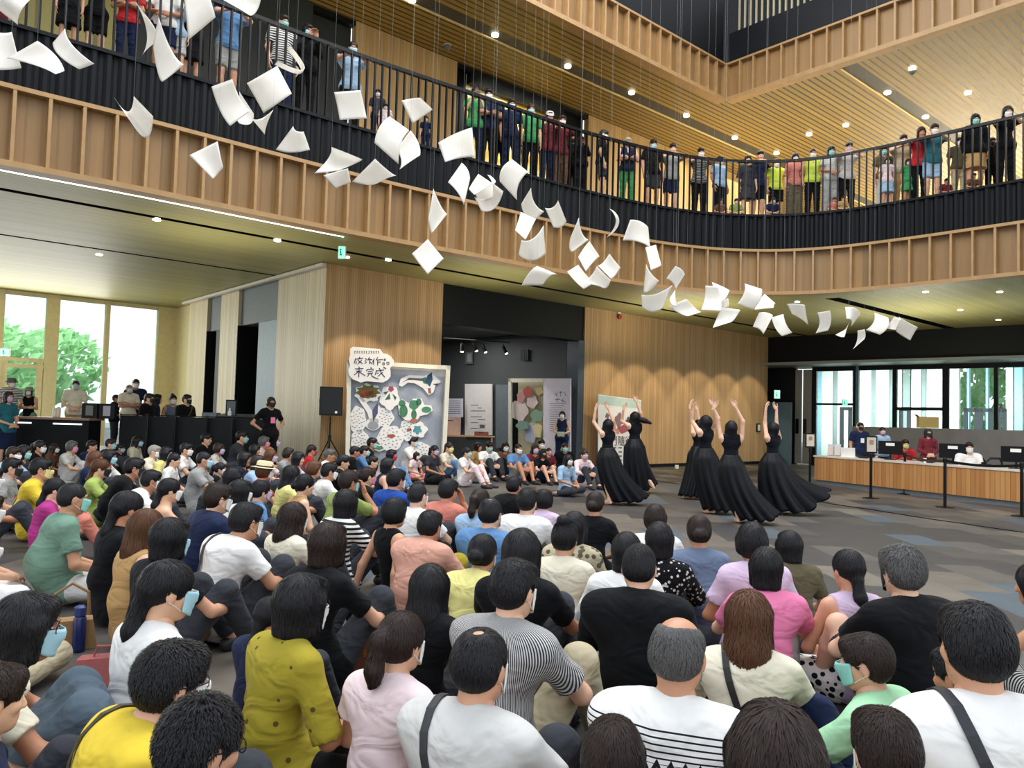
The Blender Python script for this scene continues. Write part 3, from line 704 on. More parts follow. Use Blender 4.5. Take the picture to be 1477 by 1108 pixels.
# ---------------- hair
def hairs(style):
    s = SDF(); E = lambda c, r: ('el', np.array(c), np.array(r), 0, 0, 0, None, None)
    face = E((0, .098, -.045), (.064, .060, .098)); face2 = E((0, .120, -.02), (.078, .06, .06))
    if style in ('short', 'curly', 'spiky', 'boy'):
        big = {'short': .006, 'curly': .012, 'spiky': .008, 'boy': .009}[style]
        s.el((0, -.016, .036), (.081+big, .1+big, .09+big), .02).el((0, -.045, -.005), (.076+big*.5, .066+big*.4, .075), .03)
        if style != 'spiky': s.el((0, .06, .085), (.06, .035, .022+big), .03)
        s.sub('s', face, .012); s.sub('s', face2, .015); s.sub('plane', (0, 0, -.072), (0, .35, -1))
        for x in (-1, 1): s.sub('s', E((x*.084, .006, -.018), (.018, .03, .046)), .01); s.sub('s', E((x*.07, .055, -.05), (.03, .04, .06)), .012)
    elif style == 'crew':
        s.el((0, -.016, .032), (.0805, .099, .092), .02).el((0, -.045, -.008), (.074, .064, .06), .03)
        s.sub('s', face, .01); s.sub('s', face2, .01); s.sub('plane', (0, 0, -.055), (0, .35, -1))
        for x in (-1, 1): s.sub('s', E((x*.084, .006, -.018), (.018, .03, .046)), .01); s.sub('s', E((x*.07, .055, -.045), (.03, .04, .06)), .012)
    elif style == 'bald':
        s.el((0, -.016, .030), (.0815, .101, .09), .02).el((0, -.045, -.008), (.077, .067, .062), .03)
        s.sub('s', face, .01); s.sub('s', face2, .01); s.sub('plane', (0, 0, -.06), (0, .35, -1)); s.sub('s', E((0, .012, .118), (.060, .098, .070)), .012)
        for x in (-1, 1): s.sub('s', E((x*.084, .006, -.018), (.018, .03, .046)), .01); s.sub('s', E((x*.07, .055, -.045), (.03, .04, .06)), .012)
    elif style == 'thin':     # short hair with a thin crown
        s.el((0, -.016, .034), (.085, .104, .094), .02).el((0, -.045, -.005), (.078, .068, .07), .03)
        s.sub('s', face, .012); s.sub('s', face2, .015); s.sub('plane', (0, 0, -.066), (0, .35, -1)); s.sub('s', E((0, -.045, .140), (.036, .038, .034)), .012)
        for x in (-1, 1): s.sub('s', E((x*.084, .006, -.018), (.018, .03, .046)), .01); s.sub('s', E((x*.07, .055, -.05), (.03, .04, .06)), .012)
    else:
        s.el((0, -.014, .034), (.087, .108, .098), .02)
        if style == 'bob':
            s.rc((0, -.035, .0), (0, -.03, -.095), .084, .078, .04, ((0, 1, 0), 1.0)); s.el((0, .06, .085), (.055, .035, .03), .02)
            for x in (-1, 1): s.rc((x*.068, .03, .02), (x*.07, .035, -.09), .026, .02, .03)
            s.sub('plane', (0, 0, -.135), (0, -.15, -1))
        if style == 'bobshort':
            s.el((0, -.03, -.02), (.087, .088, .09), .04); s.el((0, .06, .085), (.055, .035, .03), .02)
            for x in (-1, 1): s.rc((x*.068, .025, .02), (x*.07, .02, -.05), .024, .018, .03)
            s.sub('plane', (0, 0, -.095), (0, .3, -1))
        if style in ('long', 'longwavy'):
            s.rc((0, -.04, 0), (0, -.062, -.14), .088, .084, .05); s.rc((0, -.06, -.13), (0, -.088, -.27), .062, .05, .06, ((0, 1, 0), 1.35))
            for x in (-1, 1):
                s.rc((x*.066, .03, .03), (x*.075, .0, -.14), .026, .028, .03)
                s.rc((x*.045, -.08, -.15), (x*.055, -.10, -.33), .042, .026, .04, ((0, 1, 0), 1.4))
            s.rc((0, -.09, -.2), (0, -.105, -.36), .045, .026, .04, ((0, 1, 0), 1.3))
        if style in ('pony', 'ponylow', 'bun', 'bunlow', 'twin'):
            s.el((0, -.04, -.01), (.078, .07, .07), .03); s.sub('plane', (0, 0, -.075), (0, .55, -1))
        if style == 'pony':
            s.rc((0, -.105, .045), (0, -.14, .02), .024, .03, .03); s.rc((0, -.14, .02), (0, -.15, -.10), .032, .032, .03); s.rc((0, -.15, -.1), (0, -.125, -.25), .031, .008, .03)
        if style == 'ponylow':
            s.p[-1] = ('rc', np.array((0, -.07, -.01)), np.array((0, -.095, -.05)), .06, .03, .03, None, None)
            s.rc((0, -.095, -.05), (0, -.115, -.16), .03, .034, .02); s.rc((0, -.115, -.16), (0, -.105, -.32), .033, .008, .03); s.subs = []
        if style == 'bun': s.el((0, -.07, .125), (.045, .045, .04), .015)
        if style == 'bunlow': s.el((0, -.125, -.015), (.045, .036, .042), .02)
        if style == 'twin':
            for x in (-1, 1): s.rc((x*.08, -.05, -.01), (x*.10, -.06, -.16), .026, .01, .02)
        s.sub('s', face, .012)
        if style not in ('bob', 'bobshort'): s.sub('s', face2, .02)
        s.sub('s', E((0, .115, -.05), (.057, .08, .10)), .01)
        s.sub('s', ('rc', np.array((0, -.01, -.07)), np.array((0, .02, -.6)), .045, .05, 0, None, None), .01)
        if style in ('long', 'longwavy', 'bob'): s.sub('s', E((0, .09, -.25), (.06, .10, .2)), .02)
    return s
HAIR = {}
def strand_blades(s, V, n, L, off, seed, droop=1.0):
    """thin tapered locks that follow the hair surface downwards from the crown"""
    r = np.random.default_rng(seed); P = V[r.integers(0, len(V), n)]+r.normal(0, .002, (n, 3)); W = r.uniform(.0011, .0026, n); LL = L*r.uniform(.5, 1.3, n); S = 5
    def grad(P):
        e = .003; g = np.stack([s.eval(P+np.eye(3)[i]*e)-s.eval(P-np.eye(3)[i]*e) for i in range(3)], -1); return g/np.maximum(np.linalg.norm(g, axis=-1, keepdims=True), 1e-6)
    crown = np.array((0, -.045, .12)); pts = []; wig = r.normal(0, .25, (n, 3))
    for k in range(S):
        g = grad(P); d = s.eval(P); P = P-g*(d-off*(.25+.9*k/S)*r.uniform(.6, 1.4, n))[:, None]; pts.append(P)
        out = P-crown; ol = np.linalg.norm(out, axis=-1, keepdims=True); t = out/np.maximum(ol, .02)*np.clip(1.4-ol/.13, .1, 1.4)+np.array((0, 0, -1.0))*droop+wig
        t = t-g*(t*g).sum(-1, keepdims=True); t /= np.maximum(np.linalg.norm(t, axis=-1, keepdims=True), 1e-6)
        side = np.cross(t, g); 
        if k == 0: sides = side
        P = P+t*(LL/S)[:, None]
    vs = []; wk = [.5, 1, .95, .7, .15]
    for k in range(S): vs.append(pts[k]-sides*(W*wk[k])[:, None]); vs.append(pts[k]+sides*(W*wk[k])[:, None])
    A = np.stack(vs, 1); base = (np.arange(n)*2*S)[:, None]; fs = []
    for k in range(S-1): fs.append(base+np.array([2*k, 2*k+1, 2*k+3, 2*k+2]))
    return A.reshape(-1, 3), np.concatenate(fs)
def hair_mesh(style, lod):
    k = (style, lod)
    if k in HAIR: return HAIR[k]
    s = hairs(style); V, Q = s.mesh((.0065, .009, .014)[lod])
    # ridges: locks run away from the crown
    az = np.arctan2(V[:, 0], -(V[:, 1]+.045)); rad = np.linalg.norm((V-np.array((0, -.03, .02)))*np.array((1, 1, .6)), axis=1)
    C = np.array((0, -.02, .02)); dirn = V-C; dirn[:, 2] *= .4; dirn /= np.maximum(np.linalg.norm(dirn, axis=1, keepdims=True), 1e-6)
    if style == 'curly': amp = .0035*(np.sin(V[:, 0]*230+np.sin(V[:, 2]*150)*2)*np.sin(V[:, 1]*210+2*np.sin(V[:, 0]*120))*np.sin(V[:, 2]*220))+.002
    elif style == 'longwavy': amp = .0035*np.sin(az*16+2.5*np.sin(V[:, 2]*32))+.004*np.sin(V[:, 2]*55+az*3)*(V[:, 2] < -.02)
    else: amp = (.0012*np.sin(az*23+3*np.sin(V[:, 2]*18))+.0010*np.sin(az*41+1.7*np.sin(V[:, 2]*25)))
    V = V+dirn*amp[:, None]; g = Geo(); g.add(V, Q)
    if lod < 2:
        n = {0: 4800, 1: 2200}[lod]; kw = {'short': (.035, .004), 'boy': (.04, .004), 'curly': (.03, .008), 'spiky': (.028, .009), 'crew': (.010, .002), 'bald': (.02, .003), 'thin': (.03, .003), 'bob': (.07, .004), 'bobshort': (.06, .004), 'long': (.12, .005), 'longwavy': (.10, .009)}.get(style, (.06, .004))
        Vs = V[(V[:, 2] < .075)] if style in ('bald',) else (V[(np.hypot(V[:, 0], V[:, 1]+.045) > .034)] if style == 'thin' else V)
        a, b = strand_blades(s, Vs, n if style not in ('crew',) else n, kw[0], kw[1], 3); g.add(a, b)
    g.v = [v*np.array((.965, .96, .95)) for v in g.v]; me = g.mesh('hair_'+style, [None]); HAIR[k] = me; return me
# ---------------- mask, hats, glasses (head frame)
MISC = {}
def misc(kind, lod):
    k = (kind, lod)
    if k in MISC: return MISC[k]
    g = Geo()
    if kind == 'mask':
        n, mrow = (16, 9) if lod < 2 else (10, 5); vs = []
        for j in range(mrow):
            v = j/(mrow-1)
            for i in range(n+1):
                u = i/n*2-1; a = u*1.22
                z = .002-.1*v+.012*abs(u)**1.5*(v < .3)+(.028*v*abs(u)**2); rr = .073+.012*(1-abs(u))**.8*(1-abs(v-.35)*.9)+(.012*math.exp(-(u*4)**2)*math.exp(-((v-.22)*3.2)**2))
                x = math.sin(a)*rr*.97; y = .026+math.cos(a)*rr*(1.08-.10*v); 
                if lod < 2: y += .0016*math.sin(v*22)*(1-abs(u))
                vs.append((x, y, z))
        fs = [(j*(n+1)+i, j*(n+1)+i+1, (j+1)*(n+1)+i+1, (j+1)*(n+1)+i) for j in range(mrow-1) for i in range(n)]
        V = np.array(vs); inner = V*np.array((.97, 1, 1))-np.array((0, .003, 0)); base = len(V)
        fb = [tuple(base+q for q in reversed(f)) for f in fs]; rim = []
        loop = [i for i in range(n+1)]+[j*(n+1)+n for j in range(1, mrow)]+[(mrow-1)*(n+1)+i for i in range(n-1, -1, -1)]+[j*(n+1) for j in range(mrow-2, 0, -1)]
        for a, b in zip(loop, loop[1:]+loop[:1]): rim.append((b, a, base+a, base+b))
        add_poly(g, np.concatenate([V, inner]), fs+fb+rim, 0)
        for x in (-1, 1):
            t = MB(); 
            for z0, z1 in ((-.004, .012), (-.07, -.03)): t.tube([(x*.064, .045, z0), (x*.078, .012, (z0+z1)/2+.004), (x*.085, -.016, z1)], .0016, 4, cap=False)
            add_poly(g, t.v, t.f, 1)
    elif kind == 'glasses':
        t = MB()
        for x in (-1, 1):
            c = (x*.032, .098, .008); t.tube([(c[0]+.024*math.cos(a), c[1]-.004*abs(math.cos(a)), c[2]+.017*math.sin(a)) for a in np.linspace(0, 2*math.pi, 17)], .0019, 5, cap=False)
            t.tube([(x*.056, .094, .012), (x*.082, .06, .012), (x*.087, -.01, .006), (x*.084, -.03, -.012)], .0019, 5)
        t.tube([(-.008, .099, .01), (0, .1, .013), (.008, .099, .01)], .0018, 5); add_poly(g, t.v, t.f, 0)
    elif kind in ('hat', 'cap', 'bucket'):
        t = MB(); seg = 28
        prof = {'hat': [(.155, .045), (.157, .049), (.102, .058), (.098, .07), (.092, .125), (.07, .138), (.0, .134)], 'bucket': [(.14, .025), (.142, .029), (.102, .06), (.095, .115), (.07, .13), (0, .132)], 'cap': [(.094, .035), (.097, .04), (.096, .075), (.08, .11), (.05, .128), (0, .134)]}[kind]
        vs = []; 
        for r_, z in prof:
            for q in range(seg):
                a = 2*math.pi*q/seg; vs.append((r_*.93*math.cos(a), -.012+r_*1.12*math.sin(a), z))
        fs = [(i*seg+q, i*seg+(q+1) % seg, (i+1)*seg+(q+1) % seg, (i+1)*seg+q) for i in range(len(prof)-1) for q in range(seg)]
        add_poly(g, vs, fs, 0)
        if kind == 'cap':
            t = MB(); 
            pts = [(x*.075, .075+.075*math.sqrt(max(0, 1-x*x)), .044-.01*math.sqrt(max(0, 1-x*x))) for x in np.linspace(-1, 1, 11)]
            vs = [(x*.078, .07, .048) for x in np.linspace(-1, 1, 11)]+pts; fs = [(i, i+1, 12+i, 11+i) for i in range(10)]
            vs2 = [(a, b, c-.004) for a, b, c in vs]; add_poly(g, vs+vs2, fs+[tuple(22+q for q in reversed(f)) for f in fs], 0)
        if kind == 'hat':
            vs = [(r_*.93*math.cos(2*math.pi*q/seg), -.012+r_*1.12*math.sin(2*math.pi*q/seg), z) for r_, z in ((.104, .056), (.101, .075)) for q in range(seg)]
            add_poly(g, vs, [(q, (q+1) % seg, seg+(q+1) % seg, seg+q) for q in range(seg)], 1)
    elif kind == 'headphones':
        t = MB(); t.tube([(.1*math.sin(a), -.01, .02+.108*math.cos(a)) for a in np.linspace(-1.6, 1.6, 15)], .006, 6)
        for x in (-1, 1): t.lathe([(.03, -.012), (.034, 0), (.03, .012)], (x*.095, -.008, -.005), 12, axis=Matrix.Rotation(math.pi/2, 3, 'Y'))
        add_poly(g, t.v, t.f, 0)
    elif kind == 'tie':
        t = MB(); t.lathe([(.022, -.008), (.028, 0), (.022, .008)], (0, 0, 0), 12); add_poly(g, t.v, t.f, 0)
    me = g.mesh(kind, [None, None]); MISC[k] = me; return me
# ---------------- poses: joints in the person's frame (origin on the ground, y forward)
A3 = lambda *q: np.array(q, float)
def seated(kind, f=False, seed=0):
    r = np.random.default_rng(seed); w = .165 if f else .19; J = {}
    J['P'] = A3(0, 0, .12); J['W'] = A3(0, -.045, .30); J['C'] = A3(0, -.015, .47); J['N'] = A3(0, .03, .60); J['H'] = A3(0, .065, .745); J['up'] = A3(0, .12, 1.)
    J['S'] = [A3(-w, .0, .555), A3(w, .0, .555)]; J['hip'] = [A3(-.09, .03, .12), A3(.09, .03, .12)]
    J['curl'] = [.35, .35]
    hug = [A3(-.14, .34, .43), A3(.14, .34, .43)]; ank = [A3(-.11, .55, .085), A3(.11, .55, .085)]
    if kind in ('hug', 'chin', 'knee1', 'hugl'):
        J['knee'] = hug; J['ank'] = ank; J['toe'] = [A3(-.14, .72, .035), A3(.14, .72, .035)]
        if kind in ('hug', 'hugl'):
            J['el'] = [A3(-.25, .19, .36), A3(.25, .19, .36)]; J['wr'] = [A3(-.07, .43, .33), A3(.06, .44, .31)]; J['hd'] = [A3(1, .25, -.05), A3(-1, .2, -.1)]; J['hn'] = [A3(0, 1, .15), A3(0, 1, .2)]; J['curl'] = [.5, .5]
            if kind == 'hugl': J['N'] += A3(0, .05, -.015); J['H'] += A3(0, .09, -.03); J['S'] = [s+A3(0, .045, -.01) for s in J['S']]; J['C'] += A3(0, .02, 0)
        if kind == 'chin':
            J['el'] = [A3(-.16, .30, .44), A3(.15, .30, .44)]; J['wr'] = [A3(.02, .50, .40), A3(.07, .20, .64)]; J['hd'] = [A3(1, .3, -.1), A3(-.3, -.1, 1)]; J['hn'] = [A3(0, 1, .3), A3(.2, 1, .1)]; J['curl'] = [.5, .8]
        if kind == 'knee1':
            J['knee'][0] = A3(-.33, .22, .13); J['ank'][0] = A3(-.02, .36, .07); J['toe'][0] = A3(.12, .42, .04)
            J['el'] = [A3(-.26, .16, .34), A3(.26, .17, .36)]; J['wr'] = [A3(-.03, .39, .36), A3(.04, .42, .37)]; J['hd'] = [A3(1, .2, 0), A3(-1, .3, 0)]; J['hn'] = [A3(0, 1, .4), A3(0, 1, .4)]; J['curl'] = [.6, .6]
    elif kind in ('cross', 'film'):
        J['knee'] = [A3(-.34, .24, .14), A3(.34, .24, .14)]; J['ank'] = [A3(.10, .34, .06), A3(-.10, .30, .07)]; J['toe'] = [A3(.24, .38, .04), A3(-.24, .36, .045)]
        J['el'] = [A3(-.26, .04, .31), A3(.26, .04, .31)]; J['wr'] = [A3(-.08, .24, .24), A3(.08, .25, .23)]; J['hd'] = [A3(.8, .5, -.15), A3(-.8, .5, -.15)]; J['hn'] = [A3(.1, .3, 1), A3(-.1, .3, 1)]
        if kind == 'film': J['el'][1] = A3(.24, .18, .46); J['wr'][1] = A3(.10, .30, .66); J['hd'][1] = A3(-.3, .2, 1); J['hn'][1] = A3(.3, -1, 0)
    elif kind == 'side':
        J['knee'] = [A3(-.10, .40, .15), A3(.18, .42, .13)]; J['ank'] = [A3(.22, .18, .08), A3(.40, .12, .07)]; J['toe'] = [A3(.34, .05, .05), A3(.50, -.02, .04)]
        J['el'] = [A3(-.23, .05, .32), A3(.24, .07, .32)]; J['wr'] = [A3(-.08, .28, .24), A3(.06, .30, .23)]; J['hd'] = [A3(.6, .7, -.2), A3(-.7, .7, -.2)]; J['hn'] = [A3(0, .2, 1), A3(0, .2, 1)]
    elif kind == 'lean':
        J['W'] += A3(0, -.0, 0); J['C'] = A3(0, -.09, .47); J['N'] = A3(0, -.09, .60); J['H'] = A3(0, -.05, .745); J['S'] = [A3(-w, -.10, .55), A3(w, -.10, .55)]; J['up'] = A3(0, -.15, 1.)
        J['knee'] = hug; J['ank'] = ank; J['toe'] = [A3(-.14, .72, .035), A3(.14, .72, .035)]
        J['el'] = [A3(-.24, -.20, .30), A3(.24, -.18, .30)]; J['wr'] = [A3(-.27, -.26, .05), A3(.27, -.22, .05)]; J['hd'] = [A3(-.5, -.8, -.1), A3(.5, .8, -.05)]; J['hn'] = [A3(0, 0, 1), A3(0, 0, 1)]; J['curl'] = [.1, .1]
    elif kind == 'chair':
        for k in 'PWCNH': J[k] = J[k]+A3(0, 0, .36)
        J['S'] = [s+A3(0, 0, .36) for s in J['S']]; J['hip'] = [s+A3(0, 0, .36) for s in J['hip']]
        J['knee'] = [A3(-.1, .43, .47), A3(.1, .43, .47)]; J['ank'] = [A3(-.1, .43, .09), A3(.1, .43, .09)]; J['toe'] = [A3(-.1, .57, .035), A3(.1, .57, .035)]
        J['el'] = [A3(-.24, .06, .66), A3(.24, .06, .66)]; J['wr'] = [A3(-.14, .29, .77), A3(.14, .29, .77)]; J['hd'] = [A3(.2, 1, 0), A3(-.2, 1, 0)]; J['hn'] = [A3(0, 0, 1), A3(0, 0, 1)]
    J['kind'] = 'sit'; return J
def standing(kind, f=False, seed=0):
    w = .165 if f else .19; J = {}
    J['P'] = A3(0, 0, .93); J['W'] = A3(0, .0, 1.09); J['C'] = A3(0, -.005, 1.27); J['N'] = A3(0, .0, 1.425); J['H'] = A3(0, .03, 1.565); J['up'] = A3(0, .0, 1.)
    J['S'] = [A3(-w, 0, 1.375), A3(w, 0, 1.375)]; J['hip'] = [A3(-.09, 0, .92), A3(.09, 0, .92)]; J['knee'] = [A3(-.10, .02, .50), A3(.10, .03, .50)]; J['ank'] = [A3(-.11, -.02, .09), A3(.11, .0, .09)]; J['toe'] = [A3(-.13, .13, .035), A3(.14, .15, .035)]
    J['el'] = [A3(-w-.05, -.02, 1.10), A3(w+.05, -.02, 1.10)]; J['wr'] = [A3(-w-.05, .07, .86), A3(w+.05, .07, .86)]; J['hd'] = [A3(0, .15, -1), A3(0, .15, -1)]; J['hn'] = [A3(-1, 0, 0), A3(1, 0, 0)]; J['curl'] = [.4, .4]
    if kind == 'rail':
        J['el'] = [A3(-w-.07, .22, 1.33), A3(w+.07, .22, 1.33)]; J['wr'] = [A3(-.03, .36, 1.39), A3(.03, .34, 1.40)]; J['hd'] = [A3(1, .1, 0), A3(-1, .1, 0)]; J['hn'] = [A3(0, .3, 1), A3(0, .3, 1)]; J['C'] += A3(0, .02, 0); J['N'] += A3(0, .06, 0); J['H'] += A3(0, .12, .0); J['S'] = [s+A3(0, .05, .01) for s in J['S']]
    if kind == 'fold':
        J['el'] = [A3(-w-.05, .08, 1.12), A3(w+.05, .08, 1.12)]; J['wr'] = [A3(.08, .20, 1.17), A3(-.06, .24, 1.14)]; J['hd'] = [A3(1, -.2, .1), A3(-1, -.2, .1)]; J['hn'] = [A3(0, 1, 0), A3(0, 1, 0)]
    if kind == 'front':
        J['el'] = [A3(-w-.05, .02, 1.11), A3(w+.05, .02, 1.11)]; J['wr'] = [A3(-.05, .21, 1.02), A3(.05, .22, 1.02)]; J['hd'] = [A3(.8, .3, -.3), A3(-.8, .3, -.3)]; J['hn'] = [A3(0, 1, .2), A3(0, 1, .2)]
    if kind == 'film':
        J['el'] = [A3(-w-.03, .12, 1.17), A3(w+.03, .12, 1.17)]; J['wr'] = [A3(-.06, .25, 1.40), A3(.06, .25, 1.40)]; J['hd'] = [A3(.3, .3, 1), A3(-.3, .3, 1)]; J['hn'] = [A3(-.3, -1, .2), A3(.3, -1, .2)]; J['curl'] = [.9, .9]
    if kind == 'hips':
        J['el'] = [A3(-w-.16, -.10, 1.14), A3(w+.16, -.10, 1.14)]; J['wr'] = [A3(-.15, .0, 1.0), A3(.15, 0, 1.0)]; J['hd'] = [A3(.7, .5, -.4), A3(-.7, .5, -.4)]; J['hn'] = [A3(-.6, -.2, .6), A3(.6, -.2, .6)]
    J['kind'] = 'stand'; return J
RZ = {'m': dict(ch=.125, wa=.125, hp=.105, ua=.048, fa=.038, wr=.027, th=.085, kn=.058, ca=.055, an=.036, sh=.062),
      'f': dict(ch=.108, wa=.102, hp=.105, ua=.041, fa=.034, wr=.024, th=.082, kn=.052, ca=.050, an=.033, sh=.05)}
def torso(s, J, R, inf=0.0, low=True, belly=0.0):
    P, W, C, Nn = J['P'], J['W'], J['C'], J['N']; S = J['S']; fl = ((0, 1, 0), 1.22)
    if low:
        s.rc(J['hip'][0]*.75+P*.25, J['hip'][1]*.75+P*.25, R['hp']+inf*1.9, None, .05)
        s.rc(P, W, R['hp']+.012+inf*1.5, R['wa']+inf+belly, .06, ((0, 1, 0), 1.08))
    s.rc(W, C, R['wa']+inf+belly, R['ch']+inf, .06, fl)
    m = (S[1]-S[0]); c = (S[0]+S[1])/2; up = (Nn-C)/np.linalg.norm(Nn-C)
    s.rc(c-m*.22-up*.06, c+m*.22-up*.06, R['ch']*.82+inf, None, .06, fl)
    s.rc(S[0]*.86+c*.14-up*.012, S[1]*.86+c*.14-up*.012, R['sh']+inf, None, .05)
    for q in S: s.rc(Nn-up*.015, q*.72+Nn*.28-up*.0, .048+inf*.8, R['sh']*.78+inf, .05)
def body_geo(J, sex, lod, hy, hp, hr=0.0):
    R = RZ[sex]; s = SDF(); torso(s, J, R)
    for i in (0, 1):
        s.rc(J['S'][i], J['el'][i], R['ua'], R['fa'], .03).rc(J['el'][i], J['wr'][i], R['fa']+.001, R['wr'], .02)
        s.rc(J['hip'][i], J['knee'][i], R['th'], R['kn'], .04); mid = J['knee'][i]*.65+J['ank'][i]*.35; d = J['ank'][i]-J['knee'][i]
        s.rc(J['knee'][i], mid, R['kn'], R['ca'], .02).rc(mid, J['ank'][i], R['ca'], R['an'], .02)
        s.rc(J['ank'][i], J['ank'][i]*.3+J['toe'][i]*.7, .036, .030, .02).rc(J['ank'][i]-(J['toe'][i]-J['ank'][i])*.25*A3(1, 1, 0)-A3(0, 0, .045), J['toe'][i]-A3(0, 0, .006), .028, .024, .02)
    up = (J['H']-J['N']); s.rc(J['N']-up*.1, J['N']+up*.62, .057 if sex == 'm' else .049, .05 if sex == 'm' else .044, .035)
    V, Q = s.mesh((.011, .015, .021)[lod]); g = Geo(); g.add(V, Q)
    HR = rot_xyz(hp, hy, hr)
    for v, f, mi in head_geo(lod): add_poly(g, v*.95, [tuple(x) for x in f], mi, HR, J['H']) if not isinstance(f, np.ndarray) else g.add(v*.95, f, mi, HR, J['H'])
    for i in (0, 1): place_hand(g, J['wr'][i], J['hd'][i], J['hn'][i], (-1, 1)[i], J['curl'][i], lod, 0, .95 if sex == 'f' else 1.03)
    return g
def folds(V, s, amp, seed):
    e = .006; r = np.random.default_rng(seed); ph = r.uniform(0, 6, 6)
    x, y, z = V.T
    n = np.sin(9*z+6*x*np.sin(ph[0])+3*np.sin(6*y+3*x+ph[1])+ph[2])*.6+np.sin(17*z-9*y+3*np.sin(5*x+ph[3])+ph[4])*.35+np.sin(15*x+9*z+3*np.sin(7*y+ph[5]))*.25
    n = -np.abs(n)**.8
    g = np.stack([s.eval(V+np.eye(3)[i]*e)-s.eval(V-np.eye(3)[i]*e) for i in range(3)], -1); g /= np.maximum(np.linalg.norm(g, axis=-1, keepdims=True), 1e-6)
    V2 = V+g*((n+.45)*amp)[:, None]; V2[:, 2] = np.maximum(V2[:, 2], .002); return V2
def top_sdf(J, sex, kind, belly=0.0):
    R = RZ[sex]; s = SDF(); inf = {'tank': .008, 'fit': .009}.get(kind, .017)
    if kind in ('jacket', 'hood'): inf = .028
    torso(s, J, R, inf, True, belly)
    if J['kind'] == 'stand': pass
    fr = {'tee': .66, 'fit': .5, 'shirt': .7, 'polo': .66, 'puff': .5, 'long': 9, 'jacket': 9, 'hood': 9, 'half': 1.0, 'loose': 1.0, 'tank': 0, 'vest': 0, 'strapless': 0}[kind]
    for i in (0, 1):
        S, E, W_ = J['S'][i], J['el'][i], J['wr'][i]; c = J['C']
        if fr == 0: continue
        r0 = R['ua']+inf*.9; r1 = {'puff': R['ua']+.03}.get(kind, R['ua']+inf*1.15)
        if fr <= 1: s.rc(S, S+(E-S)*fr, r0, r1, .03, None, True)
        else: s.rc(S, E, r0, R['fa']+inf*.9, .03).rc(E, E+(W_-E)*.93, R['fa']+inf*.9, R['wr']+inf*.75, .02, None, True)
    up = (J['N']-J['C'])/np.linalg.norm(J['N']-J['C']); nk = (J['H']-J['N']); nk /= np.linalg.norm(nk)
    if kind in ('shirt', 'polo', 'jacket'): s.rc(J['N']-nk*.02, J['N']+nk*.022, .066, .06, .012)
    if kind == 'hood': s.el(J['N']+A3(0, -.075, -.015), (.11, .065, .06), .03)
    s.sub('s', ('rc', J['N']+nk*.005+A3(0, .012, 0), J['N']+nk*.12+A3(0, .03, 0), .056, .075, 0, None, None), .008)
    if kind in ('tank', 'vest'): 
        for i in (0, 1): sgn = (-1, 1)[i]; s.sub('s', ('el', J['S'][i]+A3(sgn*.02, 0, -.01), np.array((.055, .12, .085)), 0, 0, 0, None, None), .015)
    if kind == 'strapless': s.sub('plane', (J['N']-up*.14), up)
    if kind == 'vest': s.sub('s', ('rc', J['N']+A3(0, .12, .02), J['C']+A3(0, .16, -.05), .06, .03, 0, None, None), .01)
    if J['kind'] == 'stand': s.sub('plane', (0, 0, J['P'][2]-.08), (0, 0, -1))
    else: s.sub('plane', (0, 0, J['P'][2]-.10), (0, 0, -1))
    return s
def bottom_sdf(J, sex, kind):
    R = RZ[sex]; s = SDF(); inf = .014 if kind != 'wide' else .03
    hp = J['hip']; P = J['P']
    s.rc(hp[0]*.85+P*.15, hp[1]*.85+P*.15, R['hp']+.009, None, .05).rc(P, J['W']*.35+P*.65, R['hp']+.012, R['wa']+.004, .05, ((0, 1, 0), 1.08))
    for i in (0, 1):
        h, k, a = J['hip'][i], J['knee'][i], J['ank'][i]; d = (a-k)
        if kind in ('trousers', 'wide'):
            s.rc(h, k, R['th']+inf, R['kn']+inf+.004, .05).rc(k, k+d*.93, R['kn']+inf+.004, R['an']+inf+(.012 if kind == 'trousers' else .03), .025, None, True)
        elif kind == 'shorts': s.rc(h, h+(k-h)*.86, R['th']+inf+.004, R['kn']+inf+.02, .05, None, True)
    if kind in ('skirt', 'longskirt'):
        k0, k1 = J['knee']; a0, a1 = J['ank']
        if J['kind'] == 'stand':
            n = 5; z1 = .55 if kind == 'skirt' else .16
            s.rc(P, (0, .0, z1), R['hp']+.03, .21 if kind == 'skirt' else .24, .04, ((0, 1, 0), 1.15), True); s.rc(hp[0], (-.09, 0, z1), .11, .12, .04, None, True).rc(hp[1], (.09, 0, z1), .11, .12, .04, None, True)
        else:
            for t in (0, .5, 1):
                h = hp[0]*(1-t)+hp[1]*t; k = k0*(1-t)+k1*t; a = a0*(1-t)+a1*t; s.rc(h, k, R['th']+.02, R['kn']+.022, .06)
                s.rc(k, k+(a-k)*(.25 if kind == 'skirt' else .85), R['kn']+.022, R['kn']+.014, .04)
    s.sub('plane', (0, 0, .006), (0, 0, -1)); return s
def cloth_mesh(s, lod, amp, seed, name):
    V, Q = s.mesh((.010, .014, .02)[lod]); V = folds(V, s, amp, seed); g = Geo(); g.add(V, Q); return g.mesh(name, [None])
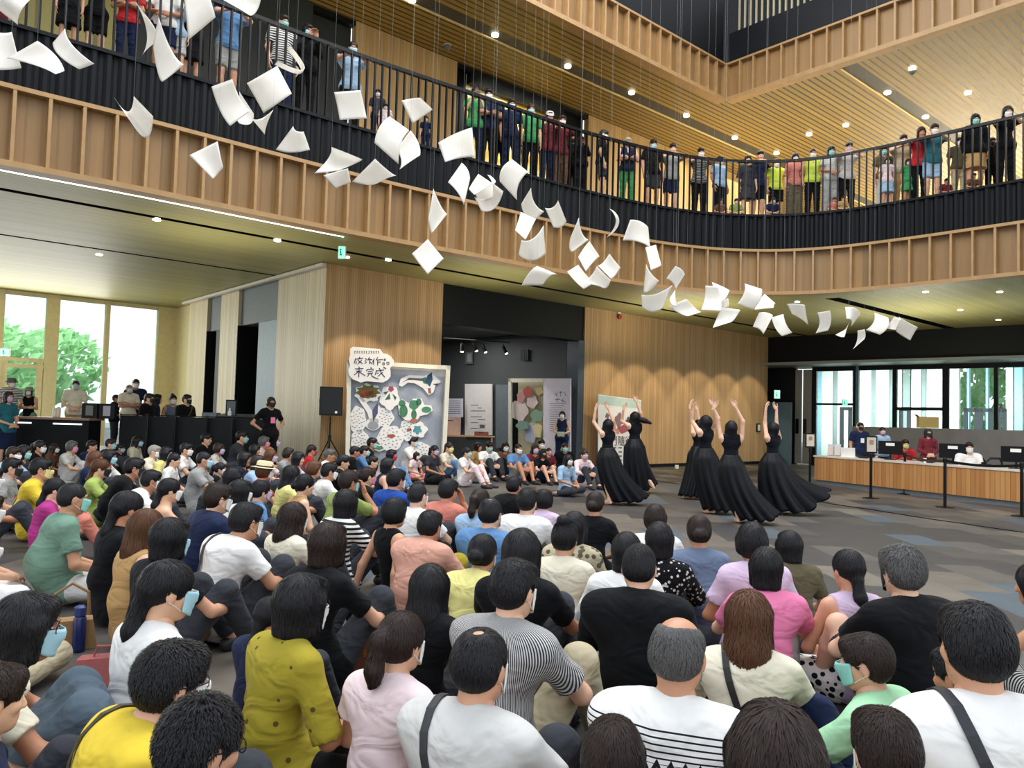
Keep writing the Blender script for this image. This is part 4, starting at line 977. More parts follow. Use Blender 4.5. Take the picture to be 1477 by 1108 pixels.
def shoe_mesh(J, i, lod, kind):
    k_ = ('shoe', i, lod, kind); a, t = J['ank'][i], J['toe'][i]; d = (t-a)*A3(1, 1, 0); L = np.linalg.norm(d); d = d/max(L, 1e-6); z = max(min(t[2], a[2]-.03), .0)
    s = SDF(); heel = a-d*.045+A3(0, 0, -.048); toe = t+d*.03; toe[2] = max(toe[2]-.002, .03); heel[2] = max(heel[2], .03)
    s.rc(heel, heel*.4+toe*.6, .037, .04, .02, ((0, 0, 1), 1.05)).rc(heel*.4+toe*.6, toe, .042, .036, .02, ((0, 0, 1), 1.15))
    if kind != 'sandal': s.rc(a-A3(0, 0, .03), (a+toe)/2, .046, .036, .03)
    s.sub('plane', (0, 0, .003), (0, 0, -1)); V, Q = s.mesh((.008, .011, .016)[lod]); g = Geo(); g.add(V, Q); return g.mesh('shoe', [None])
# ---------------- materials of people
SKIN = {}
def skin(i):
    if i not in SKIN:
        c = ['#d7a487', '#cf9a7a', '#e0b294', '#c18c6b', '#b97f5e', '#dcac8c'][i % 6]; m = plain('skin_tone_%s' % 'abcdef'[i % 6], c, .5, noise=.08, scale=14); b = m.node_tree.nodes['Principled BSDF']
        b.inputs['Subsurface Weight'].default_value = .12; b.inputs['Subsurface Radius'].default_value = (.02, .008, .004); b.inputs['Subsurface Scale'].default_value = .3; SKIN[i] = m
    return SKIN[i]
M_eyew = plain('eye_white', '#d8d4cc', .3, noise=0); M_iris = plain('dark_iris', '#1c120d', .2, noise=0); M_brow = plain('dark_brow', '#1b1410', .7, noise=0)
HCOL = dict(k=('#040406', '#242228'), d=('#1a100c', '#3a2720'), b=('#38200f', '#7a4a2a'), g=('#2c2b2b', '#7d7b79'), w=('#77716a', '#c9c3b8'), l=('#3c2416', '#8a5a36'))  # black pair: lighter tone paints streaked highlights into the hair colour
HM = {}
def hair_mat(c):
    if c in HM: return HM[c]
    m, nt, b = newmat('hair_'+{'k': 'black', 'd': 'dark_brown', 'b': 'brown', 'g': 'grey', 'w': 'white_grey', 'l': 'light_brown'}[c])
    tc = N(nt, 'ShaderNodeTexCoord'); sp = N(nt, 'ShaderNodeSeparateXYZ'); nt.links.new(tc.outputs['Object'], sp.inputs[0])
    at = math_node(nt, 'ARCTAN2', sp.outputs['X'], math_node(nt, 'ADD', sp.outputs['Y'], .045)); cx = N(nt, 'ShaderNodeCombineXYZ')
    nt.links.new(math_node(nt, 'MULTIPLY', at, 22.0), cx.inputs['X']); nt.links.new(math_node(nt, 'MULTIPLY', sp.outputs['Z'], 9.0), cx.inputs['Y'])
    nz = N(nt, 'ShaderNodeTexNoise'); nz.inputs['Scale'].default_value = 1.6; nz.inputs['Detail'].default_value = 6; nz.inputs['Roughness'].default_value = .75; nt.links.new(cx.outputs[0], nz.inputs['Vector'])
    r = ramp(nt, [(.35, HCOL[c][0]), (.75, HCOL[c][1])]); nt.links.new(nz.outputs['Fac'], r.inputs['Fac']); nt.links.new(r.outputs['Color'], b.inputs['Base Color'])
    b.inputs['Roughness'].default_value = .42; b.inputs['Specular IOR Level'].default_value = .32
    bb = N(nt, 'ShaderNodeBump'); bb.inputs['Strength'].default_value = .7; bb.inputs['Distance'].default_value = .004; nt.links.new(nz.outputs['Fac'], bb.inputs['Height']); nt.links.new(bb.outputs['Normal'], b.inputs['Normal'])
    HM[c] = m; return m
CM = {}
def cloth(col, pat=None, col2='#ffffff', sc=1.0):
    k = (col, pat, col2, sc)
    if k in CM: return CM[k]
    m, nt, b = newmat('fabric_%d' % len(CM)); tc = N(nt, 'ShaderNodeTexCoord'); O = tc.outputs['Object']; c = lin(col)
    n = N(nt, 'ShaderNodeTexNoise'); n.inputs['Scale'].default_value = 7; n.inputs['Detail'].default_value = 5; nt.links.new(O, n.inputs['Vector'])
    r = ramp(nt, [(.3, tuple(x*.88 for x in c[:3])), (.7, tuple(min(1, x*1.06) for x in c[:3]))]); nt.links.new(n.outputs['Fac'], r.inputs['Fac']); out = r.outputs['Color']
    if pat:
        sp = N(nt, 'ShaderNodeSeparateXYZ'); nt.links.new(O, sp.inputs[0]); mask = None
        if pat in ('hstripe', 'vstripe', 'thin'):
            q = {'hstripe': sp.outputs['Z'], 'thin': sp.outputs['Z'], 'vstripe': math_node(nt, 'ARCTAN2', sp.outputs['X'], sp.outputs['Y'])}[pat]
            f = math_node(nt, 'FRACT', math_node(nt, 'MULTIPLY', q, {'hstripe': 26., 'thin': 45., 'vstripe': 26.}[pat]*sc)); mask = math_node(nt, 'GREATER_THAN', f, .5 if pat != 'thin' else .7)
        elif pat in ('dots', 'floral', 'leopard', 'print'):
            v = N(nt, 'ShaderNodeTexVoronoi'); v.inputs['Scale'].default_value = {'dots': 16, 'floral': 34, 'leopard': 22, 'print': 13}[pat]*sc; nt.links.new(O, v.inputs['Vector'])
            if pat in ('floral', 'leopard'):
                v.inputs['Randomness'].default_value = 1
            mask = math_node(nt, 'LESS_THAN', v.outputs['Distance'], {'dots': .2, 'floral': .30, 'leopard': .42, 'print': .13}[pat])
        elif pat == 'zig':     # stripes at the yoke, a zigzag row, grey stripes below
            z = sp.outputs['Z']; f1 = math_node(nt, 'GREATER_THAN', math_node(nt, 'FRACT', math_node(nt, 'MULTIPLY', z, 62.)), .72)
            hi = math_node(nt, 'MULTIPLY', math_node(nt, 'GREATER_THAN', z, .498), math_node(nt, 'LESS_THAN', z, .585))
            tri = math_node(nt, 'ABSOLUTE', math_node(nt, 'SUBTRACT', math_node(nt, 'FRACT', math_node(nt, 'MULTIPLY', sp.outputs['X'], 26.)), .5))
            zz = math_node(nt, 'SUBTRACT', math_node(nt, 'MULTIPLY', math_node(nt, 'SUBTRACT', z, .462), 14.), tri)
            band = math_node(nt, 'MULTIPLY', math_node(nt, 'LESS_THAN', math_node(nt, 'ABSOLUTE', math_node(nt, 'SUBTRACT', zz, .06)), .16), 1.0)
            low = math_node(nt, 'MULTIPLY', math_node(nt, 'LESS_THAN', z, .442), math_node(nt, 'MULTIPLY', math_node(nt, 'GREATER_THAN', math_node(nt, 'FRACT', math_node(nt, 'MULTIPLY', z, 40.)), .45), .55))
            mask = math_node(nt, 'MAXIMUM', math_node(nt, 'MAXIMUM', math_node(nt, 'MULTIPLY', f1, hi), band), low)
        mx = N(nt, 'ShaderNodeMixRGB'); mx.inputs['Color2'].default_value = lin(col2); nt.links.new(mask, mx.inputs['Fac']); nt.links.new(out, mx.inputs['Color1']); out = mx.outputs['Color']
    nt.links.new(out, b.inputs['Base Color']); b.inputs['Roughness'].default_value = .85; b.inputs['Specular IOR Level'].default_value = .15; b.inputs['Sheen Weight'].default_value = .04
    w1 = N(nt, 'ShaderNodeTexNoise'); w1.inputs['Scale'].default_value = 4.5; w1.inputs['Detail'].default_value = 2.5; w1.inputs['Distortion'].default_value = .8; mp = N(nt, 'ShaderNodeMapping'); mp.inputs['Scale'].default_value = (1, 1, 1.8); nt.links.new(O, mp.inputs['Vector']); nt.links.new(mp.outputs['Vector'], w1.inputs['Vector'])
    bb = N(nt, 'ShaderNodeBump'); bb.inputs['Strength'].default_value = .7; bb.inputs['Distance'].default_value = .06; nt.links.new(w1.outputs['Fac'], bb.inputs['Height']); nt.links.new(bb.outputs['Normal'], b.inputs['Normal'])
    CM[k] = m; return m
# ---------------- assembling a person; meshes are shared, materials sit on the objects
LIB = {}
def lib(key, fn):
    if key not in LIB: LIB[key] = fn()
    return LIB[key]
def setm(o, mats):
    for i, m in enumerate(mats):
        if m is None: continue
        o.material_slots[i].link = 'OBJECT'; o.material_slots[i].material = m
def inst(me, name, parent, mats, loc=None, R=None, sc=1.0):
    o = bpy.data.objects.new(name, me); COL.objects.link(o); setm(o, mats)
    if parent is not None: o.parent = parent
    if loc is not None: o.location = loc
    if R is not None: o.rotation_euler = Matrix(R.tolist()).to_euler()
    if sc != 1.0: o.scale = (sc,)*3
    return o
NP = [0]
def person(loc, az, pose='hug', sex='m', hair='short', hc='k', top='tee', tcol='#ffffff', tpat=None, tcol2='#ffffff', tsc=1.0, bot='trousers', bcol='#22252b', bpat=None, mask='#dfe9ec', sk=None, lod=2, scale=1.0, hyaw=0.0, hpitch=-.1, stand=False, label=None, hat=None, hatcol=None, glasses=False, shoes='#2b2b2e', belly=0.0, J=None, jkey=None, seed=0, group=None, child=False, hroll=0.0):
    """az in degrees: 0 looks away from the camera, 90 to the right, 180 towards it"""
    NP[0] += 1; q = {0: 10, 1: 15, 2: 20}[lod]; hy = round(hyaw/q)*q; hpq = round(hpitch/.12)*.12; seed = seed % (3 if lod == 2 else 99)
    key = (pose, sex, stand, jkey)
    if J is None: J = lib(('J',)+key, lambda: standing(pose, sex == 'f') if stand else seated(pose, sex == 'f'))
    me = lib(('body',)+key+(lod, hy, hpq, hroll), lambda: body_geo(J, sex, lod, -math.radians(hy), hpq, hroll).mesh('body', [None, M_eyew, M_iris, M_brow]))
    root = inst(me, 'person', None, [skin(sk if sk is not None else NP[0])]); root.location = loc; root.rotation_euler = (0, 0, -math.radians(az)); root.scale = (scale,)*3
    HR = rot_xyz(hpq, -math.radians(hy), hroll)
    if top:
        base = {'dress': 'tee', 'tankdress': 'tank'}.get(top, top)
        sd = lambda: top_sdf(J, sex, base, belly)
        inst(lib(('top',)+key+(base, lod, belly, seed), lambda: cloth_mesh(sd(), lod, .008 if base != 'tank' else .004, seed, 'top')), {'jacket': 'jacket', 'hood': 'hooded_jacket', 'tank': 'tank_top', 'vest': 'vest', 'shirt': 'collared_shirt', 'polo': 'polo_shirt'}.get(base, 'shirt'), root, [cloth(tcol, tpat, tcol2, tsc)])
    if bot: inst(lib(('bot',)+key+(bot, lod, seed % 2), lambda: cloth_mesh(bottom_sdf(J, sex, bot), lod, .005, seed+50, 'bottom')), {'wide': 'trousers', 'longskirt': 'skirt'}.get(bot, bot), root, [cloth(bcol, bpat, tcol2 if bpat else '#ffffff')])
    if shoes:
        for i in (0, 1): inst(lib(('shoe', i)+key+(lod,), lambda: shoe_mesh(J, i, lod, 'shoe')), 'shoe', root, [plain('shoe_'+shoes.strip('#'), shoes, .5)])
    hs = 1.0
    if hair:
        h = inst(hair_mesh(hair, lod), 'hair', root, [hair_mat(hc)], J['H'], HR)
        if hair in ('pony', 'ponylow', 'twin') and lod < 2:
            t = inst(misc('tie', lod), 'hair_tie', h, [plain('hair_tie_band', '#b9a58a' if hair == 'pony' else '#1d1d22', .5)], (0, -.125, .03) if hair == 'pony' else (0, -.097, -.055))
    if mask: inst(misc('mask', min(lod, 2)), 'face_mask', root, [plain('mask_'+mask.strip('#'), mask, .8, noise=.03), plain('mask_loop', '#e8e8e6', .6, noise=0)], J['H'], HR, .96)
    if hat: inst(misc(hat, lod), {'hat': 'straw_hat', 'cap': 'cap', 'bucket': 'bucket_hat', 'headphones': 'headphones'}[hat], root, [plain('hat_'+(hatcol or '#d9c7a0').strip('#'), hatcol or '#d9c7a0', .8, bump=.4), M_metal], J['H'], HR, .97)
    if glasses: inst(misc('glasses', lod), 'glasses', root, [M_metal], J['H'], HR, .96)
    tag(root, label or 'person', 'person', group)
    return root, J
def ribbon(parent, s, pts, width, mat, name='strap', th=.004):
    """flat band lying on a garment: points are pushed onto the garment surface"""
    P = np.array([np.array(p, float) for p in pts]); T = np.linspace(0, len(P)-1, 26); Q = np.stack([np.interp(T, range(len(P)), P[:, i]) for i in range(3)], 1)
    def gr(Q):
        e = .006; g = np.stack([s.eval(Q+np.eye(3)[i]*e)-s.eval(Q-np.eye(3)[i]*e) for i in range(3)], -1); return g/np.maximum(np.linalg.norm(g, axis=-1, keepdims=True), 1e-6)
    for _ in range(4): Q = Q-gr(Q)*(s.eval(Q)-.006)[:, None]
    g = gr(Q); t = np.gradient(Q, axis=0); t /= np.linalg.norm(t, axis=1, keepdims=True); sd = np.cross(t, g); m = MB(); vs = []
    for a, b, c in zip(Q, sd, g): vs += [a-b*width/2, a+b*width/2, a+b*width/2+c*th, a-b*width/2+c*th]
    fs = [(i*4+k, i*4+(k+1) % 4, i*4+4+(k+1) % 4, i*4+4+k) for i in range(len(Q)-1) for k in range(4)]+[(3, 2, 1, 0), tuple(len(vs)-4+k for k in range(4))]
    m.add(vs, fs); return m.build(name, mat, parent, smooth=False)
# ============================================================ THE PEOPLE OF THE PHOTOGRAPH
PAL = dict(wh=('white', '#e9e7e2'), cr=('cream', '#e4dcc4'), gy=('grey', '#9a9a97'), lg=('light grey', '#c9c7c2'), dg=('dark grey', '#383a40'), bk=('black', '#0c0d10'), nv=('navy', '#1b2542'), rb=('royal blue', '#1e4796'), lb=('light blue', '#9fbcd6'), dn=('denim blue', '#5f87b3'),
  sg=('sage green', '#6f8f7c'), lm=('lime green', '#a5b860'), og=('olive green', '#8a9a55'), ol=('olive brown', '#5d543f'), mg=('magenta', '#a8357c'), pk=('pink', '#e87fa6'), lp=('pale pink', '#e9d2d2'), li=('lilac', '#cdb5cc'), co=('coral', '#c77a6a'), sa=('salmon', '#cf9a86'), rd=('red', '#c22f33'), mr=('maroon', '#6e2730'),
  ye=('yellow', '#dcbf3c'), mu=('mustard', '#a3942f'), ly=('pale yellow', '#e2d98a'), tn=('tan', '#b8935f'), be=('beige', '#b7ab8d'), br=('brown', '#6b4a36'), mt=('mint green', '#a9dcae'), tl=('teal', '#2f6f7c'), sb=('slate blue', '#6b7890'), dt=('dusty blue', '#54626e'), lt=('lime', '#c6d94f'), gn=('green', '#3f8f55'))
MK = dict(b='#a9d3e0', w='#e6e6e2', g='#8fd0c4', k='#202226', p='#d98aa0', l='#c3b3cf', y='#e4d98e', r='#b8303c', n=None)
HN = dict(short='short', curly='curly', spiky='spiky', boy='short', crew='cropped', bald='balding', thin='thinning', bob='bobbed', bobshort='short bobbed', long='long', longwavy='long wavy', pony='ponytailed', ponylow='low-tied', bun='bun-tied', bunlow='low-bun', twin='plaited')
HCN = dict(k='black', d='dark brown', b='brown', g='grey', w='white', l='light brown')
TN = dict(tee='T-shirt', fit='fitted top', shirt='collared shirt', polo='polo shirt', puff='puff-sleeved top', long='long-sleeved top', jacket='jacket', hood='hooded jacket', half='loose top', loose='loose top', tank='sleeveless top', vest='vest', strapless='off-shoulder top')
TGT = Vector((3.6, 14.2))
CROWD = []
def desc(c): return 'person in %s %s%s, %s %s hair' % (PAL[c['col']][0], (PATN.get(c['pat'], '')+' ' if c['pat'] else ''), TN[c['top']], HN[c['hair']], HCN[c['hc']])
PATN = dict(hstripe='striped', vstripe='pinstriped', thin='striped', dots='dotted', floral='floral', leopard='spotted', print='printed', zig='zigzag')
def S(x, y, pose, sex, hair, hc, top, col, mask='w', az=None, bot='trousers', bc='dg', pat=None, c2='#1b1b1e', sc=1.0, hy=0, hp=-.08, where='seated', D=None, feet=None, **kw):
    CROWD.append(dict(x=x, y=y, pose=pose, sex=sex, hair=hair, hc=hc, top=top, col=col, mask=mask, az=az, bot=bot, bc=bc, pat=pat, c2=c2, sc=sc, hy=hy, hp=hp, where=where, D=D, kw=kw))
# --- far left and back rows (heads small, faces to the right)
S(23, 634, 'cross', 'f', 'bun', 'k', 'tee', 'pk', 'n', hy=10); S(35, 653, 'cross', 'f', 'bob', 'k', 'tee', 'dg', 'g', hy=10); S(58, 645, 'cross', 'f', 'pony', 'k', 'tee', 'bk', 'w'); S(79, 647, 'cross', 'f', 'long', 'd', 'tee', 'br', 'w', sc=.85)
S(104, 645, 'hug', 'f', 'bobshort', 'g', 'tee', 'lg', 'p', pat=None, bc='lg'); S(108, 627, 'cross', 'f', 'bob', 'k', 'tee', 'gy', 'w'); S(133, 644, 'hug', 'm', 'short', 'k', 'tee', 'nv', 'n'); S(160, 641, 'hug', 'm', 'short', 'd', 'tee', 'nv', 'b'); S(174, 647, 'cross', 'm', 'boy', 'k', 'tee', 'nv', 'b', sc=.85)
S(199, 637, 'side', 'f', 'long', 'k', 'loose', 'cr', 'b'); S(223, 652, 'hug', 'm', 'short', 'w', 'tee', 'cr', 'w'); S(240, 655, 'cross', 'f', 'bob', 'k', 'tee', 'ly', 'n'); S(269, 649, 'hug', 'm', 'short', 'k', 'tee', 'wh', 'w', glasses=True, sc=1.05); S(252, 664, 'cross', 'f', 'ponylow', 'k', 'tee', 'wh', 'n', sc=.95)
S(295, 664, 'hug', 'm', 'crew', 'k', 'tee', 'gy', 'b', sc=1.05); S(316, 648, 'hug', 'f', 'bobshort', 'd', 'tee', 'lg', 'l'); S(298, 634, 'cross', 'm', 'short', 'k', 'tee', 'bk', 'n'); S(349, 631, 'hug', 'm', 'short', 'k', 'tee', 'dg', 'g', az=75, glasses=True, sc=1.05)
S(381, 638, 'cross', 'f', 'bobshort', 'g', 'tee', 'lp', 'p', glasses=True); S(396, 635, 'cross', 'm', 'crew', 'd', 'tee', 'tn', 'l', sc=.95); S(368, 650, 'cross', 'f', 'bob', 'k', 'tee', 'bk', 'n'); S(353, 663, 'hug', 'f', 'bob', 'k', 'tee', 'nv', 'n'); S(372, 668, 'hug', 'f', 'bob', 'd', 'tee', 'lb', 'n'); S(391, 658, 'hug', 'f', 'long', 'b', 'tee', 'lp', 'l')
S(382, 680, 'hug', 'f', 'bobshort', 'b', 'tee', 'rd', 'w', hat='hat', hatcol='#dccba2'); S(318, 677, 'cross', 'f', 'pony', 'k', 'tee', 'bk', 'w', sc=.85); S(337, 690, 'hug', 'f', 'bob', 'k', 'tee', 'bk', 'n'); S(347, 710, 'hug', 'f', 'bob', 'k', 'tee', 'wh', 'w'); S(377, 709, 'cross', 'f', 'bunlow', 'k', 'tee', 'dn', 'l', sc=.95)
S(138, 662, 'hug', 'f', 'long', 'b', 'tee', 'nv', 'n'); S(158, 660, 'hug', 'f', 'bob', 'k', 'tee', 'wh', 'b'); S(146, 676, 'hug', 'f', 'ponylow', 'b', 'tee', 'lm', 'k'); S(195, 672, 'hugl', 'm', 'short', 'k', 'tee', 'bk', 'k', glasses=True, sc=1.08, belly=.03); S(219, 690, 'hugl', 'm', 'short', 'k', 'tee', 'wh', 'w')
S(20, 656, 'hug', 'm', 'short', 'd', 'tee', 'lb', 'w'); S(18, 675, 'cross', 'm', 'short', 'k', 'tee', 'gy', 'k'); S(60, 677, 'hug', 'm', 'short', 'k', 'tee', 'ye', 'y', glasses=True, sc=1.06, strap='#3d3325'); S(80, 707, 'hug', 'f', 'ponylow', 'k', 'tee', 'mg', 'n', bc='co', sc=.95); S(106, 720, 'cross', 'm', 'crew', 'k', 'tee', 'sg', 'g', bc='lg', sc=1.08, belly=.05)
S(185, 735, 'side', 'f', 'ponylow', 'k', 'tee', 'bk', 'w', bot='longskirt', bc='wh', bpat='leopard', sc=1.08); S(245, 708, 'hug', 'f', 'ponylow', 'k', 'strapless', 'tn', 'w'); S(213, 762, 'side', 'f', 'long', 'b', 'tank', 'tn', 'n', bot='longskirt', bc='tn', sc=1.05); S(246, 778, 'hug', 'f', 'bob', 'k', 'tee', 'bk', 'b')
S(314, 720, 'hug', 'm', 'short', 'd', 'jacket', 'nv', 'w', glasses=True, sc=1.08); S(356, 746, 'hugl', 'm', 'short', 'k', 'tee', 'wh', 'w', glasses=True, strap='#26262a', sc=1.05); S(-12, 690, 'hug', 'f', 'bob', 'k', 'tee', 'lg', 'w'); S(-18, 735, 'cross', 'f', 'bob', 'd', 'tee', 'lp', 'w', bc='wh', bot='longskirt'); S(-30, 790, 'side', 'f', 'long', 'd', 'tee', 'lp', 'w', bc='be', bot='longskirt')
# --- centre
S(416, 655, 'hug', 'f', 'bobshort', 'd', 'tee', 'gy', 'n'); S(430, 662, 'hug', 'f', 'bob', 'k', 'tee', 'lp', 'n'); S(450, 650, 'cross', 'f', 'ponylow', 'd', 'polo', 'rd', 'r', az=60); S(476, 657, 'hug', 'm', 'short', 'g', 'tee', 'wh', 'n'); S(495, 667, 'hug', 'm', 'curly', 'k', 'tee', 'bk', 'n'); S(453, 677, 'cross', 'f', 'bobshort', 'b', 'tee', 'dg', 'n')
S(421, 686, 'hug', 'f', 'longwavy', 'k', 'tee', 'ly', 'n'); S(440, 700, 'cross', 'f', 'bunlow', 'k', 'tank', 'tn', 'n'); S(475, 681, 'hug', 'm', 'short', 'k', 'tee', 'wh', 'w', strap='#3a2f26'); S(504, 696, 'chin', 'm', 'short', 'd', 'tee', 'og', 'b', glasses=True, sc=1.06, belly=.03); S(530, 688, 'hug', 'm', 'short', 'd', 'tee', 'bk', 'p'); S(559, 672, 'cross', 'f', 'bob', 'k', 'tank', 'nv', 'n')
S(572, 693, 'hug', 'm', 'short', 'k', 'tee', 'rb', 'w', glasses=True, sc=1.06); S(526, 651, 'hug', 'm', 'short', 'k', 'shirt', 'dn', 'b', az=80); S(537, 640, 'cross', 'm', 'short', 'k', 'tee', 'bk', 'g', az=90); S(512, 652, 'cross', 'm', 'short', 'k', 'tee', 'bk', 'n', az=70); S(538, 667, 'cross', 'm', 'boy', 'k', 'tee', 'dg', 'n', sc=.9); S(565, 655, 'hugl', 'f', 'bob', 'k', 'tee', 'lp', 'r', az=100, bc='dn'); S(549, 653, 'cross', 'm', 'boy', 'k', 'tee', 'gy', 'n', az=100, sc=.75, hat='cap', hatcol='#4d7a4a')
S(596, 638, 'hug', 'm', 'short', 'k', 'tee', 'wh', 'b', az=95, sc=1.0, D=18.6); S(601, 658, 'cross', 'f', 'bob', 'd', 'tee', 'lp', 'w', az=125, sc=.72, bot='shorts', bc='pk'); S(627, 650, 'side', 'f', 'pony', 'k', 'tee', 'dg', 'l', az=125, bot='longskirt', bc='bk', bpat='leopard'); S(648, 646, 'hug', 'f', 'ponylow', 'd', 'tee', 'cr', 'y', az=120, bc='dn'); S(674, 653, 'hug', 'f', 'bunlow', 'k', 'tee', 'wh', 'g', az=115, bc='lp')
S(690, 645, 'cross', 'f', 'bob', 'd', 'tee', 'tn', 'n', az=120, D=20.6); S(706, 645, 'hug', 'm', 'short', 'k', 'tee', 'wh', 'g', az=150, hp=-.4, bc='dg'); S(729, 645, 'hug', 'f', 'bob', 'k', 'tee', 'br', 'w', az=160, bc='bk'); S(748, 648, 'hug', 'm', 'crew', 'k', 'tee', 'dn', 'w', az=150, bc='gy', bot='shorts', sc=1.06); S(772, 648, 'hug', 'f', 'bob', 'd', 'tee', 'mr', 'l', az=160, bc='nv', bot='shorts')
S(783, 655, 'hug', 'f', 'bob', 'k', 'tee', 'bk', 'k', az=150, bot='shorts', bc='nv', sc=.9); S(781, 641, 'cross', 'm', 'short', 'k', 'tee', 'dg', 'w', az=170, D=20.8); S(792, 652, 'cross', 'm', 'crew', 'd', 'tee', 'mr', 'p', az=150, D=20.6, sc=.9); S(815, 646, 'cross', 'm', 'short', 'd', 'jacket', 'bk', 'g', az=175, D=20.8); S(820, 664, 'side', 'f', 'long', 'k', 'half', 'lb', 'w', az=140, sc=.95); S(843, 656, 'hug', 'f', 'bun', 'd', 'long', 'lp', 'l', az=155)
# middle centre
S(500, 727, 'hug', 'f', 'bob', 'k', 'tee', 'wh', 'n', pat='hstripe', sc=1.03); S(570, 740, 'lean', 'f', 'bobshort', 'k', 'tank', 'bk', 'n', az=50, bot='trousers', bc='bk'); S(603, 716, 'hug', 'm', 'crew', 'k', 'tee', 'wh', 'w', sc=1.05); S(647, 709, 'chin', 'm', 'short', 'k', 'tee', 'co', 'n', glasses=True, sc=1.05); S(621, 754, 'hugl', 'm', 'short', 'k', 'loose', 'sa', 'w', pat='print', c2='#d9b3a4', bc='mu'); S(424, 748, 'hug', 'f', 'longwavy', 'd', 'long', 'cr', 'w', sc=1.03)
S(474, 786, 'hug', 'f', 'bob', 'd', 'tee', 'bk', 'w', sc=1.06); S(693, 724, 'hug', 'f', 'pony', 'd', 'tee', 'lb', 'n'); S(708, 742, 'hug', 'm', 'thin', 'k', 'tee', 'dn', 'w', glasses=True, sc=1.05); S(697, 792, 'hugl', 'f', 'bunlow', 'k', 'tee', 'ly', 'w', glasses=True, sc=1.03); S(742, 702, 'hug', 'm', 'short', 'k', 'jacket', 'bk', 'n', sc=.98)
S(761, 725, 'hug', 'm', 'short', 'k', 'tee', 'wh', 'n', sc=1.05); S(785, 722, 'hug', 'f', 'bobshort', 'k', 'tee', 'li', 'n', sc=.95); S(815, 778, 'hug', 'f', 'bun', 'k', 'long', 'cr', 'n', sc=1.03); S(829, 762, 'cross', 'f', 'bob', 'k', 'tee', 'be', 'n', pat='leopard', c2='#5f5443'); S(859, 728, 'cross', 'f', 'bunlow', 'd', 'tee', 'bk', 'n'); S(753, 797, 'hug', 'f', 'long', 'k', 'tee', 'bk', 'n', sc=1.03)
S(945, 749, 'hug', 'f', 'bobshort', 'd', 'loose', 'wh', 'n'); S(951, 780, 'hug', 'f', 'bob', 'k', 'loose', 'bk', 'n', pat='floral', c2='#cfc8c0', bpat='floral'); S(904, 797, 'cross', 'f', 'bob', 'k', 'loose', 'wh', 'n', sc=.97); S(922, 820, 'hug', 'm', 'crew', 'k', 'hood', 'bk', 'n', sc=1.08); S(1008, 768, 'cross', 'f', 'bunlow', 'd', 'tee', 'sb', 'n', belly=.04, sc=1.05, az=8); S(1084, 783, 'cross', 'f', 'bobshort', 'k', 'tee', 'li', 'n', az=0)
S(1105, 820, 'hug', 'f', 'bob', 'k', 'tee', 'pk', 'n', az=10, bot='shorts', bc='gy'); S(1138, 789, 'cross', 'f', 'bob', 'k', 'tee', 'ol', 'n', az=-5, sc=.97); S(1223, 823, 'cross', 'f', 'ponylow', 'k', 'tank', 'li', 'n', az=-8, sc=1.0, bpat='leopard', bc='wh', bot='wide'); S(1300, 826, 'hug', 'm', 'curly', 'g', 'tee', 'bk', 'k', az=-12, sc=1.08, bot='shorts', bc='dg')
S(1495, 845, 'hug', 'f', 'long', 'k', 'tank', 'wh', 'n', az=-40, bpat='vstripe', bc='lg')
# --- foreground
S(41, 893, 'hugl', 'f', 'bob', 'k', 'tee', 'cr', 'b', az=55, bot='longskirt', bc='dt', glasses=True, sc=1.0, hy=8); S(243, 853, 'cross', 'f', 'ponylow', 'k', 'puff', 'wh', 'b', az=42, bot='trousers', bc='be', sc=1.06, hy=14); S(250, 972, 'hugl', 'm', 'curly', 'k', 'tee', 'ye', 'w', az=48, glasses=True, strap='#3c3426', sc=1.0); S(292, 1060, 'hugl', 'm', 'spiky', 'k', 'tee', 'dg', 'n', az=40, glasses=True, sc=1.0, hp=-.2)
S(-10, 1010, 'hug', 'm', 'boy', 'd', 'tee', 'nv', 'n', az=45, sc=.85); S(391, 890, 'hug', 'f', 'ponylow', 'k', 'tee', 'nv', 'n', az=30, sc=.85); S(436, 873, 'cross', 'f', 'bob', 'k', 'half', 'mu', 'w', az=45, bot='trousers', bc='bk', pat='print', c2='#5b4a1e', glasses=True, sc=1.06); S(580, 927, 'cross', 'f', 'pony', 'd', 'puff', 'lp', 'w', az=35, sc=.88, bot='longskirt', bc='lp'); S(621, 848, 'hug', 'f', 'long', 'k', 'tee', 'bk', 'n', az=22, sc=1.04)
S(694, 962, 'hug', 'm', 'thin', 'k', 'tee', 'lg', 'w', az=30, strap='#2b2c2f', sc=1.06); S(742, 851, 'hug', 'm', 'short', 'k', 'shirt', 'lg', 'w', az=38, pat='vstripe', c2='#2a2e3a', bc='be', sc=1.1); S(979, 945, 'hug', 'm', 'bald', 'g', 'polo', 'wh', 'g', az=28, pat='zig', c2='#1d1f26', sc=1.08); S(884, 1096, 'cross', 'f', 'bobshort', 'd', 'tee', 'bk', 'n', az=10); S(1080, 893, 'hug', 'f', 'longwavy', 'b', 'loose', 'cr', 'n', az=20, strap='#1f1b18', sc=1.08)
S(1247, 957, 'hug', 'm', 'boy', 'd', 'tee', 'mt', 'g', az=-42, sc=.93, hy=-25, bc='nv'); S(1405, 936, 'cross', 'm', 'short', 'k', 'tee', 'wh', 'n', az=5, strap='#202126', sc=1.08); S(1275, 1086, 'cross', 'm', 'boy', 'd', 'tee', 'lg', 'w', az=0, sc=.9); S(1118, 1105, 'hug', 'f', 'bob', 'd', 'tee', 'br', 'n', az=10, sc=1.0); S(1383, 978, 'side', 'm', 'short', 'k', 'tee', 'bk', 'n', az=-30, D=2.75, sc=.93)
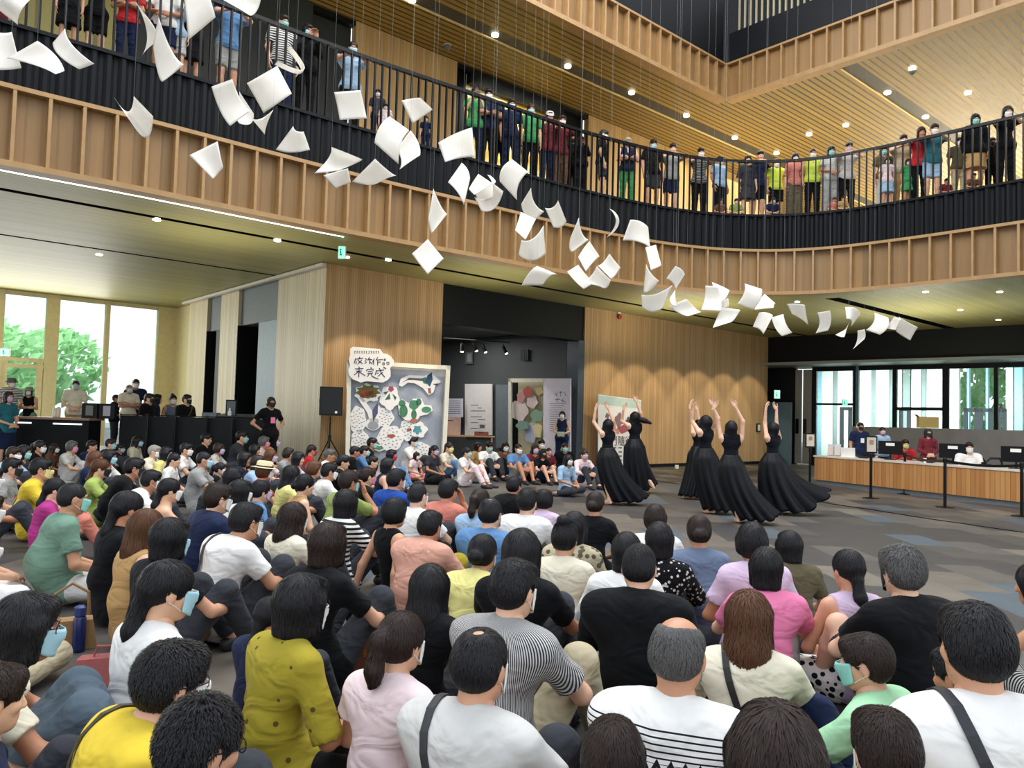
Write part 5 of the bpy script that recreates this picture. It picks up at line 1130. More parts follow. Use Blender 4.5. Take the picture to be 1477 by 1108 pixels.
# people in the photograph's list that stand on the ground floor
def T(x, y, D, pose, sex, hair, hc, top, col, mask='w', az=180, bot='trousers', bc='dg', z0=0.0, sc=None, where='standing', **kw):
    CROWD.append(dict(x=x, y=y, D=D, pose=pose, sex=sex, hair=hair, hc=hc, top=top, col=col, mask=mask, az=az, bot=bot, bc=bc, pat=kw.pop('pat', None), c2=kw.pop('c2', '#1b1b1e'), sc=sc or 1.0, hy=kw.pop('hy', 0), hp=kw.pop('hp', -.05), where=where, kw=kw, stand=True, z0=z0))
RIS = .42
T(12, 573, 16.6, 'front', 'f', 'bob', 'd', 'tee', 'tl', 'l', az=110, z0=0.0, bc='nv', bot='skirt'); T(17, 553, 18.3, 'front', 'm', 'short', 'd', 'tee', 'wh', 'w', az=120, pat='hstripe', hat='bucket', hatcol='#5b5f58', z0=RIS, bc='lg'); T(42, 565, 18.6, 'fold', 'f', 'bob', 'd', 'tank', 'bk', 'w', az=165, hat='bucket', hatcol='#8f8a74', bot='wide', bc='sg', z0=RIS)
T(109, 556, 19.3, 'front', 'm', 'short', 'd', 'shirt', 'cr', 'b', az=150, z0=RIS, bc='tn'); T(187, 561, 20.0, 'fold', 'm', 'bald', 'g', 'tee', 'cr', 'b', az=130, z0=RIS); T(196, 554, 20.8, 'front', 'm', 'short', 'k', 'tee', 'nv', 'w', az=150, z0=RIS); T(216, 570, 18.9, 'stand', 'm', 'short', 'd', 'tee', 'bk', 'k', az=95, z0=0.0); T(227, 575, 19.6, 'stand', 'f', 'bob', 'k', 'tee', 'nv', 'n', az=60, z0=0.0)
T(250, 568, 19.9, 'stand', 'f', 'bun', 'k', 'vest', 'sb', 'w', az=140, z0=0.0); T(270, 575, 18.9, 'front', 'm', 'short', 'k', 'tee', 'bk', 'k', az=110, z0=0.0, strap='#5d4a3a'); T(391, 581, 17.4, 'hips', 'f', 'bobshort', 'd', 'tee', 'bk', 'k', az=140, bc='bk', hat='headphones', badge='#e07a98'); T(167, 586, 20.2, 'front', 'm', 'short', 'k', 'tee', 'bk', 'n', az=80, z0=RIS)
T(811, 599, 23.6, 'front', 'f', 'bobshort', 'k', 'vest', 'nv', 'w', az=190, bc='nv', hold='#cfe3c9')
S(1255, 639, 'chair', 'f', 'bob', 'k', 'tee', 'dg', 'g', az=200, D=20.6); S(1306, 641, 'chair', 'm', 'short', 'd', 'tee', 'rd', 'y', az=190, D=19.4, glasses=True); S(1398, 646, 'chair', 'm', 'short', 'k', 'shirt', 'wh', 'w', az=200, D=17.4, glasses=True)
T(1241, 616, 20.4, 'stand', 'm', 'short', 'k', 'tee', 'nv', 'k', az=180, badge='#dddddd', hat='headphones'); T(1273, 622, 20.5, 'front', 'f', 'ponylow', 'k', 'shirt', 'lb', 'l', az=185); T(1339, 625, 18.7, 'front', 'f', 'longwavy', 'd', 'long', 'mr', 'k', az=190, bc='bk', pat='dots', c2='#8a3540')
# balcony: (x, head y)
BALC = []
def B(x, y, pose, sex, hair, hc, top, col, mask='w', bot='trousers', bc='nv', az=180, off=.62, **kw): BALC.append((x, y, pose, sex, hair, hc, top, col, mask, bot, bc, az, off, kw))
B(17, -48, 'rail', 'f', 'bob', 'k', 'tee', 'mr', bc='mr', az=150); B(98, -38, 'stand', 'f', 'long', 'k', 'tee', 'bk', bot='skirt', bc='bk', az=150); B(142, -36, 'rail', 'f', 'bob', 'k', 'tee', 'bk', bot='shorts', bc='bk', az=150); B(186, -20, 'fold', 'm', 'short', 'k', 'tee', 'rd', bc='nv', az=160); B(236, -22, 'front', 'm', 'short', 'k', 'tee', 'wh', bot='shorts', bc='nv', az=160); B(256, -2, 'stand', 'f', 'long', 'k', 'tee', 'lb', bot='shorts', bc='lg', az=150); B(283, 0, 'rail', 'f', 'pony', 'k', 'tee', 'bk', bot='skirt', bc='bk', az=150)
B(338, 4, 'rail', 'm', 'short', 'k', 'tee', 'dn', bot='shorts', bc='gy', az=140); B(410, 27, 'stand', 'm', 'short', 'd', 'tee', 'wh', 'g', az=140, pat='hstripe', glasses=True); B(443, 42, 'film', 'f', 'bobshort', 'k', 'jacket', 'bk', 'b', az=140, bc='bk'); B(505, 64, 'rail', 'm', 'thin', 'k', 'shirt', 'lb', 'b', az=160, bc='bk')
B(544, 135, 'stand', 'f', 'bob', 'k', 'tee', 'dg', az=170, off=.8); B(556, 160, 'stand', 'm', 'boy', 'k', 'tee', 'lp', az=170); B(614, 176, 'stand', 'f', 'bob', 'k', 'tee', 'nv', az=170)
B(684, 130, 'film', 'f', 'bunlow', 'k', 'tee', 'gn', 'b', az=170, bc='nv', off=.75); B(702, 137, 'fold', 'm', 'short', 'k', 'tee', 'nv', 'w', az=175, bc='bk'); B(737, 151, 'stand', 'f', 'bob', 'd', 'tee', 'nv', 'b', az=170); B(763, 157, 'stand', 'f', 'pony', 'd', 'tee', 'gn', 'b', az=170, bc='bk'); B(790, 169, 'rail', 'f', 'bob', 'k', 'tee', 'mr', 'p', az=170, hat='cap', hatcol='#c9c5c0'); B(812, 174, 'rail', 'm', 'short', 'd', 'tee', 'mr', 'w', az=170, bc='br')
B(720, 158, 'stand', 'f', 'long', 'k', 'tee', 'bk', 'w', off=1.2); B(838, 203, 'film', 'f', 'bob', 'k', 'jacket', 'bk', 'k', az=170, bc='bk'); B(826, 200, 'stand', 'm', 'short', 'k', 'tee', 'bk', 'k', off=1.1, bc='bk'); B(868, 195, 'stand', 'm', 'short', 'k', 'tee', 'bk', 'w', az=100, bc='dg', bot='shorts'); B(903, 206, 'fold', 'm', 'short', 'w', 'vest', 'nv', 'g', az=175, bc='gn'); B(942, 208, 'stand', 'm', 'short', 'k', 'tee', 'bk', 'b', az=165, bot='shorts', bc='dg'); B(971, 212, 'rail', 'm', 'short', 'k', 'tee', 'gy', 'n', az=180, bot='shorts', bc='nv')
B(1009, 218, 'rail', 'm', 'short', 'k', 'tee', 'gy', 'w', az=180, pat='hstripe', bc='bk'); B(1040, 232, 'stand', 'm', 'short', 'k', 'shirt', 'lb', 'w', az=150, bc='bk'); B(1080, 231, 'stand', 'f', 'bob', 'k', 'half', 'dg', 'w', az=180, bot='skirt', bc='dg'); B(1099, 217, 'rail', 'm', 'short', 'k', 'tee', 'nv', 'n', az=180, bot='shorts', bc='bk'); B(1122, 236, 'stand', 'm', 'boy', 'd', 'tee', 'lt', 'w', az=180, bot='shorts', bc='bk', off=.9); B(1146, 228, 'stand', 'f', 'bob', 'k', 'half', 'co', 'w', az=185, bot='wide', bc='ol')
B(1174, 222, 'stand', 'm', 'crew', 'd', 'vest', 'lt', 'w', az=185, bc='bk'); B(1195, 218, 'front', 'f', 'bob', 'k', 'tee', 'lg', 'g', az=180, bot='wide', bc='gy'); B(1222, 210, 'rail', 'm', 'short', 'k', 'tee', 'lg', 'l', az=185, bc='bk', glasses=True); B(1274, 218, 'stand', 'f', 'longwavy', 'k', 'tee', 'ol', 'g', az=190, off=1.0, bc='lg'); B(1280, 232, 'stand', 'f', 'bob', 'k', 'tee', 'lp', 'w', az=190, bot='skirt', bc='lb'); B(1300, 199, 'rail', 'm', 'short', 'k', 'shirt', 'be', 'w', az=190, bc='tn', off=.9); B(1310, 234, 'stand', 'f', 'bob', 'k', 'tee', 'gn', 'w', az=190, bot='skirt', bc='gn')
B(1331, 189, 'rail', 'f', 'bob', 'd', 'tee', 'rd', 'n', az=190, bc='bk'); B(1349, 182, 'rail', 'm', 'short', 'k', 'tee', 'tl', 'w', az=190, bot='shorts', bc='lb'); B(1383, 205, 'stand', 'm', 'short', 'k', 'tee', 'ol', 'w', az=195, off=1.1, bc='be'); B(1408, 173, 'stand', 'f', 'bob', 'k', 'jacket', 'bk', 'g', az=195, bc='tn', bot='skirt'); B(1455, 157, 'rail', 'f', 'longwavy', 'k', 'tee', 'bk', 'w', az=195, bc='bk'); B(1432, 205, 'stand', 'm', 'short', 'k', 'tee', 'bk', 'k', az=195, bc='bk', off=1.2)
for x, y, c, h in ((1041, 291, 'br', 'd'), (1062, 291, 'og', 'k'), (1117, 290, 'nv', 'k'), (1203, 295, 'co', 'b'), (1216, 296, 'tn', 'd'), (1402, 268, 'br', 'd'), (1366, 270, 'mr', 'k')): B(x, y, 'cross', 'm', 'boy', h, 'tee', c, 'w' if x in (1117, 1062) else 'n', az=180, off=.5, sit=True, bot='shorts', bc='dg')

def lodof(Y): return 0 if Y < 4.3 else (1 if Y < 10.5 else 2)
for c in CROWD:
    if not c.get('stand') and c['y'] > 700: c['sc'] *= .965 if c['y'] > 800 else .98
PLACED = []
def relax():
    Q = [c for c in CROWD if not c.get('stand') and c['pose'] != 'chair']; st = []
    for c in Q:
        d = ray(c['x'], c['y']); zh = .745*c['sc']; mx = 17.3 if c['x'] < 470 else (18.2 if c['x'] < 660 else 19.6)
        Y = c['D'] or (min((zh-H)/d[2]*d[1], mx) if d[2] < 0 else mx); st.append([d[0]/d[1], Y, Y])
    A_ = np.array(st); X, Y0 = A_[:, 0], A_[:, 1].copy(); Y = Y0.copy()
    for it in range(60):
        x = X*Y; mv = np.zeros(len(Y))
        for i in range(len(Y)):
            dx = x-x[i]; dy = Y-Y[i]; need = .42; near = (abs(dx) < .42) & (abs(dy) < need); near[i] = False
            for j in np.nonzero(near)[0]:
                s_ = 1 if (Y[i] > Y[j] or (Y[i] == Y[j] and i > j)) else -1; mv[i] += s_*.03
        Y = np.clip(Y+mv, Y0*.90, np.minimum(Y0*1.09, np.where(Y0 > 16, 19.9, 99)))
    for c, y_, y0 in zip(Q, Y, Y0): c['D2'] = y_
def place_all():
    relax()
    T_ = {'b': '#a9d3e0'}
    for i, c in enumerate(CROWD):
        kw = dict(c['kw']); st = c.get('stand', False); zh = (1.565 if st else .745)*c['sc']; sc = c['sc']
        if st:
            hp_ = aty(c['x'], c['y'], c['D']); z0 = c['z0']; sc = max(.85, min(1.12, (hp_.z-z0)/1.565)); 
        else:
            d = ray(c['x'], c['y'])
            if c['D']: Y = c['D']; hp_ = aty(c['x'], c['y'], Y); sc = max(.6, min(1.2, hp_.z/(1.105 if c['pose'] == 'chair' else .745))); z0 = 0
            else:
                hp_ = atz(c['x'], c['y'], zh) if d[2] < 0 else Vector((0, 99, zh)); Y = hp_.y; mx = 17.3 if c['x'] < 470 else (18.2 if c['x'] < 660 else 19.6)
                hp_ = aty(c['x'], c['y'], c['D2']); sc = sc*max(.8, min(1.2, hp_.z/zh))
                z0 = 0
        az = c['az']
        if az is None:
            v = TGT-Vector((hp_.x, hp_.y)); az = math.degrees(math.atan2(v.x, v.y))
            if c['x'] < 560: az = min(az+8, 88)
        a = math.radians(az); fw = Vector((math.sin(a), math.cos(a)))
        J = standing(c['pose'], c['sex'] == 'f') if st else seated(c['pose'], c['sex'] == 'f'); off = J['H'][1]*sc
        loc = (hp_.x-fw.x*off, hp_.y-fw.y*off, z0); lod = lodof(hp_.y)
        strap = kw.pop('strap', None); badge = kw.pop('badge', None); hold = kw.pop('hold', None)
        if lod == 2: kw['glasses'] = False if hp_.y > 14 else kw.get('glasses', False)
        root, J = person(loc, az, c['pose'], c['sex'], c['hair'], c['hc'], c['top'], PAL[c['col']][1], c['pat'], c['c2'], 1.0, c['bot'], PAL[c['bc']][1], kw.pop('bpat', None), MK[c['mask']], lod=lod, scale=sc, hyaw=c['hy'], hpitch=c['hp'], stand=st, seed=i, **kw)
        PLACED.append((root, c, proj(hp_)))
        if strap:
            key = (c['pose'], c['sex'], st); ts = top_sdf(J, c['sex'], c['top'], kw.get('belly', 0)); S0, S1 = J['S']; P = J['P']; Nn = J['N']
            ribbon(root, ts, [P+A3(.20, .16, .12), J['C']+A3(-.02, .2, .02), S0*.55+Nn*.45+A3(0, .07, .03), S0*.55+Nn*.45+A3(0, -.03, .05), J['C']+A3(-.05, -.2, .0), J['W']+A3(.08, -.2, .0), P+A3(.22, -.1, .10)], .028, plain('strap_'+strap.strip('#'), strap, .6))
        if badge: MB().box((0, .16*1.0, J['C'][2]-.06), (.09, .008, .12)).build('badge', plain('badge_'+badge.strip('#'), badge, .5), root)
        if hold: 
            m = MB(); q = root.matrix_basis@Vector((0, .29, 1.04)); m.box((0, 0, 0), (.22, .015, .13), rotz(-a)@Matrix.Rotation(-.5, 3, 'X')); o = m.build('leaflet', plain('leaflet', hold, .5)); o.location = q; tag(o, 'pale green leaflet held by the person in the navy vest', 'leaflet')
    # balcony
    for i, (x, y, pose, sex, hair, hc, top, col, mask, bot, bc, az, off, kw) in enumerate(BALC):
        sit = kw.pop('sit', False); best = None
        for p, d, nn in path_frames(.1):
            q = p+nn*(off+.0); e = abs(proj((q.x, q.y, ZF+1.4))[0]-x)
            if best is None or e < best[0]: best = (e, q, nn)
        q = best[1]; hh = aty(x, y, q.y).z-ZF; nomin = .745 if sit else 1.565; sc = max(.55, min(1.2, hh/nomin)) if not sit else max(.6, min(.95, hh/nomin))
        J = seated(pose) if sit else standing(pose, sex == 'f'); a = math.radians(az); fw = Vector((math.sin(a), math.cos(a))); o_ = J['H'][1]*sc*(.5 if pose != 'rail' else 1.0)
        lod = 2; c = dict(x=x, y=y, hair=hair, hc=hc, top=top, col=col, pat=kw.get('pat'), where='seated child' if sit else 'standing', up=True)
        pat = kw.pop('pat', None)
        root, J = person((q.x-fw.x*o_, q.y-fw.y*o_, ZF+.002), az, pose, sex, hair, hc, top, PAL[col][1], pat, '#1b1b1e', 1.0, bot, PAL[bc][1], None, MK[mask], lod=lod, scale=sc, hyaw=0, hpitch=-.35, stand=not sit, seed=i, shoes='#c9c7c2' if i % 3 == 0 else '#222226', **kw)
        PLACED.append((root, c, (x, y)))
def label_all():
    import collections
    used = set(); base = [desc(c) for _, c, _ in PLACED]; cnt = collections.Counter(base)
    short = ['%s%s' % (PAL[c['col']][0], ' '+PATN[c['pat']] if c['pat'] else '')+' '+TN[c['top']] for _, c, _ in PLACED]; sc_ = collections.Counter(short)
    for i, (o, c, (x, y)) in enumerate(PLACED):
        up = c.get('up'); plc = 'on the balcony' if up else ('standing' if c.get('stand') else 'seated')
        cand = []
        if cnt[base[i]] == 1: cand.append('%s, %s' % (base[i], plc))
        js = sorted((j for j in range(len(PLACED)) if j != i and bool(PLACED[j][1].get('up')) == bool(up)), key=lambda j: (PLACED[j][2][0]-x)**2+2*(PLACED[j][2][1]-y)**2+(3000 if sc_[short[j]] > 2 else 0))
        for j in js[:12]:
            dx, dy = x-PLACED[j][2][0], y-PLACED[j][2][1]
            w_ = ('right of' if dx > 0 else 'left of') if abs(dx) > abs(dy)*.8 else ('in front of' if dy > 0 else 'behind')
            cand.append('%s, %s %s the %s' % (base[i], plc.replace('on the balcony', 'upstairs'), w_, short[j]))
        for l in cand:
            if l not in used and len(l.split()) <= 16: break
        used.add(l); o['label'] = l; o['category'] = 'person'
        o['group'] = 'visitors watching from the balcony' if up else ('people standing at the hall edges' if c.get('stand') else 'audience seated on the carpet')
# ---- dancers
M_gown = plain('black_satin_gown', '#06080f', .5, noise=.2, scale=5, spec=.25)
def gown(parent, waist, hem, r0, rx, ry, rot, lift, la, ph, zh=.05, n=12):
    m = MB(); rows, seg = 34, 84; vs = []
    for i in range(rows+1):
        t = i/rows; tt = t**1.25; c = waist.lerp(hem, 0); cx = waist.x+(hem.x-waist.x)*t**2; cy = waist.y+(hem.y-waist.y)*t**2; hb = .075*min(1, t/.16)
        for k in range(seg):
            a = 2*math.pi*k/seg; rp = 1+.13*t*math.sin(n*a+ph+1.5*t)+.06*t*math.sin(5*a+ph*2)
            x = (r0+hb+(rx-r0-.075)*tt)*math.cos(a)*rp; y = (r0*.85+hb+(ry-r0*.85-.075)*tt)*math.sin(a)*rp; X = x*math.cos(rot)-y*math.sin(rot); Y = x*math.sin(rot)+y*math.cos(rot)
            z = waist.z+(zh-waist.z)*t+lift*t**2*max(0, math.cos(a+rot-la))**1.5+.025*t*math.sin(n*a+ph); vs.append((cx+X, cy+Y, z))
    fs = [(i*seg+k, (i+1)*seg+k, (i+1)*seg+(k+1) % seg, i*seg+(k+1) % seg) for i in range(rows) for k in range(seg)]
    fs += [tuple(range(seg)), tuple(rows*seg+k for k in reversed(range(seg)))]; m.add(vs, fs); o = m.build('gown_skirt', M_gown, parent, smooth=True); return o
def flowing_hair(parent, J, HR, to, n=9):
    s = hairs('long'); return s
DN_ = [  # feet px, head px, az, elbows/wrists px (left, right), gown hem offset (x,y), radii, lift, label
 dict(f=(884, 728), h=(877, 613), az=325, e=((853, 603), (884, 603)), w=((860, 582), (875, 583)), hem=(.30, .05), r=(.36, .30), lift=.12, la=0, L='dancer in black gown at far left of the troupe, arms raised over head', hair='long'),
 dict(f=(919, 712), h=(916, 602), az=335, e=((899, 609), (924, 594)), w=((900, 586), (918, 579)), hem=(.1, .1), r=(.30, .28), lift=.15, la=0, L='dancer in black gown, second from left, hair swinging out to the right', hair='longwavy', fly=True),
 dict(f=(1003, 720), h=(1008, 613), az=330, e=((998, 604), (1005, 600)), w=((1001, 582), (1004, 580)), hem=(-.05, .0), r=(.27, .26), lift=.05, la=0, L='dancer in black gown half hidden behind another, third from left', hair='longwavy'),
 dict(f=(1032, 741), h=(1018, 609), az=325, e=((998, 607), (1036, 604)), w=((995, 588), (1026, 582)), hem=(.10, 0), r=(.28, .28), lift=.1, la=0, L='dancer in black gown arms raised leftwards, fourth from left', hair='longwavy'),
 dict(f=(1074, 755), h=(1055, 617), az=5, e=((1036, 610), (1072, 602)), w=((1027, 584), (1058, 581)), hem=(.20, 0), r=(.32, .30), lift=.12, la=0, L='dancer in black gown nearest the camera, seen from behind', hair='long'),
 dict(f=(1118, 742), h=(1115, 618), az=330, e=((1103, 606), (1118, 600)), w=((1105, 580), (1120, 577)), hem=(.40, .05), r=(.55, .34), lift=.42, la=0, L='rightmost dancer in black gown, skirt sweeping far out to the right', hair='long'),
]
def dancers():
    for i, d in enumerate(DN_):
        g0 = atz(*d['f'], 0); Y = g0.y; hd = aty(*d['h'], Y); sc = max(.86, min(1.05, hd.z/1.565)); az = math.radians(d['az']); Rz = Matrix.Rotation(az, 3, 'Z')
        J = standing('stand', True); root_loc = Vector((hd.x+.0, Y, 0)); foot = Vector((g0.x, g0.y, 0))
        def L(px, py, dy=0): 
            w_ = aty(px, py, Y+dy)-root_loc; v = Rz@w_; return np.array(v)/sc
        flip = 90 < d['az'] < 270
        for k in (0, 1):
            kk = 1-k if flip else k     # image-left arm belongs to the right shoulder when she faces the camera
            J['el'][kk] = L(*d['e'][k], .05*(1-2*k)); J['wr'][kk] = L(*d['w'][k], -.02)
            S_k = J['S'][kk]; v = J['el'][kk]-S_k; ln = np.linalg.norm(v); J['el'][kk] = S_k+v/ln*min(max(ln, .22), .30); v = J['wr'][kk]-J['el'][kk]; ln = np.linalg.norm(v); J['wr'][kk] = J['el'][kk]+v/ln*min(max(ln, .2), .26)
            J['hd'][kk] = A3((.5, -.5)[kk], .2, .8); J['hn'][kk] = A3(0, 1, .3)
        J['S'] = [q+A3(0, 0, .02) for q in J['S']]; J['H'] = J['H']+A3(0, -.015, 0); fl = np.array(Rz@(foot-root_loc))/sc
        for k in (0, 1):
            sh = np.array((fl[0], fl[1], 0)); J['ank'][k] = J['ank'][k]+sh*1.0; J['toe'][k] = J['toe'][k]+sh; J['knee'][k] = J['knee'][k]+sh*.5
        if i == 1: J['ank'][1] = A3(.25, -.22, .26); J['toe'][1] = A3(.30, -.30, .14); J['knee'][1] = A3(.13, .02, .50)
        root, J = person(root_loc, d['az'], 'stand', 'f', d['hair'], 'k', 'tank', '#0b0e16', bot=None, mask=None, lod=1, scale=sc, stand=True, J=J, jkey='dancer%d' % i, hpitch=.36, hyaw=0, shoes=None, sk=2)
        Ri = Rz.inverted(); wa = Vector((0, 0, 1.12)); he = Rz@Vector((d['hem'][0]+foot.x-root_loc.x, d['hem'][1], 0))/sc
        gown(root, wa, he, .135, d['r'][0], d['r'][1], az, d['lift'], math.pi*0+az, i*1.7, zh=.07)
        if d.get('fly'):
            s = SDF(); p0 = Vector(J['H'])+Vector((0, -.06, -.02)); dirr = Rz@Vector((1, .1, -.25)); p1 = p0+dirr*.18; p2 = p1+Rz@Vector((1, 0, -.15))*.2; p3 = p2+Rz@Vector((.9, 0, -.3))*.1
            s.rc(p0, p1, .06, .05, .05).rc(p1, p1+(p2-p1)*.6-Vector((0, 0, .03)), .05, .03, .04); V, Q = s.mesh(.012); g = Geo(); g.add(V, Q); inst(g.mesh('flying_hair', [None]), 'hair', root, [hair_mat('k')])
        o = root; o['label'] = d['L']; o['category'] = 'dancer'; o['group'] = 'dancers in long black gowns'
def build_people():
    place_all(); dancers(); label_all()
build_people()
# ============================================================ HANGING PAPER SHEETS
M_paper, nt, b = newmat('white_translucent_paper'); tc = N(nt, 'ShaderNodeTexCoord'); nz = N(nt, 'ShaderNodeTexNoise'); nz.inputs['Scale'].default_value = 3; nt.links.new(tc.outputs['Object'], nz.inputs['Vector'])
rr_ = ramp(nt, [(.3, '#f6f3ec'), (.7, '#fdfbf6')]); nt.links.new(nz.outputs['Fac'], rr_.inputs['Fac']); nt.links.new(rr_.outputs['Color'], b.inputs['Base Color']); b.inputs['Roughness'].default_value = .6
ts_ = N(nt, 'ShaderNodeBsdfTranslucent'); nt.links.new(rr_.outputs['Color'], ts_.inputs['Color']); mx = N(nt, 'ShaderNodeMixShader'); mx.inputs[0].default_value = .45; nt.links.new(b.outputs[0], mx.inputs[1]); nt.links.new(ts_.outputs[0], mx.inputs[2]); nt.links.new(mx.outputs[0], nt.nodes['Material Output'].inputs['Surface'])
M_line = plain('nylon_line', '#8d9090', .4, noise=0)
# corner pixels going round the sheet, then (bend across in px, bend direction 0 = between corners 0-1/3-2, 1 = between 1-2/0-3), depth push of the belly in metres
SH = [((-18, 2), (10, -30), (43, 0), (26, 36), (4, 6), 0), ((-10, 46), (17, 46), (31, 98), (-12, 100), (0, 0), 0), ((10, 84), (54, 59), (93, 102), (80, 107), (0, -6), 1), ((76, 62), (94, 41), (136, 92), (114, 100), (-4, 4), 1), ((195, 2), (213, 25), (216, 66), (205, 80), (7, 0), 1), ((229, 25), (265, 93), (234, 118), (221, 68), (-6, 6), 0),
 ((264, -12), (297, -24), (311, 25), (272, 57), (4, 4), 1), ((318, -2), (345, -30), (378, -12), (361, 23), (0, 4), 0), ((414, 71), (419, 66), (401, 88), (396, 93), (21, 10), 1), ((356, 120), (400, 95), (421, 135), (380, 163), (0, 6), 0), ((305, 125), (335, 114), (361, 160), (332, 182), (-4, 3), 1), ((326, 152), (345, 132), (366, 164), (345, 178), (3, 4), 0),
 ((362, 170), (378, 173), (394, 159), (382, 194), (0, 4), 0), ((165, 141), (193, 139), (221, 168), (197, 188), (-4, 13), 0), ((273, 224), (314, 204), (322, 242), (307, 258), (-2, -3), 0), ((398, 216), (423, 182), (438, 190), (447, 216), (0, 7), 1), ((482, 133), (520, 130), (529, 171), (490, 173), (0, 0), 1), ((579, 145), (606, 141), (624, 158), (595, 178), (2, -4), 0),
 ((562, 168), (590, 188), (575, 237), (540, 206), (-3, -2), 1), ((592, 188), (606, 224), (576, 245), (571, 215), (4, -2), 0), ((453, 250), (478, 212), (523, 230), (488, 246), (5, -6), 0), ((466, 253), (502, 243), (506, 263), (484, 272), (0, 0), 1), ((508, 262), (541, 229), (572, 253), (552, 258), (4, 4), 1), ((632, 206), (681, 184), (685, 227), (642, 234), (0, -5), 0),
 ((646, 263), (666, 235), (678, 258), (669, 296), (3, 0), 1), ((625, 272), (645, 309), (623, 336), (618, 318), (0, 4), 0), ((676, 273), (690, 251), (712, 266), (684, 281), (0, -3), 0), ((682, 272), (711, 266), (711, 285), (690, 290), (0, 3), 0), ((712, 265), (726, 276), (694, 304), (684, 284), (3, 8), 1), ((703, 252), (708, 254), (713, 264), (708, 270), (4, 0), 1),
 ((739, 230), (762, 248), (746, 289), (721, 262), (-6, 0), 1), ((766, 271), (785, 305), (771, 318), (752, 294), (-4, 3), 0), ((751, 306), (773, 316), (758, 346), (743, 332), (0, 0), 1), ((752, 346), (784, 325), (787, 366), (748, 368), (0, 12), 0), ((786, 300), (805, 289), (817, 319), (798, 328), (2, 3), 0), ((617, 345), (640, 373), (617, 396), (594, 366), (0, 0), 0),
 ((752, 412), (775, 384), (804, 396), (783, 411), (0, -4), 0), ((835, 314), (849, 346), (826, 363), (822, 345), (-2, 4), 0), ((850, 348), (865, 370), (845, 392), (834, 371), (0, -2), 1), ((818, 392), (834, 382), (857, 408), (842, 417), (0, 3), 1), ((832, 406), (861, 384), (881, 404), (866, 412), (2, 6), 0), ((862, 383), (879, 366), (895, 386), (881, 402), (0, 3), 0),
 ((879, 301), (885, 304), (878, 341), (874, 343), (10, 2), 1), ((909, 317), (935, 328), (938, 357), (898, 347), (3, -5), 0), ((931, 357), (946, 353), (954, 383), (939, 390), (0, 0), 0), ((932, 381), (951, 405), (940, 418), (928, 422), (-3, 3), 0), ((974, 384), (988, 396), (975, 417), (961, 402), (3, -3), 0), ((925, 425), (970, 411), (956, 445), (926, 443), (0, 5), 0),
 ((966, 430), (974, 418), (977, 443), (970, 440), (-2, 0), 1), ((964, 442), (990, 431), (1012, 450), (993, 456), (4, 3), 1), ((1017, 412), (1035, 413), (1040, 449), (1011, 447), (4, 0), 1), ((1027, 407), (1053, 419), (1047, 430), (1035, 440), (0, 0), 0), ((1043, 430), (1050, 430), (1051, 442), (1041, 441), (0, 2), 0), ((1040, 443), (1068, 447), (1053, 465), (1028, 473), (0, 4), 1),
 ((1074, 409), (1099, 417), (1086, 447), (1063, 439), (3, 0), 1), ((1103, 424), (1119, 438), (1116, 444), (1088, 447), (0, -2), 1), ((1095, 451), (1115, 455), (1101, 482), (1086, 472), (3, -3), 0), ((1113, 458), (1130, 453), (1143, 480), (1128, 485), (-4, 3), 1), ((1135, 439), (1161, 440), (1166, 469), (1142, 453), (2, -2), 0), ((1179, 451), (1197, 448), (1194, 477), (1176, 481), (7, 0), 1),
 ((1219, 443), (1241, 454), (1227, 472), (1221, 460), (2, -3), 0), ((1224, 466), (1218, 486), (1205, 483), (1218, 476), (2, 1), 1), ((1237, 477), (1247, 475), (1246, 490), (1230, 504), (5, 1), 1), ((1261, 451), (1281, 458), (1269, 483), (1249, 476), (3, 2), 1), ((1290, 457), (1300, 460), (1292, 476), (1277, 474), (0, 2), 1), ((1297, 457), (1324, 472), (1313, 491), (1292, 478), (0, 0), 0)]
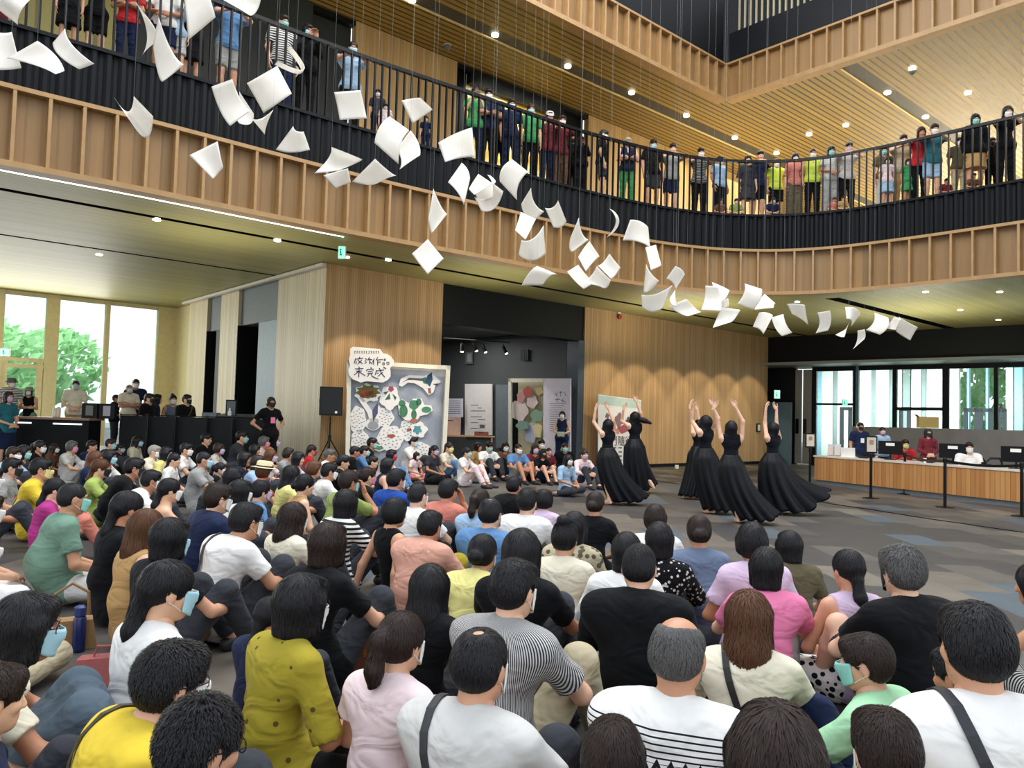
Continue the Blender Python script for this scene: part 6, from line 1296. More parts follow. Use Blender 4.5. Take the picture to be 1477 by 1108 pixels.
def sheets():
    r = np.random.default_rng(21); used = []
    DESCR = []
    for i, (a, b_, c, d, bend, ax) in enumerate(SH):
        cx = (a[0]+b_[0]+c[0]+d[0])/4; cy = (a[1]+b_[1]+c[1]+d[1])/4
        size = math.sqrt(abs(sum(p[0]*q[1]-q[0]*p[1] for p, q in zip((a, b_, c, d), (b_, c, d, a)))/2)); Y = 9.4+cx/1320*7.6+r.uniform(-.35, .35)+(.25 if i % 2 else -.15)
        want = .46*F/Y; tilt = min(1.0, max(0, 1-size/want))*.35+.05; ph = r.uniform(0, 6.3)
        dep = [Y+tilt*math.sin(ph), Y+tilt*math.sin(ph+1.57), Y-tilt*math.sin(ph), Y-tilt*math.sin(ph+1.57)]
        P = [aty(p[0], p[1], D) for p, D in zip((a, b_, c, d), dep)]; bl = math.hypot(*bend)
        B = aty(cx+bend[0], cy+bend[1], Y)-aty(cx, cy, Y)+Vector((0, (.03+bl*.012)*(1 if i % 3 else -1), 0)); n = 12; vs = []
        for v in range(n+1):
            for u in range(n+1):
                s, t = u/n, v/n; p = P[0]*(1-s)*(1-t)+P[1]*s*(1-t)+P[2]*s*t+P[3]*(1-s)*t; w_ = 4*s*(1-s) if ax == 0 else 4*t*(1-t)
                p = p+B*w_+Vector((0, .02*math.sin(3*s+ph)*math.sin(3*t), 0)); vs.append(p)
        c0 = sum(vs, Vector())/len(vs); nrm = (P[2]-P[0]).cross(P[3]-P[1]).normalized()*.002
        V = [q-c0+nrm for q in vs]+[q-c0-nrm for q in vs]; m_ = (n+1)**2; fs = []
        for v in range(n):
            for u in range(n):
                q = (v*(n+1)+u, v*(n+1)+u+1, (v+1)*(n+1)+u+1, (v+1)*(n+1)+u); fs.append(q); fs.append(tuple(m_+k for k in reversed(q)))
        ring = [u for u in range(n+1)]+[v*(n+1)+n for v in range(1, n+1)]+[n*(n+1)+u for u in range(n-1, -1, -1)]+[v*(n+1) for v in range(n-1, 0, -1)]
        for p, q in zip(ring, ring[1:]+ring[:1]): fs.append((q, p, m_+p, m_+q))
        mb = MB(); mb.add(V, fs); o = mb.build('paper_sheet', M_paper, smooth=True); o.location = c0
        top = max(vs, key=lambda q: q.z)-c0; t_ = MB(); t_.tube([top, (top.x, top.y, 17.5-c0.z)], .0011, 4, cap=False); t_.build('hanging_line', M_line, o)
        shape = 'strongly curled' if bl > 9 else ('gently curved' if bl > 3.5 else 'nearly flat'); big = 'large' if size > 38 else ('mid-sized' if size > 22 else 'small')
        DESCR.append([o, shape, big, cx, cy])
    for i, (o, shape, big, cx, cy) in enumerate(DESCR):
        rk = sorted(DESCR, key=lambda q: q[3]).index(DESCR[i]); n = len(DESCR)
        o['label'] = '%s %s white paper sheet, %s' % (big, shape, ('%s from the left' % ORD(rk+1)) if rk < n/2 else ('%s from the right' % ORD(n-rk))); o['category'] = 'paper sheet'; o['group'] = 'white paper sheets hanging over the atrium'
def ORD(k):
    T1 = ['', 'first', 'second', 'third', 'fourth', 'fifth', 'sixth', 'seventh', 'eighth', 'ninth', 'tenth', 'eleventh', 'twelfth', 'thirteenth', 'fourteenth', 'fifteenth', 'sixteenth', 'seventeenth', 'eighteenth', 'nineteenth']
    return T1[k] if k < 20 else {20: 'twentieth', 30: 'thirtieth', 40: 'fortieth'}.get(k, {2: 'twenty', 3: 'thirty', 4: 'forty'}[k//10]+'-'+T1[k % 10])
sheets()
M_lamp = plain('lit_lamp', '#fff6e0', .5, emit='#fff3d8', estr=9.0, noise=0)
def area(name, loc, size, power, col=(1, 1, 1), rot=(0, 0, 0), sy=None, spread=None):
    L = bpy.data.lights.new(name, 'AREA'); L.energy = power; L.size = size; L.color = col
    if sy: L.shape = 'RECTANGLE'; L.size_y = sy
    if spread: L.spread = spread
    o = bpy.data.objects.new(name, L); COL.objects.link(o); o.location = loc; o.rotation_euler = rot; return o
def spot(name, loc, tgt, power, ang=60, blend=.5, col=(1, .85, .62), rad=.06):
    L = bpy.data.lights.new(name, 'SPOT'); L.energy = power; L.spot_size = math.radians(ang); L.spot_blend = blend; L.color = col; L.shadow_soft_size = rad
    o = bpy.data.objects.new(name, L); COL.objects.link(o); o.location = loc; d = Vector(tgt)-Vector(loc); o.rotation_euler = d.to_track_quat('-Z', 'Y').to_euler(); return o
# ============================================================ PROPS
def T1(m, name, mats, label, cat, group=None, smooth=False): return thing1(m, name, mats, label, cat, group, smooth)
def root_at(name, p, label, cat, rz=0.0, group=None): return tag(empty(name, p, rz), label, cat, group)
M_oakt = plain('oak_top', '#c69a66', .5, noise=.12, scale=6); M_pinkbox = plain('pinkish_card', '#d9b6a6', .7); M_cloth = plain('black_drape', '#14181d', .85, noise=.15, scale=4, bump=.5, bscale=14); M_paperw = plain('poster_white', '#e9e6e2', .6, noise=.03); M_red = plain('red_plastic', '#a6463c', .5)
# ---- balcony railing
rail = root_at('balcony_railing', (0, 0, 0), 'long black metal railing with upright bars along the balcony edge', 'railing')
m = MB(); fr = path_frames(.3); sweep(m, fr, [(.16, ZR-.07), (.16, ZR), (.25, ZR), (.25, ZR-.07)]); m.build('handrail', M_metal, rail)
bm_ = MB(); bm_.box((0, 0, (ZR-ZF)/2), (.032, .05, ZR-ZF-.02)); bme = bm_.mesh('baluster', M_metal); bars = []
for p, d, nn in path_frames(.175):
    q = p+nn*.2; bars.append((q.length, q, math.atan2(d.y, d.x)))
vis = [b_ for b_ in bars if -120 < proj((b_[1].x, b_[1].y, ZR-.3))[0] < 1560]; vis.sort(key=lambda t: t[0]); rest = MB()
for k, (L_, q, a) in enumerate(vis):
    if k < 100:
        o = bpy.data.objects.new('baluster', bme); COL.objects.link(o); o.parent = rail; o.location = (q.x, q.y, ZF); o.rotation_euler = (0, 0, a)
    else: rest.box((q.x, q.y, (ZF+ZR)/2), (.032, .05, ZR-ZF-.02), rotz(a))
o = rest.build('baluster_run', M_metal, rail); o['kind'] = 'stuff'
# ---- riser, counter and screens at the left back
m = MB(); m.box((-13.2, 20.2, RIS/2), (7.6, 4.6, RIS)); m.build('trim_110', M_black, kind='structure')
ct = root_at('counter', (-10.2, 17.2, 0), 'dark counter with wooden top by the tall windows', 'counter')
m = MB(); m.box((0, 0, 1.24), (2.1, .62, .05)); m.build('worktop', plain('walnut_top', '#8a6a52', .4), ct)
m = MB(); m.box((0, .02, .62), (2.0, .5, 1.2)); m.build('front_panel', M_navy, ct)
for x in (-.55, .55): MB().box((x, -.26, 1.13), (.62, .02, .03)).build('light_strip', plain('lit_strip', '#f2f4f4', .5, emit='#ffffff', estr=1.2, noise=0), ct)
for i, (px, lab) in enumerate(((131, 'black display case with a dark picture, left of two on the counter'), (156, 'black display case with a white notice, right of two on the counter'))):
    p = aty(px, 594, 17.25); r_ = root_at('display_case', (p.x, p.y, 1.265), lab, 'display case'); w = .34
    MB().box((0, 0, .165), (w, .12, .33)).build('case', M_black, r_); MB().box((0, -.064, .17), (.16, .006, .22)).build('picture', plain('grey_picture' if i == 0 else 'pale_notice', '#6d7168' if i == 0 else '#a7a2ac', .5), r_)
for px, h, c, lab in ((79, .2, '#dcd6c2', 'clear drink jar on the counter, left of the pair'), (84, .23, '#d9c7ad', 'tall drink jar on the counter, right of the pair')):
    p = aty(px, 600, 17.2); m = MB(); m.lathe([(.04, 0), (.045, .02), (.045, h-.04), (.03, h-.02), (.03, h)], (0, 0, 0), 14); o = m.build('jar', plain('jar'+c.strip('#'), c, .2), smooth=True); o.location = (p.x, 17.2, 1.266); tag(o, lab, 'jar')
xs = [172, 212, 252, 298, 336, 384]
for i, (a, b_) in enumerate(zip(xs, xs[1:])):
    pa, pb = aty(a, 620, 18.0), aty(b_, 620, 17.8); pos = ['first', 'second', 'third', 'fourth', 'fifth'][i]; r_ = root_at('screen_panel', ((pa.x+pb.x)/2, (pa.y+pb.y)/2, 0), 'black fabric screen panel, %s from the left' % pos, 'screen', math.atan2(pb.y-pa.y, pb.x-pa.x), 'black screens around the sound desk')
    w = (pb-pa).length; w = math.hypot(pb.x-pa.x, pb.y-pa.y)
    MB().box((0, 0, .72), (w-.06, .02, 1.24)).build('fabric', M_cloth, r_)
    for x in (-w/2+.02, w/2-.02): MB().tube([(x, 0, 0), (x, 0, 1.39)], .014, 8).build('pole', M_metal, r_)
    MB().tube([(-w/2+.02, 0, 1.36), (w/2-.02, 0, 1.36)], .012, 6).build('rail', M_metal, r_)
    for x in (-w/2+.1, w/2-.1): MB().box((x, 0, .012), (.05, .4, .024)).build('foot', M_metal, r_)
p = aty(338, 600, 18.55); ds = root_at('sound_desk', (p.x, p.y, 0), 'black sound desk with mixer and cables behind the screens', 'desk')
MB().box((0, 0, .66), (1.5, .6, 1.3)).build('case', M_black, ds)
mx_ = MB(); mx_.box((.1, 0, 1.37), (.9, .5, .1), Matrix.Rotation(.12, 3, 'X')).build('mixer', plain('mixer_grey', '#3a3f44', .4, noise=.3, scale=40), ds)
MB().box((-.55, 0, 1.39), (.34, .3, .14)).build('amplifier', plain('amp_grey', '#6b7278', .4), ds)
p = aty(333, 597, 18.5); fr_ = root_at('framed_picture', (p.x, p.y, 1.33), 'small framed photo with a white bottle standing on the sound desk', 'picture')
MB().box((0, .02, .24), (.26, .03, .42)).build('frame', M_navy, fr_); MB().box((0, -.0, .25), (.2, .01, .34)).build('print', M_grey, fr_); MB().lathe([(.04, 0), (.045, .15), (.02, .2), (.02, .25)], (0, -.08, 0), 12).build('bottle', M_white, fr_)
# ---- loudspeaker on tripod
p = atz(473, 692, 0); sp_ = root_at('speaker_stand', (p.x, p.y, 0), 'black tripod stand under the loudspeaker by the timber wall', 'stand')
MB().tube([(0, 0, .25), (0, 0, 1.45)], .02, 10).build('pole', M_metal, sp_)
for k in range(3):
    a = k*2.094+.5; MB().tube([(0, 0, .95), (.58*math.cos(a), .58*math.sin(a), .02)], .014, 8).build('leg', M_metal, sp_); MB().tube([(0, 0, .35), (.3*math.cos(a), .3*math.sin(a), .5)], .009, 6).build('brace', M_metal, sp_)
MB().lathe([(.035, 0), (.035, .12)], (0, 0, .9), 12).build('collar', M_metal, sp_)
lp_ = root_at('loudspeaker', (p.x, p.y, 1.45), 'black loudspeaker box with grille on the tripod stand', 'loudspeaker', .25)
m = MB(); m.prism([(-.26, -.14), (.26, -.14), (.2, .2), (-.2, .2)], lambda u, v, t: Vector((u, v, .02+t*.66))); m.build('cabinet', M_metal, lp_)
MB().box((0, -.147, .35), (.47, .014, .58)).build('grille', plain('speaker_grille', '#0c1216', .7, noise=.3, scale=90), lp_); MB().box((.12, -.156, .1), (.05, .004, .05)).build('badge', M_white, lp_)
for s in (-1, 1): MB().box((s*.255, 0, .35), (.02, .12, .1)).build('handle', M_grey, lp_)
# ---- drawn shapes on an upright plane through two ground points
class Plane:
    def __init__(s, pl, pr, off=0.0): s.o = Vector(pl); s.d = (Vector(pr)-s.o).normalized(); s.n = Vector((s.d.y, -s.d.x, 0))
    def hit(s, px, py, off=0.0):
        d = Vector(ray(px, py)); o = s.o+s.n*off-Vector((0, 0, H)); t = o.dot(s.n)/d.dot(s.n); return d*t+Vector((0, 0, H))
    def shape(s, m, pts, off, th=.01, mi=0):
        return m.prism([(x, y) for x, y in pts], lambda u, v, t: s.hit(u, v, off)+s.n*(th*t), mi)
    def line(s, m, pts, r, off, mi=0): return m.tube([s.hit(x, y, off) for x, y in pts], r, 5, mi)
    def rect(s, m, x0, y0, x1, y1, off, th=.01, mi=0): return s.shape(m, [(x0, y0), (x1, y0), (x1, y1), (x0, y1)], off, th, mi)
def blob(cx, cy, rx, ry, n=18, wob=.12, ph=0, k=5): return [(cx+rx*math.cos(a)*(1+wob*math.sin(k*a+ph)), cy+ry*math.sin(a)*(1+wob*math.sin(k*a+ph))) for a in np.linspace(0, 2*math.pi, n, endpoint=False)]
def shifted(root, m, name, mats, smooth=False):
    o = m.build(name, mats, None, smooth=smooth); o.data.transform(Matrix.Translation(-Vector(root.location))); o.parent = root; return o
pl = aty(502, 600, 18.0); pr = aty(647, 600, 18.75); PB = Plane((pl.x, pl.y, 0), (pr.x, pr.y, 0))
ab = root_at('art_board', ((pl.x+pr.x)/2, (pl.y+pr.y)/2, 0), 'large white framed artwork board with bird, leaves and rocks by the timber wall', 'art board')
M_ivory = plain('ivory_frame', '#dfdbc8', .5)
m = MB(); 
for q in ([(500, 520), (648, 528), (648, 534), (500, 526)], [(642, 528), (648, 528), (640, 694), (634, 694)], [(500, 520), (506, 520), (503, 690), (497, 690)]): PB.shape(m, q, .0, .12)
shifted(ab, m, 'frame', M_ivory)
m = MB(); PB.shape(m, [(505, 525), (643, 533), (637, 686), (502, 682)], -.12, .03); 
Msky, nt, b = newmat('painted_sky_board'); tc = N(nt, 'ShaderNodeTexCoord'); nz = N(nt, 'ShaderNodeTexNoise'); nz.inputs['Scale'].default_value = 1.1; nz.inputs['Detail'].default_value = 3; nt.links.new(tc.outputs['Object'], nz.inputs['Vector']); r_ = ramp(nt, [(.42, '#8b929e'), (.6, '#b2b6be')]); nt.links.new(nz.outputs['Fac'], r_.inputs['Fac']); nt.links.new(r_.outputs['Color'], b.inputs['Base Color'])
shifted(ab, m, 'backdrop', Msky)
def cut(name, outline, parts, off=-.04):
    m = MB(); PB.shape(m, outline, off, .015, 0); c = 1; mats = [M_paperw]
    for col, shp in parts:
        mats.append(plain('ink_'+col.strip('#'), col, .7, noise=.15, scale=20)); PB.shape(m, shp, off+.017, .004, c); c += 1
    shifted(ab, m, name, mats)
cut('bird_cutout', [(575, 556), (578, 546), (590, 541), (612, 542), (622, 538), (630, 545), (636, 551), (628, 556), (625, 566), (618, 570), (610, 560), (598, 553), (588, 552), (580, 558)], [('#5a4a42', [(580, 552), (590, 545), (608, 546), (612, 550), (598, 548), (588, 548)]), ('#2f4a63', [(613, 550), (617, 541), (623, 537), (624, 548), (620, 558)]), ('#3f6f62', [(608, 546), (614, 544), (616, 554), (611, 553)]), ('#8a5a45', [(617, 560), (621, 560), (622, 567), (618, 568)]), ('#3b4148', [(624, 554), (633, 553), (630, 556)])])
cut('bush_cutout', blob(531, 567, 19, 13, 22, .14, 1, 7), [('#5f6a2f', blob(531, 565, 16, 9, 26, .22, 0, 9)), ('#a8492a', blob(530, 568, 13, 6, 18, .2, 2, 6))])
cut('tree_cutout', [(516, 575), (522, 572), (536, 592), (548, 585), (546, 610), (534, 612), (530, 596)], [('#4a4f6f', [(537, 592), (545, 580), (545, 596), (538, 608)])])
cut('flower_cutout', blob(562, 574, 14, 17, 20, .12, 0, 5), [('#9c4a58', blob(564, 561, 4, 4)), ('#3f5f5a', [(553, 566), (561, 564), (556, 570)]), ('#3f6258', [(555, 577), (562, 567), (563, 576)]), ('#3d5a55', [(566, 568), (572, 573), (570, 578)])])
cut('leaves_cutout', [(574, 584), (580, 576), (590, 582), (596, 575), (608, 575), (612, 584), (622, 585), (624, 592), (616, 598), (606, 600), (600, 608), (584, 606), (576, 598)], [('#3f7a55', blob(582, 593, 6, 9, 16, 0)), ('#468060', blob(597, 584, 7, 7, 16, .05)), ('#3d7552', blob(604, 580, 4, 5, 14, 0)), ('#4a8562', blob(615, 591, 7, 4.5, 16, 0)), ('#3d7250', blob(597, 598, 4, 7, 14, 0)), ('#437b5b', blob(580, 582, 5, 5, 14, 0))])
for i, (cx, cy, rx, ry) in enumerate(((516, 606, 12, 20), (553, 602, 15, 14), (563, 632, 19, 18), (590, 620, 14, 16), (519, 636, 13, 16), (606, 652, 16, 14))):
    pts = [('#6f7377', blob(cx+rx*.85*math.sqrt((q+.5)/26)*math.cos(q*2.4), cy+ry*.85*math.sqrt((q+.5)/26)*math.sin(q*2.4), 1.3, .6, 7, .2, q)) for q in range(26)]
    pts += [('#a8503c', blob(cx+1, cy-3, rx*.32, ry*.16, 12, .2, 1, 5))] if i in (2,) else []
    pts += [('#a4573f', blob(cx, cy, rx*.25, ry*.14, 12, .2))] if i == 3 else []
    cut('rock_cutout', blob(cx, cy, rx, ry, 24, .07, i, 6), pts, -.07 if i % 2 else -.05)
cut('teal_bird_cutout', blob(604, 620, 12, 11, 18, .15, 2, 5), [('#4f8f96', blob(602, 620, 6, 6, 14, .25, 0, 5)), ('#b0694d', blob(597, 607, 6, 3, 12, .2))])
cut('barrel_cutout', blob(538, 612, 11, 9, 16, .03), [('#8f9499', blob(538, 614, 8, 6, 14, .02))])
cut('shrub_cutout', blob(547, 646, 9, 5, 16, .1), [('#4f8a5d', blob(547, 646, 6, 3, 12, .2))])
m = MB(); cl = [(505, 503), (509, 500.5), (540, 503), (548, 504), (552, 510), (558, 511), (563, 514), (568, 521), (567, 527), (562, 531), (563, 537), (563, 543), (559, 548), (552, 552), (540, 551), (528, 550), (520, 552), (508, 547), (503, 541), (502, 533), (505, 528), (503, 520), (505, 512)]
PB.shape(m, cl, .14, .05); shifted(ab, m, 'title_sign', M_paperw)
m = MB(); Mi = plain('violet_ink', '#26264a', .6, noise=0)
# hand-lettered title, brush strokes traced row by row
ST = [((513, 517), (511, 524)), ((514, 518), (524, 516.5)), ((514, 521), (513.5, 525)), ((519, 514.5), (518, 518)), ((516.5, 519.5), (523, 524.5)), ((522, 519), (516, 525.5)), ((527, 517), (529, 518.5)), ((526, 520.5), (528.5, 521)), ((526, 524.5), (529, 522.5)), ((533, 515), (531, 519)), ((530, 519), (537, 518.5)), ((534, 517), (533, 525)), ((533, 521), (537, 525)), ((540, 517), (537.5, 522)), ((539, 520), (539, 526)), ((545, 515), (542.5, 519.5)), ((544, 519), (552, 518.5)), ((545, 519), (544.5, 527)), ((545, 522.5), (549, 522)), ((554, 518), (556, 518), (556, 520), (554, 520), (554, 518)), ((552, 523.5), (554.5, 523.5), (554.5, 526), (552, 526), (552, 523.5)), ((558, 522.5), (561, 522.5), (561, 525.5), (558, 525.5), (558, 522.5)),
 ((512, 532), (524, 531.5)), ((514, 535.5), (522, 535)), ((518, 529), (517.5, 544)), ((517, 536), (511, 541)), ((518, 536), (527, 542)), ((535, 529.5), (535.5, 532)), ((529, 533), (529, 535.5)), ((529, 533), (539, 532.5), (538, 535)), ((531, 536), (537, 535.5)), ((530, 539), (538, 538)), ((533, 539), (530, 543.5)), ((535.5, 539), (537, 543), (546, 547)), ((543, 534), (541, 541)), ((543, 535), (554, 533.5)), ((547, 531), (550, 538), (555, 544)), ((552, 537), (545, 543)), ((553, 529.5), (557, 532)), ((543, 538.5), (546, 538))]
for s_ in ST: PB.line(m, s_, .010, .195)
shifted(ab, m, 'title_lettering', Mi)
m = MB()
for k in range(11): x = 511+k*3.4; PB.line(m, [(x, 506.5), (x+2, 507.5)], .005, .195); PB.line(m, [(x+1, 505.8), (x+.6, 510)], .005, .195); PB.line(m, [(x, 509.5), (x+2.2, 509)], .004, .195)
shifted(ab, m, 'subtitle_lettering', plain('grey_ink', '#6f7076', .6, noise=0))
# ---- exhibition room: boards on and before the side wall
a0 = bf(8.60, 10); a1 = bf(8.60, .3); PE = Plane((a0.x, a0.y, 0), (a1.x, a1.y, 0))
def wallthing(name, rects, label, cat, extra=None, off=.02):
    c = PE.hit(*[(rects[0][0]+rects[0][2])/2, rects[0][3]], off); r_ = root_at(name, (c.x, c.y, c.z), label, cat)
    for (x0, y0, x1, y1, nm, mt, o_, th) in rects: m = MB(); PE.rect(m, x0, y0, x1, y1, off+o_, th); shifted(r_, m, nm, mt)
    return r_
wallthing('info_board', [(672, 554, 711, 628, 'panel', M_paperw, 0, .05)]+[(679+i % 2*10, 584+i*4.2, 690+i % 3*5, 585+i*4.2, 'text_line', M_grey, .051, .002) for i in range(9)], 'white printed info board with small text on the grey wall', 'board')
wallthing('notice_board', [(640, 575, 668, 602, 'panel', plain('pale_lilac_sheet', '#d6d4e0', .6), .3, .03)]+[(645, 578+i*3, 664, 578.8+i*3, 'text_line', M_grey, .331, .002) for i in range(7)], 'small white notice board above the pinkish box', 'board')
wallthing('grey_panel', [(717, 555, 736, 646, 'panel', plain('blue_grey_panel', '#6d777e', .6), 0, .06)], 'plain grey panel between the info board and the art box', 'panel')
wallthing('wall_vent', [(752, 504, 763, 520, 'frame', M_metal, 0, .03)]+[(753+i*2.4, 505, 754+i*2.4, 519, 'slat', M_dark, .03, .01) for i in range(4)], 'black slatted vent high on the grey wall', 'vent')
wallthing('wall_hatch', [(672, 508, 682, 525, 'frame', M_grey, 0, .03), (674, 510, 680, 522, 'cover', plain('pale_hatch', '#8f9597', .5), .03, .01)], 'grey square hatch high on the grey wall', 'hatch')
ax = wallthing('art_box', [(785, 546, 824, 660, 'text_panel', plain('lilac_white', '#d9d3de', .6), .35, .04), (735, 546, 786, 551, 'frame', M_ivory, .35, .06), (735, 546, 739, 660, 'frame', M_ivory, .35, .06), (739, 551, 785, 660, 'back_panel', plain('pale_art_back', '#cfc9a8', .6), .05, .03), (740, 552, 747, 660, 'side_panel', M_black, .08, .03)]+[(793, 582+i*3, 816-(i % 3)*3, 582.7+i*3, 'text_line', M_grey, .391, .002) for i in range(14)], 'white art box with paper flowers and a printed text panel', 'art box')
for cx, cy, rx, ry, col, q in ((750, 592, 12, 16, '#dfd3cd', 1), (752, 573, 6, 8, '#c08b86', 2), (762, 565, 7, 7, '#b0544c', 3), (768, 580, 8, 9, '#d9c9c4', 1), (775, 600, 9, 9, '#7fa08a', 4), (754, 614, 9, 7, '#86a396', 5), (766, 625, 9, 14, '#b9c2d6', 2), (776, 620, 6, 12, '#d8cc9a', 3), (778, 564, 6, 6, '#cdbb84', 0)):
    m = MB(); PE.shape(m, blob(cx, cy, rx, ry, 20, .12, q, 5), .2+.03*q, .02); shifted(ax, m, 'paper_flower', plain('card_'+col.strip('#'), col, .7))
m = MB()
for s_ in (((800, 567), (803, 570)), ((804, 565), (803, 572)), ((807, 566), (812, 566)), ((809, 564), (809, 572)), ((814, 565), (817, 571)), ((801, 577), (808, 576)), ((804, 574), (804, 581)), ((810, 577), (816, 580)), ((813, 574), (811, 581))): PE.line(m, s_, .016, .40)
shifted(ax, m, 'title_lettering', Mi)
tb = aty(672, 690, 22.6); tbr = root_at('display_table', (tb.x, tb.y, 0), 'light wood table with boxes at the exhibition entrance', 'table')
MB().box((0, 0, .98), (1.6, .5, .04)).build('tabletop', M_oakt, tbr)
for x in (-.72, .72):
    for y in (-.2, .2): MB().box((x, y, .48), (.04, .04, .96)).build('leg', M_oakt, tbr)
for px, w, h, mt, lab in ((648, .62, .52, M_pinkbox, 'pinkish ballot box on the light wood table'), (694, .4, .12, plain('red_box', '#a8564d', .6), 'low reddish box on the light wood table')):
    q = aty(px, 640, 22.6); r_ = root_at('display_box', (q.x, q.y, 1.0), lab, 'box'); MB().box((0, 0, h/2), (w, .3, h)).build('body', mt, r_); MB().box((0, -.152, h*.8), (w*.35, .004, .02)).build('slot', M_metal, r_)
q = aty(696, 606, 22.7); r_ = root_at('picture_block', (q.x, q.y, 1.12), 'small white block with a grey picture standing on the red box', 'block'); MB().box((0, 0, .12), (.22, .1, .24)).build('block', M_white, r_); MB().box((0, -.052, .15), (.14, .004, .1)).build('picture', M_grey, r_)
# track lights
for i, (px, py) in enumerate(((667, 497), (683, 497), (696, 499), (726, 501))):
    q = aty(px, py, 24.2+i*.25); r_ = root_at('track_light', (q.x, q.y, q.z), ['leftmost', 'second', 'third', 'rightmost'][i]+' black track spotlight in the exhibition room', 'spotlight', group='black track spotlights')
    dr = Vector((.5 if i else 0, -.3, -1)).normalized(); MB().tube([(0, 0, .12), dr*.02], .012, 6).build('bracket', M_metal, r_); MB().tube([dr*-.02, dr*.24], [.055, .06], 12).build('housing', M_metal, r_)
    MB().tube([dr*.241, dr*.246], [.05, .05], 12).build('lens', M_lamp, r_)
    spot('track_beam', q+dr*.3, q+dr*3, 60, 50, .5, (1, .96, .9)) if 'spot' in globals() else None
a, b_ = aty(640, 488, 24.0), aty(735, 494, 25.3); m = MB(); m.tube([a, b_], .02, 6); T1(m, 'lighting_track', M_metal, 'thin black lighting track under the grey exhibition ceiling', 'track')
# ---- roll-up poster behind the dancers
pl = aty(862, 600, 24.0); pr = aty(925, 600, 25.2); PP = Plane((pl.x, pl.y, 0), (pr.x, pr.y, 0)); rp2 = root_at('banner', ((pl.x+pr.x)/2, (pl.y+pr.y)/2, 0), 'tall pale poster banner with figures behind the two left dancers', 'banner')
m = MB(); PP.shape(m, [(862, 569), (924, 577), (922, 676), (862, 676)], 0, .03); shifted(rp2, m, 'board', M_paperw)
m = MB(); PP.shape(m, [(863, 570), (924, 578), (924, 590), (863, 583)], .031, .002); shifted(rp2, m, 'colour_band', plain('mint_band', '#b9cfc6', .6))
for cx, cy, rx, ry, c in ((893, 606, 6, 10, '#8c6f73'), (906, 610, 4, 8, '#5b4c55'), (884, 614, 5, 8, '#c99a86'), (899, 619, 8, 6, '#a9565a'), (890, 622, 4, 4, '#c98a7c'), (876, 600, 3, 4, '#7c6a74')): m = MB(); PP.shape(m, blob(cx, cy, rx, ry, 14, .2, cx, 4), .034, .002); shifted(rp2, m, 'figure_print', plain('print_'+c.strip('#'), c, .7))
vs, fs = text_mesh('門隨行', .34, .002); m = MB(); q = PP.hit(896, 637, .04); M_ = Matrix((PP.d, Vector((0, 0, 1)), PP.n)).transposed(); m.add([q+M_@Vector(v) for v in vs], fs); shifted(rp2, m, 'lettering', plain('brown_ink', '#6f5a52', .6, noise=0))
m = MB()
for i in range(4): 
    for k in range(4): PP.rect(m, 884+k*8, 645+i*6, 889+k*8, 647+i*6, .034, .002)
shifted(rp2, m, 'small_print', M_grey)
# ---- emergency exit signs, domes, alarms
M_exit = plain('exit_green', '#bff5e2', .5, emit='#6ff0c0', estr=1.2, noise=0)
def sign(px, py, Y, w, h, label):
    q = aty(px, py, Y); r_ = root_at('exit_sign', (q.x, q.y, q.z-h/2), label, 'exit sign'); MB().box((0, .03, h/2), (w+.03, .05, h+.03)).build('case', M_white, r_); MB().box((0, 0, h/2), (w, .012, h)).build('panel', M_exit, r_)
    m = MB(); m.lathe([(.02, -.004), (.02, .004)], (-w*.18, -.01, h*.72), 10, axis=Matrix.Rotation(math.pi/2, 3, 'X')); m.tube([(-w*.18, -.01, h*.62), (-w*.12, -.01, h*.4), (-w*.25, -.01, h*.2)], .012, 6); m.tube([(-w*.12, -.01, h*.4), (0, -.01, h*.22)], .012, 6); m.tube([(-w*.3, -.01, h*.5), (-w*.05, -.01, h*.55)], .01, 6); m.build('running_figure', plain('sign_green', '#1b8f5a', .5), r_)
    return r_
sign(493, 364, 16.0, .13, .24, 'small hanging green exit sign under the olive ceiling'); sign(1121, 569, 30.5, .2, .3, 'green exit sign over the dark doorway behind the rightmost dancer'); sign(1219, 581, 29.6, .17, .22, 'small green exit sign seen through the lobby glass'); sign(7, 508, 23.6, .26, .2, 'green exit sign above the door at the far left')
MB().tube([(0, 0, 0), (0, 0, .01)], .004, 6)
for i, (px, py, z, c) in enumerate(((645, 66, Z2, '#d8cfae'), (1316, 101, Z2, '#c9b98c'))):
    q = atz(px, py, z-.02); r_ = root_at('dome_camera', (q.x, q.y, z-.16), 'small pale dome camera on the gold ceiling, %s' % ('left' if i == 0 else 'right'), 'camera'); MB().lathe([(.09, .16), (.09, .1), (.07, .05), (.03, .01), (.005, 0)], (0, 0, 0), 14).build('dome', M_grey, r_, smooth=True); MB().lathe([(.11, .14), (.11, .17)], (0, 0, 0), 14).build('base', plain('dome_base', c, .5), r_)
for px, py, pl_, l0, lab in ((893, 457, 1, -.03, 'small red fire alarm on the timber wall under the olive ceiling'), (924, 192, 2, 0, 'small red fire alarm on the upper timber wall')):
    d = Vector(ray(px, py)); base = bf(0, (-.04 if pl_ == 1 else bw_l-.04))-Vector((0, 0, H)); t = base.dot(LD)/d.dot(LD); q = d*t+Vector((0, 0, H)); r_ = root_at('fire_alarm', (q.x, q.y, q.z-.08), lab, 'alarm', AZR)
    MB().lathe([(.085, 0), (.085, .05)], (0, -.0, .08), 14, axis=Matrix.Rotation(math.pi/2, 3, 'X')).build('bell', plain('alarm_red', '#a8322a', .4), r_); MB().box((0, -.0, .2), (.12, .05, .06)).build('strobe', M_white, r_)
